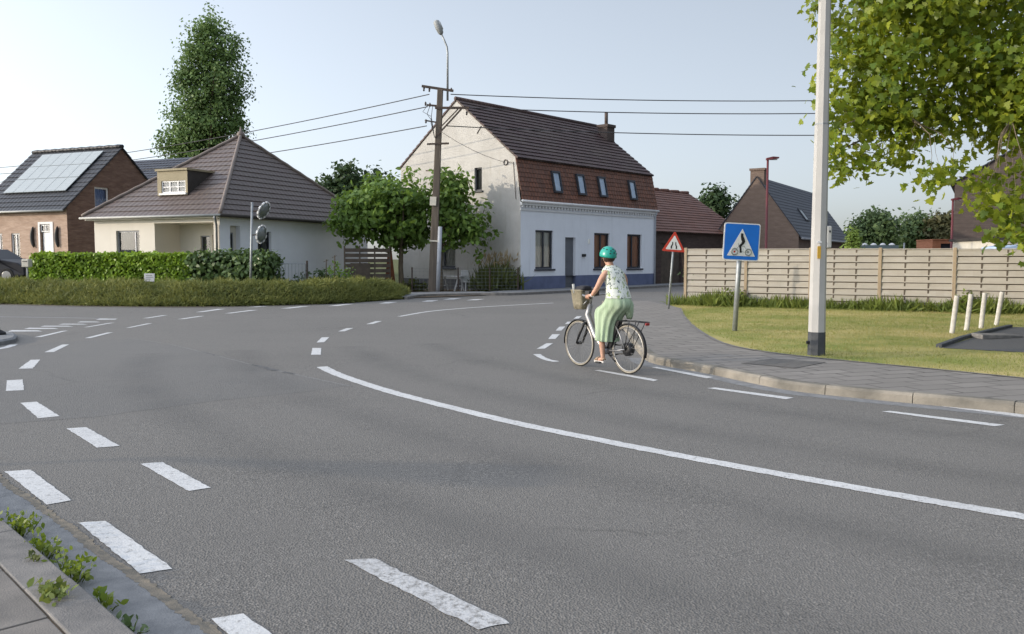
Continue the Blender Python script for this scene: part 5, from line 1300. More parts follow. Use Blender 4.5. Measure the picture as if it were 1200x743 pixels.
# ------------------------------------------------------------------ verge of low shrubs, hedge, laurel
vb = spline([G(-420, 356), G(-150, 356), G(0, 356.5), G(120, 359), G(250, 359.5), G(380, 356.5), G(434, 353.3), G(470, 350.8)], 12)
rngv = np.random.default_rng(5)
def verge_h(s_, d_, D):   # s along 0..1, d depth from the front
    e = min(1.0, d_ / 1.15) ** .75 * min(1, max(0, (D - d_)) / .8) ** .5; k = min(1, (1 - s_) * 14 + .12)
    return (.72 * e + .02) * (k ** .5) * (.90 + .09 * math.sin(s_ * 61 + 2 * d_) * math.sin(d_ * 2.3 + s_ * 17) + .10 * math.sin(s_ * 143 + d_ * 3.1) * math.sin(s_ * 37))
Lv = [0.0]
for i in range(1, len(vb)): Lv.append(Lv[-1] + (vb[i] - vb[i - 1]).length)
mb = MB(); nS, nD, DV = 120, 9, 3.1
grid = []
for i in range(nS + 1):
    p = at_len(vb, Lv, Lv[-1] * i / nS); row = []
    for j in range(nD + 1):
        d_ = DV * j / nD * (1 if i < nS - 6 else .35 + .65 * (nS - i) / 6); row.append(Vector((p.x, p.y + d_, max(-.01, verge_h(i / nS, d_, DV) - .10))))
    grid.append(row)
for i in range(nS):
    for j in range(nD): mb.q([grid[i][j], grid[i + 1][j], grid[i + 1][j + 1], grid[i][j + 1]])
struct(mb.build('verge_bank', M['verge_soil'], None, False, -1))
NV = 62000
ss = rngv.uniform(0.20, .999, NV); dd = DV * rngv.uniform(0, 1, NV) ** 1.5; pts = np.zeros((NV, 3)); keep = np.ones(NV, bool)
for i in range(NV):
    p = at_len(vb, Lv, Lv[-1] * ss[i]); h_ = verge_h(ss[i], dd[i], DV); pts[i] = (p.x, p.y + dd[i] - .05, max(0.02, h_ * rngv.uniform(.25, 1.02) + .05 if dd[i] < .4 else h_ - rngv.uniform(-.09, .12)))
o = leaves('ground_cover', pts, .21, M['leaf_cover'], None, BLADE, nbias=(0, -.5, .4), abias=(0, -.25, .55), rng=rngv); tag(o, 'long verge of low olive green shrubs along the road', None, None, 'stuff')
# dry sandy foot of the verge
ribbon('verge_edge', [Vector((p.x, p.y - .12, 0)) for p in vb[:60]], .5, .3, M['grit'], .012, .05)

def hedge(name, label, x0, x1, y0, y1, z1, lm, core, nl, size, seed, bumpy=.05, shape=OVAL, par_z=0.0):
    rng = np.random.default_rng(seed); c_ = ((x0 + x1) / 2, (y0 + y1) / 2, 0)
    t = root(name, label, 'hedge', c_); hx_, hy_ = (x1 - x0) / 2, (y1 - y0) / 2
    mb = MB(); k = 14; 
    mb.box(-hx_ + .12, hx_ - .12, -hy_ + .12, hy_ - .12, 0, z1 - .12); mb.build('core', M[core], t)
    A1, A2, A3 = 2 * hx_ * z1, 2 * hx_ * 2 * hy_, 2 * hy_ * z1; tot = A1 * 1.6 + A2 + 2 * A3; P, Nn = [], []
    for f, a_ in (('f', A1), ('b', A1 * .6), ('t', A2), ('l', A3), ('r', A3)):
        n_ = int(nl * a_ / tot); u = rng.uniform(-1, 1, n_); v = rng.uniform(0, 1, n_); e = rng.normal(0, bumpy, n_) - .04
        w_ = bumpy * 1.2 * np.sin(u * hx_ * 5 + v * 7) * np.sin(v * 9 + u * hx_ * 3)
        if f == 'f': P.append(np.c_[u * hx_, -hy_ - e - w_, v * z1]); Nn.append(np.tile([0, -1, .35], (n_, 1)))
        if f == 'b': P.append(np.c_[u * hx_, hy_ + e, v * z1]); Nn.append(np.tile([0, 1, .35], (n_, 1)))
        if f == 't': P.append(np.c_[u * hx_, (v * 2 - 1) * hy_, z1 + e * .7 + w_ * .5]); Nn.append(np.tile([0, 0, 1.], (n_, 1)))
        if f == 'l': P.append(np.c_[-hx_ - e, u * hy_, v * z1]); Nn.append(np.tile([-1, 0, .35], (n_, 1)))
        if f == 'r': P.append(np.c_[hx_ + e, u * hy_, v * z1]); Nn.append(np.tile([1, 0, .35], (n_, 1)))
    leaves('foliage', np.vstack(P), size, M[lm], t, shape, rng=rng, normals=np.vstack(Nn), kw=1.1, abias=(0, 0, -.2)); return t
HY = 33.3
hz = A(150, 298, HY).z
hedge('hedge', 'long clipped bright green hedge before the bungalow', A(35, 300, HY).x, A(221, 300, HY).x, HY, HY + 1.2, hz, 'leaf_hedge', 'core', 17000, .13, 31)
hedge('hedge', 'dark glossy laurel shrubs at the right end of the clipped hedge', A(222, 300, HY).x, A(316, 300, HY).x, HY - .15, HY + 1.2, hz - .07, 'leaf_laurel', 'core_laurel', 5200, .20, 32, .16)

# things in front of the hedge
b_ = A(32.5, 330, 32.3); t = root('mailbox', 'small cream letter box on a thin post at the hedge end', 'mailbox', (b_.x, 32.3, .1))
zt_ = A(32, 308, 32.3).z - .1
mb = MB(); mb.box(-.03, .03, -.03, .03, 0, zt_ - .16); mb.build('post', M['steel'], t)
mb = MB(); mb.box(-.13, .13, -.14, .14, zt_ - .16, zt_ + .14); o = mb.build('box', M['trim_cream'], t, False, .02)
mb = MB(); mb.box(-.09, .09, -.147, -.139, zt_ + .04, zt_ + .065); mb.build('slot', M['black'], o)
b_ = A(175.5, 335, 32.0); t = root('notice_board', 'small white notice board on short legs before the hedge', 'sign', (b_.x, 32.0, .1), R(4))
z0_, z1_ = A(175, 330, 32).z - .1, A(175, 320.5, 32).z - .1
mb = MB(); mb.box(-.19, .19, -.015, .015, z0_, z1_); o = mb.build('board', M['trim_white'], t, False, .005)
for i, (xa, xb) in enumerate(((-.13, .10), (-.13, .13), (-.13, .04))):
    mb = MB(); zz = z1_ - .07 - .07 * i; mb.box(xa, xb, -.0185, -.016, zz - .012, zz + .012); mb.build('notice_line', M['lamp_grey'], o)
for x in (-.14, .14):
    mb = MB(); mb.box(x - .012, x + .012, .017, .04, -.1, z0_ + .1); mb.build('leg', M['steel'], t)

# ------------------------------------------------------------------ vehicles
def car(name, label, loc, rz, paint, prof, glassprof, W, wheel_x, wr=.32, cat='car'):
    t = root(name, label, cat, loc, rz); W2 = W / 2
    def tuck(p): k = 1.0 if p.z < .85 else 1.0 - .22 * min(1, (p.z - .85) / .65); return Vector((p.x, p.y * k, p.z))
    mb = MB(); mb.prism(prof, -W2, W2, tuck); mb.build('body', M[paint], t, False, .05)
    for s_ in (-1, 1):
        for gp in glassprof:
            mb = MB(); y_ = s_ * (W2 + .006); mb.prism(gp, y_, y_ - s_ * .03, tuck); mb.build('window', M['car_glass'], t)
    for x in wheel_x:
        for s_ in (-1, 1):
            mb = MB(); mb.tube([(x, s_ * (W2 - .19), wr), (x, s_ * (W2 + .012), wr)], wr, 24); wh = mb.build('wheel', M['tyre'], t, False, .02)
            mb = MB(); mb.tube([(x, s_ * (W2 + .005), wr), (x, s_ * (W2 + .022), wr)], wr * .64, 16); mb.build('rim', M['chrome'], wh, False, .01)
    xs = [p[0] for p in prof]
    for s_ in (-1, 1):
        mb = MB(); mb.box(max(xs) - .14, max(xs) + .008, s_ * W2 * .9 - s_ * .30 if s_ > 0 else -W2 * .9, s_ * W2 * .9 if s_ > 0 else -W2 * .9 + .30, .66, .80); mb.build('headlight', M['lamp_glass'], t, False, .02)
        mb = MB(); mb.box(min(xs) - .008, min(xs) + .14, W2 * .62 if s_ > 0 else -W2 * .9, W2 * .9 if s_ > 0 else -W2 * .62, .72, .92); mb.build('tail_light', M['red_glass'], t, False, .02)
        mb = MB(); mb.box(.72, .92, W2 - .02 if s_ > 0 else -W2 - .16, W2 + .16 if s_ > 0 else -W2 + .02, .93, 1.05); mb.build('wing_mirror', M[paint], t, False, .03)
    return t
prof = [(-2.1, .30), (-2.15, .62), (-2.05, .95), (-1.75, 1.25), (-1.25, 1.45), (-.4, 1.5), (.35, 1.44), (1.0, 1.02), (1.75, .88), (2.08, .70), (2.12, .34), (1.75, .24), (-1.8, .24)]
gl = [[(-1.55, 1.0), (-1.30, 1.32), (-.45, 1.42), (-.45, 1.0)], [(-.38, 1.0), (-.38, 1.42), (.30, 1.37), (.78, 1.0)]]
cl_ = A(43, 300, 37.0)
car('parked_car', 'dark navy hatchback parked on the drive left of the hedge', (cl_.x - 2.0, 37.0, hgt(-30, 37.0) + .02), R(-4), 'car_paint', prof, gl, 1.75, (-1.3, 1.3))
vprof = [(-2.3, .32), (-2.35, .8), (-2.28, 1.75), (-2.0, 2.1), (-1.4, 2.2), (1.2, 2.2), (1.9, 1.85), (2.25, 1.15), (2.4, .9), (2.42, .34), (2.0, .25), (-2.0, .25)]
vgl = [[(-1.9, 1.15), (-1.8, 1.68), (-.6, 1.74), (-.6, 1.15)], [(-.5, 1.15), (-.5, 1.74), (.9, 1.74), (1.5, 1.15)]]
vl = A(1150, 297, 36.5)
car('parked_van', 'pale blue van roof showing over the fence by the garage', (vl.x + 2.35, 36.5, .0), R(2), 'van_paint', vprof, vgl, 1.8, (-1.45, 1.45), .33, 'van')

# ------------------------------------------------------------------ trees
pb = A(243, 300, 75)
def Lb(px0, px1, py0, py1, Y, base, ry=None):
    a, b = A(px0, py0, Y), A(px1, py1, Y); rx = abs(b.x - a.x) / 2; rz = abs(b.z - a.z) / 2
    return ((a.x + b.x) / 2 - base[0], Y - base[1], (a.z + b.z) / 2 - base[2], rx, ry or rx, rz)
base = (pb.x, 75, 0)
tree('poplar_tree', 'tall slim dark poplar rising behind the bungalow roof', base, (6, .5),
     [Lb(210, 268, 18, 100, 75, base), Lb(220, 293, 45, 150, 75, base), Lb(196, 270, 75, 180, 75, base), Lb(190, 291, 115, 215, 75, base), Lb(226, 268, 8, 60, 75, base), Lb(184, 240, 150, 205, 75, base), Lb(258, 294, 80, 170, 75, base), Lb(248, 284, 24, 90, 75, base), Lb(204, 240, 50, 130, 75, base)],
     760, 32, .40, .29, 'leaf_poplar', seed=41, shape=RHOMB, limbs=60, abias=(0, 0, .3), limb_r=.10, rim=.6)
base = (A(470, 325, 41.5).x, 41.5, .05)
tree('round_tree', 'round leafy garden tree on a slim trunk left of the utility pole', base, (2.3, .13),
     [Lb(400, 480, 205, 280, 41.5, base, 1.9), Lb(392, 440, 232, 284, 41.5, base, 1.5), Lb(440, 504, 202, 284, 41.5, base, 1.9), Lb(424, 498, 255, 292, 41.5, base, 1.5), Lb(388, 420, 250, 276, 41.5, base, .9)],
     270, 26, .27, .29, 'leaf_garden', 'bark_pale', 'round garden trees before the gable', 42, OVAL, 30, rim=.45)
base = (A(516, 325, 41.5).x, 41.6, .05)
tree('round_tree', 'darker round garden tree with drooping twigs right of the utility pole', base, (2.4, .12),
     [Lb(500, 548, 205, 285, 41.6, base, 1.6), Lb(520, 568, 245, 290, 41.6, base, 1.3), Lb(505, 545, 198, 250, 41.6, base, 1.2)],
     125, 24, .27, .28, 'leaf_garden', 'bark_pale', 'round garden trees before the gable', 43, OVAL, 26, rim=.45,
     extra=[(A(577, 272, 41.6).x - base[0], 0, A(577, 272, 41.6).z - .05), (A(566, 285, 41.6).x - base[0], .2, A(566, 285, 41.6).z - .05), (A(562, 298, 41.6).x - base[0], .2, A(562, 298, 41.6).z - .05), (A(570, 255, 41.6).x - base[0], .1, A(570, 255, 41.6).z - .05), (A(570, 240, 41.6).x - base[0], .1, A(570, 240, 41.6).z - .05)])
base = (A(402, 300, 58).x, 58, 0)
tree('broadleaf_tree', 'dark tree peeping over behind the garden tree by the bungalow', base, (4, .25),
     [Lb(378, 428, 200, 260, 58, base), Lb(366, 400, 208, 240, 58, base), Lb(395, 418, 193, 225, 58, base), Lb(424, 448, 198, 240, 58, base)], 200, 18, .4, .36, 'leaf_dark', seed=44, shape=RHOMB, limbs=20)
base = (A(840, 300, 72).x, 72, 0)
tree('broadleaf_tree', 'dark round tree between the barn roof and the brown house', base, (4, .25), [Lb(822, 856, 224, 262, 72, base), Lb(818, 840, 230, 268, 72, base), Lb(828, 850, 221, 240, 72, base)], 150, 18, .4, .38, 'leaf_dark', seed=45, shape=RHOMB, limbs=16)
FG = 'trees in the distance over the fence'
base = (A(1025, 300, 88).x, 88, 0)
tree('broadleaf_tree', 'largest distant rounded tree over the carport', base, (3, .3), [Lb(1000, 1052, 248, 296, 88, base), Lb(988, 1020, 258, 300, 88, base), Lb(1008, 1040, 246, 270, 88, base)], 230, 18, .5, .46, 'leaf_far', group=FG, seed=46, shape=RHOMB, limbs=20)
base = (A(1074, 300, 92).x, 92, 0)
tree('broadleaf_tree', 'airy distant tree with loose crown left of the russet one', base, (3, .28), [Lb(1056, 1090, 254, 298, 92, base), Lb(1062, 1084, 251, 280, 92, base)], 140, 16, .6, .46, 'leaf_far', group=FG, seed=47, shape=RHOMB, limbs=20)
base = (A(1102, 300, 90).x, 90, 0)
tree('broadleaf_tree', 'russet tinged distant tree behind the orange brick shed', base, (3, .28), [Lb(1087, 1122, 251, 296, 90, base), Lb(1092, 1116, 249, 275, 90, base)], 150, 18, .5, .46, 'leaf_russet', group=FG, seed=48, shape=RHOMB, limbs=16)
base = (A(1053, 300, 96).x, 96, 0)
tree('broadleaf_tree', 'low dark distant tree filling the gap between larger crowns', base, (2, .25), [Lb(1036, 1072, 274, 302, 96, base)], 110, 16, .5, .5, 'leaf_far', group=FG, seed=49, shape=RHOMB, limbs=10)
base = (A(999, 300, 42).x, 42, 0)
tree('young_tree', 'small pointed lime green tree just behind the fence', base, (1.0, .06), [Lb(991, 1007, 280, 302, 42, base), Lb(995, 1004, 268, 290, 42, base)], 70, 16, .13, .15, 'leaf_lime', seed=50, limbs=10, limb_r=.02)
# big plane tree on the right
base = (11.6, 17.0, .1)
def rel(px, py, Y): p = A(px, py, Y); return (p.x - base[0], p.y - base[1], p.z - base[2])
def pl(px0, px1, py0, py1, Y, ry): return Lb(px0, px1, py0 - 9, py1 - 9, Y, base, ry)
ex = []
rngp = np.random.default_rng(77)
for (px, py, Y) in ((958, 6, 15.6), (975, 24, 15.6), (985, 50, 15.6), (978, 72, 15.3), (972, 98, 15.6), (976, 128, 15.2), (974, 150, 15.4), (968, 168, 15.0), (979, 186, 15.2), (990, 200, 15.1), (1008, 186, 15.2), (1016, 196, 15.0), (1040, 178, 15.0), (1062, 183, 14.8), (1066, 168, 15.2), (1090, 211, 14.2), (1104, 205, 14.4), (1117, 200, 14.6), (1148, 222, 14.2), (1152, 236, 14.0), (1160, 250, 14.2), (1184, 262, 13.8), (1192, 250, 14.2), (1176, 272, 13.9), (1195, 278, 13.6), (1180, 240, 14.0), (1198, 230, 14.2), (1215, 262, 14), (1165, 215, 14.4), (1195, 205, 14.6), (1230, 240, 14)):
    ex.append(rel(px, py, Y))
tree('plane_tree', 'large plane tree overhanging the lawn from the right with sunlit lobed leaves', base, (2.6, .22),
     [pl(985, 1110, -60, 130, 15.8, 1.6), pl(975, 1070, 40, 185, 15.6, 1.1), pl(1040, 1230, -120, 110, 16.2, 2.4), pl(1095, 1260, 40, 165, 15.4, 1.7), pl(1150, 1290, 110, 192, 15.2, 1.4), pl(1020, 1140, 110, 165, 15.4, 1.0), pl(1150, 1500, -250, 80, 17.2, 3.2), pl(1260, 1560, -60, 230, 17.2, 2.6), pl(1000, 1200, -230, -40, 16.8, 2.4), pl(1200, 1420, -180, 100, 20.0, 2.6), pl(950, 1060, -120, -10, 15.6, 1.2)],
     1120, 44, .25, .126, 'leaf_plane', 'bark_pale', seed=51, shape=PLANE, limbs=50, abias=(-.1, -.1, -.8), rim=.5, limb_r=.026, extra=ex)

# ------------------------------------------------------------------ lawn grass, weeds along the fence
from mathutils.geometry import intersect_point_line
def inside(poly, x, y):
    c = np.zeros(len(x), bool); n = len(poly); j = n - 1
    for i in range(n):
        xi, yi, xj, yj = poly[i].x, poly[i].y, poly[j].x, poly[j].y
        c ^= ((yi > y) != (yj > y)) & (x < (xj - xi) * (y - yi) / (yj - yi + 1e-12) + xi); j = i
    return c
rg_ = np.random.default_rng(61)
# sample in perspective-weighted way: nearer parts get the same density, only the part in sight
NX = 260000; x = rg_.uniform(4, 26, NX); y = rg_.uniform(9, 33, NX)
ok = inside(lawn_poly, x, y) & (np.abs(x) < y * .66) & ~inside([G(1098, 409, KH), G(1150, 392, KH), G(1186, 383, KH), G(1330, 385, KH), G(1500, 411, KH), G(1400, 424, KH)], x, y)
x, y = x[ok], y[ok]; sz = rg_.uniform(.02, .05, len(x))
o = leaves('grass', np.c_[x, y, np.full(len(x), KH)], sz, M['blade'], None, [(0, .09, 0), (1, 0, 0), (0, -.09, 0)], nbias=(0, -1, .1), abias=(0, 0, 1.5), rng=rg_)
tag(o, 'short dry mown grass of the lawn', None, None, 'stuff')
n_ = 9000; s_ = rg_.uniform(-.5, 26, n_); cl = .35 + .65 * np.abs(np.sin(s_ * 1.3) * np.sin(s_ * .47 + 1)); d_ = rg_.uniform(.05, .75, n_) * cl
P = np.c_[FA.x + fdir.x * s_ + fn.x * d_, FA.y + fdir.y * s_ + fn.y * d_, np.full(n_, KH)]
o = leaves('tall_grass', P, rg_.uniform(.16, .52, n_) * (.45 + .75 * cl), M['blade_tall'], None, BLADE, nbias=(0, -.8, .2), abias=(.1, -.25, 1.3), rng=rg_); tag(o, 'unmown grass and weeds along the foot of the wooden fence', None, None, 'stuff')
def shrub(name, label, loc, h_, w_, nl, size, lm, seed, shape=OVAL, group=None):
    rng = np.random.default_rng(seed); t = root(name, label, 'plant', loc, 0, group)
    c, p = clump_pts([(0, 0, h_ * .55, w_, w_ * .7, h_ * .5)], nl // 12, 12, .09, rng); leaves('foliage', p, size, M[lm], t, shape, rng=rng, abias=(0, 0, .2))
    mb = MB()
    for i in range(7): mb.tube([(0, 0, 0), (rng.normal() * w_ * .3, rng.normal() * w_ * .3, h_ * .4), (rng.normal() * w_ * .6, rng.normal() * w_ * .5, h_ * .8)], [.012, .009, .004], 5, False)
    mb.build('stem', M['bark'], t); return t
p_ = FA + fdir * 14.4 + fn * .4; shrub('weed_bush', 'leafy yellow-green weed bush at the fence behind the rightmost bollard', (p_.x, p_.y, KH), .8, .55, 500, .12, 'leaf_hedge', 71)
p_ = FA + fdir * 1.7 + fn * .3; shrub('weed_bush', 'low weed bush at the fence behind the leaning blue sign', (p_.x, p_.y, KH), .5, .45, 300, .11, 'blade_tall', 72)
p_ = FA + fdir * 8.2 + fn * .3; shrub('weed_bush', 'green weed bush at the fence right of the tall pole', (p_.x, p_.y, KH), .5, .5, 300, .10, 'blade_tall', 73)
p_ = FA + fdir * .2 - fn * .3; shrub('weed_bush', 'climbing weed tangle poking above the left fence end', (p_.x, p_.y, .1), 2.1, .35, 240, .10, 'leaf_dark', 74)

# weeds at the near left kerb
def weed(label, px, py, r_, h_, n, seed, lm='leaf_weed', lsz=.05, z=.02):
    r_ *= .78; h_ *= .68; lsz *= .72
    rng = np.random.default_rng(seed); b_ = G(px, py, z); t = root('weed', label, 'plant', b_, 0, 'weeds at the near kerb')
    along = np.array([kd.x, kd.y, 0]); a = rng.normal(size=(n, 1)); o_ = rng.normal(size=(n, 2)) * r_ * .22
    P = along * a * r_ * .5 + np.c_[o_, rng.uniform(.0, h_, n)]
    leaves('foliage', P, lsz, M[lm], t, OVAL, rng=rng, nbias=(.1, -.5, .5), abias=(0, 0, .8))
    mb = MB()
    for i in range(0, n, 5): mb.tube([(P[i][0] * .5, P[i][1] * .5, -.02), (P[i][0] * .8, P[i][1] * .8, P[i][2] * .5), tuple(P[i])], [.003, .003, .002], 4, False)
    mb.build('stem', M['leaf_weed'], t)
weed('tallest bright green weed in the kerb joint, leftmost of the row', 24, 622, .27, .13, 110, 81)
weed('bright green weed in the kerb joint beside the second road dash', 52, 648, .22, .10, 80, 82)
weed('broad green weed in the kerb joint below the second dash', 84, 676, .26, .12, 100, 83)
weed('low pale weed in the kerb joint near the picture bottom', 122, 710, .15, .05, 40, 84, lsz=.06)
weed('smallest dark weed tuft at the bottom end of the kerb joint', 152, 738, .12, .035, 26, 85, 'leaf_laurel', .05)
weed('spreading yellow-green weed between slab and kerbstone', 62, 698, .15, .045, 70, 86, 'blade_tall', .06, .10)
weed('tiny dry seedling in the slab joint', 40, 656, .07, .04, 14, 87, 'leaf_reed', .045, .10)

# ------------------------------------------------------------------ garden in front of the gable
def wire_fence(name, label, pts, h_, rows):
    t = root(name, label, 'fence', pts[0])
    for p in pts:
        mb = MB(); q = p - pts[0]; mb.tube([q - Z * .1, q + Z * h_], .035, 8); mb.build('post', M['rust_iron'], t)
    mb = MB()
    for a, b in zip(pts[:-1], pts[1:]):
        a, b = a - pts[0], b - pts[0]
        for k in range(rows): z_ = .12 + (h_ - .16) * k / (rows - 1); mb.tube([a + Z * z_, b + Z * z_], .005, 4, False)
        n_ = int((b - a).length / .18)
        for k in range(1, n_): c_ = a.lerp(b, k / n_); mb.tube([c_ + Z * .1, c_ + Z * (h_ - .04)], .004, 4, False)
    mb.build('wire_mesh', M['steel'], t)
wp = [Vector((A(px, 340, 40.6).x, 40.6, .05)) for px in (483, 537, 574)] + [Vector((A(607, 340, 41.0).x, 41.0, .05))]
wire_fence('wire_fence', 'low wire fence with dark posts before the gable garden', wp, 1.15, 7)
gp0, gp1 = A(320, 322, 34), A(360, 322, 34.5); gp0.z = gp1.z = GZ * .4
t = root('garden_gate', 'low grey tubular gate between laurel and garden plants', 'gate', gp0)
d = gp1 - gp0; gh = A(320, 309, 34).z - gp0.z
for q in (Vector(), d):
    mb = MB(); mb.tube([q - Z * .2, q + Z * (gh + .12)], .04, 8); mb.build('post', M['rust_iron'], t)
mb = MB(); mb.tube([d * .05 + Z * .12, d * .05 + Z * gh, d * .95 + Z * gh, d * .95 + Z * .12], .028, 6, closed=True)
for k in range(1, 9): mb.tube([d * (.05 + .9 * k / 9) + Z * .12, d * (.05 + .9 * k / 9) + Z * gh], .008, 5, False)
mb.build('gate_leaf', M['steel'], t)
# garden stakes
for px, lab in ((382, 'left thin garden stake before the pale bungalow wall'), (392, 'right taller garden stake before the pale bungalow wall')):
    q = A(px, 322, 34.5); o_ = root('garden_stake', lab, 'stake', (q.x, 34.5, GZ * .5)); h_ = A(px, 299 if px > 385 else 304, 34.5).z - GZ * .5
    mb = MB(); mb.tube([(0, 0, -.2), (.02, 0, h_)], .022, 6); mb.tube([(-.09, 0, h_ - .1), (.11, 0, h_ - .02)], .012, 5); mb.build('stake', M['wood_old'], o_)
for i, (px, py, Y, h_, w_, lm, lab) in enumerate(((352, 322, 34.8, .7, .6, 'leaf_dark', 'dark leafy plant behind the tubular gate'), (377, 320, 34.6, .85, .4, 'leaf_dark', 'dark garden plant left of the stakes'), (396, 318, 35, 1.15, .65, 'leaf_garden', 'bright rounded garden bush before the end of the pale wall'), (485, 330, 41, .55, .6, 'leaf_reed', 'low pale garden plant at the foot of the slim trunk'), (425, 322, 37, .6, .7, 'leaf_reed', 'yellowish plant under the grey slat panel'))):
    q = A(px, py, Y); shrub('garden_plant', lab, (q.x, Y, .25 if Y < 36 else .03), h_, w_, 300, .15, lm, 90 + i)
# slatted wood panel screen and red-brown leaning boards
q0_, q1_ = A(404, 315, 39.5), A(457, 315, 40.5); q0_.z = q1_.z = .1; d = q1_ - q0_; zt_ = A(404, 288, 40).z - .1
t = root('slat_screen', 'grey brown slatted timber screen under the garden tree', 'fence', q0_)
ud = d.normalized(); nn = Vector((ud.y, -ud.x, 0))
for k in range(8):
    mb = MB(); z_ = .15 + (zt_ - .2) * k / 8; mb.bar(ud * 0 + Z * (z_ + .08) + nn * .03, d + Z * (z_ + .08) + nn * .03, .03, .17); mb.build('slat', M['wood_old'], t)
for k in (0, .33, .66, 1): 
    mb = MB(); mb.bar(d * k, d * k + Z * zt_, .08, .06); mb.build('post', M['wood_old'], t)
mb = MB()
for k in range(4): mb.bar(d * (.17 + .1 * k) + nn * .12, d * (.18 + .1 * k) + nn * .08 + Z * zt_ * .62, .28, .03, nn)
mb.build('board', M['wood_old'], t)
q = A(457, 322, 41.2); t = root('plank_stack', 'red-brown boards leaning together in a tall wedge behind the trunk', 'boards', (q.x, 41.2, .03)); h_ = A(457, 287, 41.2).z
for i in range(4):
    mb = MB(); mb.hexa([(-.30 + .15 * i, -.05, 0), (-.155 + .15 * i, -.05, 0), (-.155 + .15 * i, .05, 0), (-.30 + .15 * i, .05, 0), (-.10 + .05 * i, -.02, h_ * (.8 + .08 * (1.5 - abs(i - 1.5)))), (-.055 + .05 * i, -.02, h_ * (.8 + .08 * (1.5 - abs(i - 1.5)))), (-.055 + .05 * i, .02, h_ * .86), (-.10 + .05 * i, .02, h_ * .86)]); mb.build('board', M['wood_red'], t)
# white garden trestle table, chair, reed clump, tub
q = A(529, 334, 42.2); t = root('garden_table', 'white trestle garden table before the gable window', 'table', (q.x, 42.2, .03), R(-40))
mb = MB(); mb.box(-.75, .75, -.35, .35, .70, .74); mb.build('tabletop', M['frame_white'], t, False, .01)
for x in (-.55, .55):
    for s_ in (-1, 1):
        mb = MB(); mb.bar((x - .02, .34 * s_, 0), (x, .08 * s_, .70), .06, .05); mb.build('leg', M['frame_white'], t)
    mb = MB(); mb.bar((x, -.24, .25), (x, .24, .25), .04, .04); mb.build('crossbar', M['frame_white'], t)
q = A(548, 334, 42.0); t = root('garden_chair', 'white garden chair right of the trestle table', 'chair', (q.x, 42.0, .03), R(30))
mb = MB(); mb.box(-.24, .24, -.24, .24, .42, .46); mb.build('seat', M['frame_white'], t, False, .01)
mb = MB(); mb.hexa([(-.23, .22, .46), (.23, .22, .46), (.23, .26, .46), (-.23, .26, .46), (-.21, .32, 1.02), (.21, .32, 1.02), (.21, .35, 1.02), (-.21, .35, 1.02)]); mb.build('backrest', M['frame_white'], t, False, .015)
for x in (-.2, .2):
    for y_ in (-.2, .2):
        mb = MB(); mb.bar((x * 1.15, y_ * 1.15, 0), (x, y_, .42), .045, .045); mb.build('leg', M['frame_white'], t)
q = A(490, 334, 42); t = root('plant_tub', 'dark round plant tub at the foot of the gable', 'tub', (q.x, 42.4, .03)); mb = MB(); mb.lathe([(.22, 0), (.3, .35), (.32, .4), (.28, .4), (.26, .3)], 14); mb.build('tub', M['bag_inner'], t, True)
rr3 = np.random.default_rng(99); q = A(582, 338, 40.7)
t = root('reed_clump', 'tall ornamental grass with pale plumes at the corner of the gable', 'plant', (q.x, q.y + .9, .03))
n_ = 1500; P = np.c_[rr3.normal(0, .42, n_), rr3.normal(0, .26, n_), np.abs(rr3.normal(0, .25, n_))]
leaves('foliage', P, rr3.uniform(.5, 1.15, n_), M['leaf_reed'], t, BLADE, nbias=(0, -.8, .2), abias=(0, 0, 2.0), rng=rr3)
n_ = 130; P = np.c_[rr3.normal(.05, .5, n_), rr3.normal(0, .3, n_), rr3.uniform(1.15, 1.75, n_)]
tag(leaves('plume', P, rr3.uniform(.18, .38, n_), M['plume'], t, [(0, .05, 0), (.4, .11, 0), (1, 0, 0), (.4, -.11, 0), (0, -.05, 0)], nbias=(0, -.8, .2), abias=(.2, 0, 2.0), rng=rr3), kind='stuff')
rr4 = np.random.default_rng(98); q = G(788, 358)
# ------------------------------------------------------------------ bicycle and rider
hd_ = Vector((-.559, .829, 0)); BKZ = math.atan2(hd_.y, hd_.x); rc = Vector((1.635, 11.93, .004))
bike = root('bicycle', 'silver step-through electric bicycle with front basket and cream tyres', 'bicycle', rc, BKZ)
WR, WBs = .345, 1.10
def circ(cx_, cz_, r_, n=36, y=0.0, a0=0, a1=360): return [Vector((cx_ + r_ * math.cos(R(a0 + (a1 - a0) * i / n)), y, cz_ + r_ * math.sin(R(a0 + (a1 - a0) * i / n)))) for i in range(n if a1 - a0 == 360 else n + 1)]
for cx_, nm in ((0, 'rear'), (WBs, 'front')):
    mb = MB(); mb.tube(circ(cx_, WR, .308), .010, 8, closed=True); wh = mb.build('wheel', M['chrome'], bike, True)
    mb = MB(); mb.tube(circ(cx_, WR, .327), .0165, 10, closed=True); mb.build('tyre', M['tyre_cream'], wh, True)
    mb = MB(); mb.tube(circ(cx_, WR, .3385), .0125, 8, closed=True); mb.build('tread', M['tyre'], wh, True)
    mb = MB()
    hr = .095 if cx_ == 0 else .022
    mb.tube([(cx_, -.05, WR), (cx_, -.035, WR), (cx_, .035, WR), (cx_, .05, WR)], [hr * .5, hr, hr, hr * .5] if cx_ == 0 else [.012, hr, hr, .012], 18); mb.build('hub', M['bike_dark'], wh, True)
    mb = MB()
    for k in range(32):
        a_ = R(360 / 32 * k); b2 = a_ + R(18 if k % 2 else -18); y_ = .03 if k % 4 < 2 else -.03
        mb.tube([(cx_ + hr * math.cos(b2), y_, WR + hr * math.sin(b2)), (cx_ + .30 * math.cos(a_), 0, WR + .30 * math.sin(a_))], .0022, 4, False)
    mb.build('spoke_lacing', M['spoke'], wh)
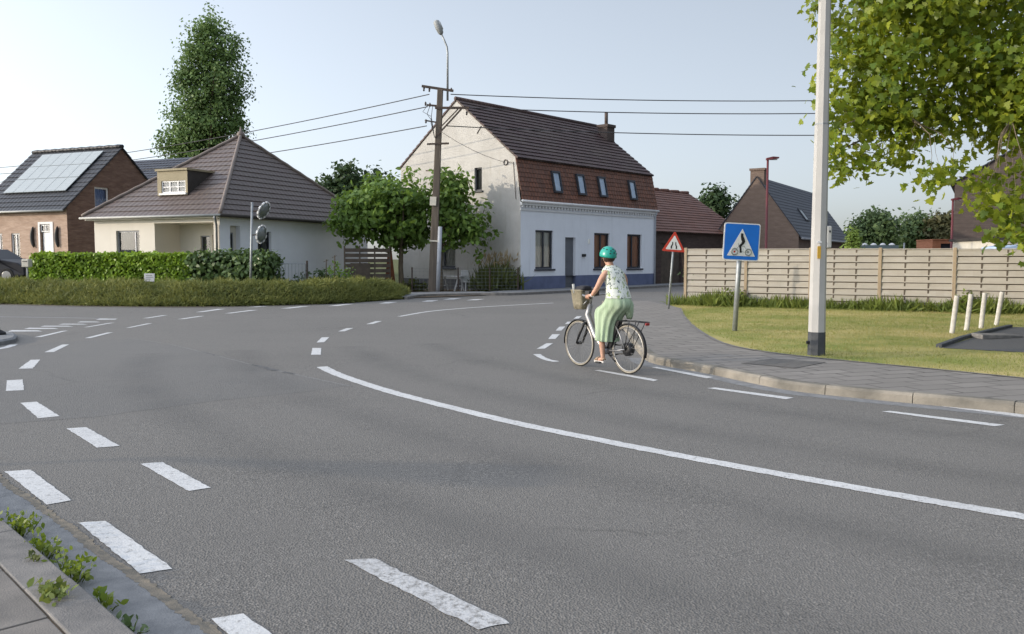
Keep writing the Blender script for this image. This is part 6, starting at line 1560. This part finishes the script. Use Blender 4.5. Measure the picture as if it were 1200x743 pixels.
BB = Vector((.47, 0, .29)); ST = Vector((.275, 0, .80)); HT0, HT1 = Vector((.915, 0, .70)), Vector((.845, 0, .95))
mb = MB(); mb.tube([HT1 + Vector((.005, 0, -.02)), HT0 + Vector((-.01, 0, .08)), HT0.lerp(BB, .4) + Vector((0, 0, -.035)), HT0.lerp(BB, .8) + Vector((0, 0, -.04)), BB], [.04, .05, .05, .048, .04], 12)
mb.tube([BB, ST], .022, 10); mb.tube([HT0 - Vector((-.01, 0, .03)), HT1], .028, 10)
for s_ in (-1, 1):
    mb.tube([BB + Vector((0, .03 * s_, 0)), (.2, .055 * s_, .31), (0, .065 * s_, WR)], .012, 8); mb.tube([ST + Vector((.03, .02 * s_, -.08)), (.12, .06 * s_, .55), (0, .065 * s_, WR)], .010, 8)
mb.build('frame', M['bike_silver'], bike, True)
mb = MB(); mb.tube([HT0 + Vector((.0, 0, .0)), HT0 + Vector((.012, 0, -.045))], .035, 10)
for s_ in (-1, 1): mb.tube([HT0 + Vector((.01, 0, -.03)), HT0 + Vector((.015, .055 * s_, -.05)), (1.03, .06 * s_, .48), (WBs, .06 * s_, WR)], [.022, .024, .020, .012], 8)
mb.build('fork', M['bike_dark'], bike, True)
mb = MB(); mb.tube([HT1, HT1 + Vector((-.02, 0, .08)), HT1 + Vector((-.02, 0, .11))], .018, 8)
for s_ in (-1, 1): mb.tube([HT1 + Vector((-.02, 0, .11)), (.815, .08 * s_, 1.07), (.79, .19 * s_, 1.09), (.70, .265 * s_, 1.085), (.60, .285 * s_, 1.075), (.50, .29 * s_, 1.06)], .012, 8)
mb.build('handlebar', M['bike_silver'], bike, True)
for s_ in (-1, 1):
    mb = MB(); mb.tube([(.60, .285 * s_, 1.075), (.48, .292 * s_, 1.057)], .018, 10); mb.build('grip', M['black_soft'], bike, True)
    mb = MB(); mb.tube([(.66, .275 * s_, 1.075), (.60, .255 * s_, 1.04), (.53, .255 * s_, 1.03)], .007, 6); mb.build('brake_lever', M['bike_silver'], bike, True)
mb = MB(); mb.box(.76, .86, -.10, .10, 1.07, 1.14); mb.build('display', M['black'], bike, False, .01)
mb = MB(); mb.tube([ST - Vector((-.02, 0, .05)), (.235, 0, .895)], .014, 8); mb.build('seat_post', M['bike_silver'], bike, True)
mb = MB()
def sad(x, w_, z, h_): return [(x, w_ * math.cos(R(45 * i)), z + h_ * math.sin(R(45 * i))) for i in range(8)]
mb.rings([sad(.06, .05, .935, .02), sad(.08, .10, .93, .035), sad(.15, .108, .925, .04), sad(.24, .055, .92, .03), sad(.33, .028, .915, .022), sad(.35, .015, .915, .012)]); mb.build('saddle', M['black_soft'], bike, True)
mb = MB(); mb.hexa([(.335, -.045, .33), (.43, -.045, .33), (.43, .045, .33), (.335, .045, .33), (.15, -.04, .74), (.235, -.04, .74), (.235, .04, .74), (.15, .04, .74)]); mb.build('battery', M['bike_dark'], bike, False, .015)
for cx_, a0_, a1_ in ((0, 20, 195), (WBs, -5, 110)):
    mb = MB(); pts = circ(cx_, WR, .365, 18, 0, a0_, a1_); rg2 = []
    for p in pts:
        d = Vector((p.x - cx_, 0, p.z - WR)).normalized(); rg2.append([p + Vector((0, .03, 0)) - d * .018, p + Vector((0, .016, 0)), p - Vector((0, .016, 0)), p - Vector((0, .03, 0)) - d * .018, p - Vector((0, .014, 0)) - d * .004, p + Vector((0, .014, 0)) - d * .004])
    mb.rings(rg2); mb.build('mudguard', M['bike_dark'], bike, True)
mb = MB()
for s_ in (-1, 1):
    mb.tube([(.17, .05 * s_, .735), (-.10, .06 * s_, .745), (-.36, .06 * s_, .745)], .007, 6); mb.tube([(-.08, .06 * s_, .745), (0, .075 * s_, WR)], .006, 6); mb.tube([(-.28, .06 * s_, .745), (-.01, .075 * s_, WR)], .006, 6)
for x in (-.36, -.2, -.05, .1): mb.tube([(x, -.06, .745), (x, .06, .745)], .006, 6)
mb.build('rack', M['bike_dark'], bike, True)
mb = MB(); mb.box(-.395, -.37, -.035, .035, .70, .74); mb.build('tail_light', M['red_glass'], bike, False, .01)
for s_ in (-1, 1):
    a_ = BB + Vector((0, .075 * s_, 0)); e = a_ + Vector((-.01 * s_, .01 * s_, -.165 * s_)); mb = MB(); mb.tube([a_, e], .011, 8); c_ = mb.build('crank', M['bike_silver'], bike, True)
    mb = MB(); mb.box(e.x - .05, e.x + .05, min(e.y, e.y + .1 * s_), max(e.y, e.y + .1 * s_), e.z - .012, e.z + .012); mb.build('pedal', M['black_soft'], c_, False, .005)
mb = MB(); mb.tube([BB + Vector((0, -.07, 0)), BB + Vector((0, .08, 0))], .06, 16); mb.build('bottom_bracket', M['bike_silver'], bike, True)
mb = MB(); cp = [Vector((0, -.055, WR + .05)), Vector((.47, -.055, .37)), Vector((.56, -.055, .29)), Vector((.47, -.055, .21)), Vector((0, -.055, WR - .05)), Vector((-.05, -.055, WR))]; mb.tube(cp, .012, 6, closed=True); mb.build('chain_guard', M['bike_dark'], bike, True)
mb = MB(); mb.tube([(.36, .07, .26), (.16, .10, .16)], .011, 6); mb.build('kickstand', M['bike_dark'], bike, True)
bk = MB()
def ring4(z, hx_, hy_, cx_, k=4):
    out = []
    for (sx, sy) in ((-1, -1), (1, -1), (1, 1), (-1, 1)):
        for j in range(k): a_ = R({(-1, -1): 180, (1, -1): 270, (1, 1): 0, (-1, 1): 90}[(sx, sy)] + 90 * j / (k - 1)); out.append((cx_ + sx * (hx_ - .04) + .04 * math.cos(a_), sy * (hy_ - .04) + .04 * math.sin(a_), z))
    return out
bk.rings([ring4(.86, .105, .085, 1.05), ring4(.95, .12, .095, 1.055), ring4(1.13, .135, .112, 1.06), ring4(1.14, .145, .12, 1.06), ring4(1.155, .135, .112, 1.06), ring4(1.12, .12, .10, 1.06), ring4(.90, .095, .078, 1.055)]); bo = bk.build('basket', M['basket'], bike, True)
mb = MB(); mb.rings([ring4(1.05, .11, .085, 1.06), ring4(1.15, .135, .11, 1.05), ring4(1.20, .10, .08, 1.0), ring4(1.215, .045, .05, 1.0)]); mb.build('bag', M['bag_inner'], bo, True)
mb = MB(); mb.tube([(1.10, .10, 1.1), (1.12, .11, 1.235)], .022, 8); mb.build('bottle', M['box_grey'], bo, True)
mb = MB(); mb.tube([(.915, -.06, .97), (.94, -.06, .93), (1.1, -.06, .85)], .008, 6); mb.tube([(.86, .06, .99), (.94, .06, .93), (1.1, .06, .85)], .008, 6); mb.build('basket_bracket', M['bike_silver'], bike, True)

person = root('person', 'cyclist in teal helmet, floral sleeveless top and long mint skirt', 'person', rc, BKZ)
# body: one continuous skinned figure
V, Ed, Rd = [], [], []
def j(p, r_, par=None):
    V.append(p); Rd.append(r_ if isinstance(r_, tuple) else (r_, r_)); i = len(V) - 1
    if par is not None: Ed.append((par, i))
    return i
pel = j((.21, 0, .985), (.135, .13)); wai = j((.245, 0, 1.12), (.10, .12), pel); che = j((.305, 0, 1.29), (.105, .13), wai); uch = j((.35, 0, 1.40), (.078, .105), che)
nk0 = j((.39, 0, 1.475), .060, uch); nk1 = j((.42, 0, 1.535), .052, nk0); hd0 = j((.455, 0, 1.60), (.07, .07), nk1); hd1 = j((.465, 0, 1.67), (.092, .08), hd0); hd2 = j((.46, 0, 1.735), (.08, .072), hd1)
for s_ in (1, -1):
    sh = j((.325 + (0 if s_ > 0 else .03), .165 * s_, 1.405), .052, uch); el1 = j((.335, .215 * s_, 1.33), .049, sh); el = j((.375, .262 * s_, 1.205), .039, el1); fo = j((.415, .275 * s_, 1.145), .038, el); wr_ = j((.475, .283 * s_, 1.085), .024, fo); pm = j((.515, .287 * s_, 1.082), .030, wr_); j((.55, .289 * s_, 1.085), .026, pm)
    hp = j((.235, .09 * s_, .955), .095, pel)
    if s_ > 0: kn1 = j((.36, .105, .76), .075, hp); kn = j((.46, .11, .585), .056, kn1); cf = j((.445, .112, .46), .052, kn); an = j((.42, .115, .225), .033, cf); he = j((.405, .117, .175), .034, an); bl_ = j((.50, .12, .155), .033, he); j((.565, .12, .148), .020, bl_)
    else: kn1 = j((.44, -.10, .90), .075, hp); kn = j((.63, -.105, .82), .056, kn1); cf = j((.58, -.108, .71), .052, kn); an = j((.435, -.112, .545), .033, cf); he = j((.42, -.115, .50), .034, an); bl_ = j((.51, -.117, .485), .033, he); j((.575, -.117, .478), .020, bl_)
me = bpy.data.meshes.new('body'); me.from_pydata(V, Ed, []); body = bpy.data.objects.new('body', me); COL.objects.link(body); body.parent = person; me.materials.append(M['skin'])
n0 = len(V)
sk = body.modifiers.new('skin', 'SKIN'); sk.use_smooth_shade = True
lay = me.skin_vertices[0].data if len(me.skin_vertices) else None
if lay is None:
    bm = bmesh.new(); bm.from_mesh(me); bm.verts.layers.skin.verify(); bm.to_mesh(me); bm.free(); lay = me.skin_vertices[0].data
for i, r_ in enumerate(Rd): lay[i].radius = r_
lay[0].use_root = True
ssf = body.modifiers.new('sub', 'SUBSURF'); ssf.levels = 2; ssf.render_levels = 2
# bake the figure to a mesh, then join fingers, nose and ears to it
dg = bpy.context.evaluated_depsgraph_get(); ev = body.evaluated_get(dg); baked = bpy.data.meshes.new_from_object(ev)
body.modifiers.clear(); body.data = baked
if not baked.materials: baked.materials.append(M['skin'])
fm = MB()
for s_ in (1, -1):
    for k, (x_, ln) in enumerate(((.565, .95), (.545, 1.05), (.525, 1.0), (.505, .85))):
        c_ = Vector((x_, .289 * s_, 1.067)); pts = [c_ + Vector((0, math.cos(R(a_)) * .027 * s_, math.sin(R(a_)) * .027)) for a_ in (100, 50, 0, -50, -100, -100 - 40 * ln)]; fm.tube(pts, [.011, .010, .0095, .009, .0085, .007], 7)
    fm.tube([Vector((.50, .272 * s_, 1.085)), Vector((.53, .258 * s_, 1.082)), Vector((.555, .258 * s_, 1.068)), Vector((.57, .268 * s_, 1.052))], [.012, .011, .010, .008], 7)
    fm.rings([[(.455 + k2 * .022 * math.cos(R(60 * q)), (.080 + y_) * s_, 1.655 + k2 * .032 * math.sin(R(60 * q))) for q in range(6)] for k2, y_ in ((.7, -.01), (1, .008), (.6, .016))])
fm.tube([Vector((.545, 0, 1.68)), Vector((.565, 0, 1.652)), Vector((.552, 0, 1.638))], [.010, .015, .010], 8)
fm.tube([Vector((.535, -.022, 1.615)), Vector((.545, 0, 1.613)), Vector((.535, .022, 1.615))], [.006, .009, .006], 6)
bm = bmesh.new(); bm.from_mesh(baked); n1 = MB()
vs = [bm.verts.new(p) for p in fm.v]
for f in fm.f:
    try: bm.faces.new([vs[i] for i in f])
    except ValueError: pass
bmesh.ops.recalc_face_normals(bm, faces=bm.faces)
for f in bm.faces: f.smooth = True
bm.to_mesh(baked); bm.free()
for s_ in (1, -1):
    mb = MB(); mb.lathe([(.002, -.012), (.010, -.007), (.012, 0), (.010, .007), (.002, .012)], 10, (.537, .030 * s_, 1.675)); mb.build('eye', M['sign_black'], person, True)
def ell(cx_, z, rx, ry, n=28, fold=0.0, nf=9, ph=0.0, tilt=0.0): return [(cx_ + (rx + fold * math.cos(nf * 2 * math.pi * i / n + ph)) * math.cos(2 * math.pi * i / n), (ry + fold * math.cos(nf * 2 * math.pi * i / n + ph)) * math.sin(2 * math.pi * i / n), z + tilt * math.cos(2 * math.pi * i / n)) for i in range(n)]
mb = MB(); mb.rings([ell(.215, 1.055, .165, .200, fold=.006, nf=7), ell(.225, 1.12, .150, .185, fold=.004, nf=6), ell(.258, 1.22, .130, .170), ell(.30, 1.31, .128, .172), ell(.335, 1.385, .132, .188), ell(.352, 1.43, .122, .182), ell(.37, 1.475, .098, .146), ell(.385, 1.51, .076, .095), ell(.392, 1.522, .066, .074)], False, False)
bl_o = mb.build('blouse', M['blouse'], person, True)
so2 = bl_o.modifiers.new('thick', 'SOLIDIFY'); so2.thickness = .006; ss2 = bl_o.modifiers.new('sub', 'SUBSURF'); ss2.levels = 1; ss2.render_levels = 2
def skr(z, x0, x1, y0, y1, fold, n=72, nf=13, zt=0.0):
    cx_, rx, cy_, ry = (x0 + x1) / 2, (x1 - x0) / 2, (y0 + y1) / 2, (y1 - y0) / 2; out = []
    for i in range(n):
        a_ = 2 * math.pi * i / n; f = 1 + fold * (math.cos(nf * a_ + 1.2 * math.sin(2 * a_)) + .6 * math.cos(5 * a_ + 1)); out.append((cx_ + rx * f * math.cos(a_), cy_ + ry * f * math.sin(a_), z + zt * math.cos(a_)))
    return out
mb = MB(); mb.rings([skr(1.10, .085, .375, -.172, .172, .0), skr(1.04, .045, .395, -.192, .192, .006), skr(.985, .015, .45, -.195, .198, .012, zt=-.01), skr(.93, .01, .55, -.19, .198, .02), skr(.885, .085, .635, -.18, .195, .025, zt=.02), skr(.80, .18, .65, -.17, .19, .04), skr(.68, .245, .605, -.16, .188, .06), skr(.56, .27, .575, -.155, .19, .085), skr(.43, .28, .565, -.15, .198, .115, zt=.01)], False, False)
skt = mb.build('skirt', M['skirt'], person, True); so3 = skt.modifiers.new('thick', 'SOLIDIFY'); so3.thickness = .004; ss3 = skt.modifiers.new('sub', 'SUBSURF'); ss3.levels = 1; ss3.render_levels = 2
# skirt cloth draped over the right side of the saddle
mb = MB(); mb.rings([[(cx_ + rx * math.cos(2 * math.pi * i / 20), cy_ + ry * math.sin(2 * math.pi * i / 20) * (1 + .12 * math.cos(5 * i)), z_ + .015 * math.sin(i * 1.9)) for i in range(20)] for z_, cx_, cy_, rx, ry in ((1.0, .13, -.06, .08, .10), (.94, .12, -.085, .09, .09), (.87, .12, -.11, .075, .065), (.80, .13, -.13, .06, .04), (.765, .14, -.135, .045, .025))]); mb.build('skirt_fold', M['skirt'], person, True)
# helmet
hc = Vector((.452, 0, 1.668)); mb = MB(); rg3 = []; n_ = 28
for a_, in [(-14,), (-6,), (4,), (16,), (30,), (45,), (60,), (75,), (86,)]:
    k_ = math.cos(R(a_)); z_ = math.sin(R(a_)) * .128; rg3.append([hc + Vector((.135 * k_ * math.cos(2 * math.pi * i / n_) , .116 * k_ * math.sin(2 * math.pi * i / n_), z_ + (.018 * math.cos(2 * math.pi * i / n_) if a_ < 10 else 0))) for i in range(n_)])
mb.rings(rg3, False, True); hl = mb.build('helmet', M['helmet'], person, True); s4 = hl.modifiers.new('thick', 'SOLIDIFY'); s4.thickness = .02
for (az, el_) in ((180, 38), (205, 26), (155, 26), (235, 36), (125, 36), (180, 12), (150, 8), (212, 6), (90, 45)):
    d = Vector((math.cos(R(az)) * math.cos(R(el_)) * .135, math.sin(R(az)) * math.cos(R(el_)) * .116, math.sin(R(el_)) * .128)); nn2 = d.normalized(); mb = MB(); ux = Z.cross(nn2).normalized(); vx = nn2.cross(ux); c_ = hc + d
    mb.rings([[c_ + ux * .013 * math.cos(R(36 * i)) + vx * .009 * math.sin(R(36 * i)) + nn2 * h_ for i in range(10)] for h_ in (-.006, .0025)]); mb.build('vent', M['black'], hl)
mb = MB(); mb.tube([hc + Vector((.02, .098 * 1, -.03)), Vector((.48, .085, 1.59)), Vector((.50, .0, 1.545)), Vector((.48, -.085, 1.59)), hc + Vector((.02, -.098, -.03))], .006, 6); mb.build('chin_strap', M['black'], hl, True)
mb = MB(); mb.rings([[(.445 + .102 * k_ * math.cos(R(90 + 180 * i / 9)), .094 * k_ * math.sin(R(90 + 180 * i / 9)), z_) for i in range(10)] + [(.445, -.04 * k_, z_), (.445, .04 * k_, z_)] for k_, z_ in ((1.0, 1.66), (1.02, 1.62), (.85, 1.585), (.55, 1.56))]); mb.build('hair', M['hair'], person, True)
for (hx0, y_, z_) in ((.375, .118, .118), (.39, -.116, .448)):
    mb = MB(); sh_ = lambda z, k_: [(hx0 + x * 1.0, y_ + w_ * k_, z) for x, w_ in ((0, -.022), (.05, -.034), (.12, -.040), (.19, -.034), (.225, -.012), (.225, .012), (.19, .034), (.12, .040), (.05, .034), (0, .022))]
    mb.rings([sh_(z_, 1.0), sh_(z_ + .028, 1.0)]); shoe = mb.build('sandal', M['sole'], person, False, .006)
    mb = MB(); mb.tube([(hx0 + .13, y_ - .04, z_ + .03), (hx0 + .125, y_ - .03, z_ + .065), (hx0 + .12, y_, z_ + .078), (hx0 + .125, y_ + .03, z_ + .065), (hx0 + .13, y_ + .04, z_ + .03)], .012, 6); mb.tube([(hx0 + .02, y_ - .035, z_ + .05), (hx0 - .005, y_, z_ + .07), (hx0 + .02, y_ + .035, z_ + .05)], .010, 6); mb.tube([(hx0 + .17, y_ - .036, z_ + .03), (hx0 + .17, y_, z_ + .062), (hx0 + .17, y_ + .036, z_ + .03)], .014, 6); mb.build('strap', M['sandal'], shoe, True)
mb = MB(); c_ = Vector((.468, .2825, 1.092)); dd_ = Vector((.06, .008, -.06)).normalized(); u_ = dd_.cross(Z).normalized(); v_ = dd_.cross(u_); mb.tube([c_ + u_ * .027 * math.cos(R(24 * i)) + v_ * .027 * math.sin(R(24 * i)) for i in range(15)], .006, 6, closed=True); mb.build('wristband', M['trim_white'], person, True)
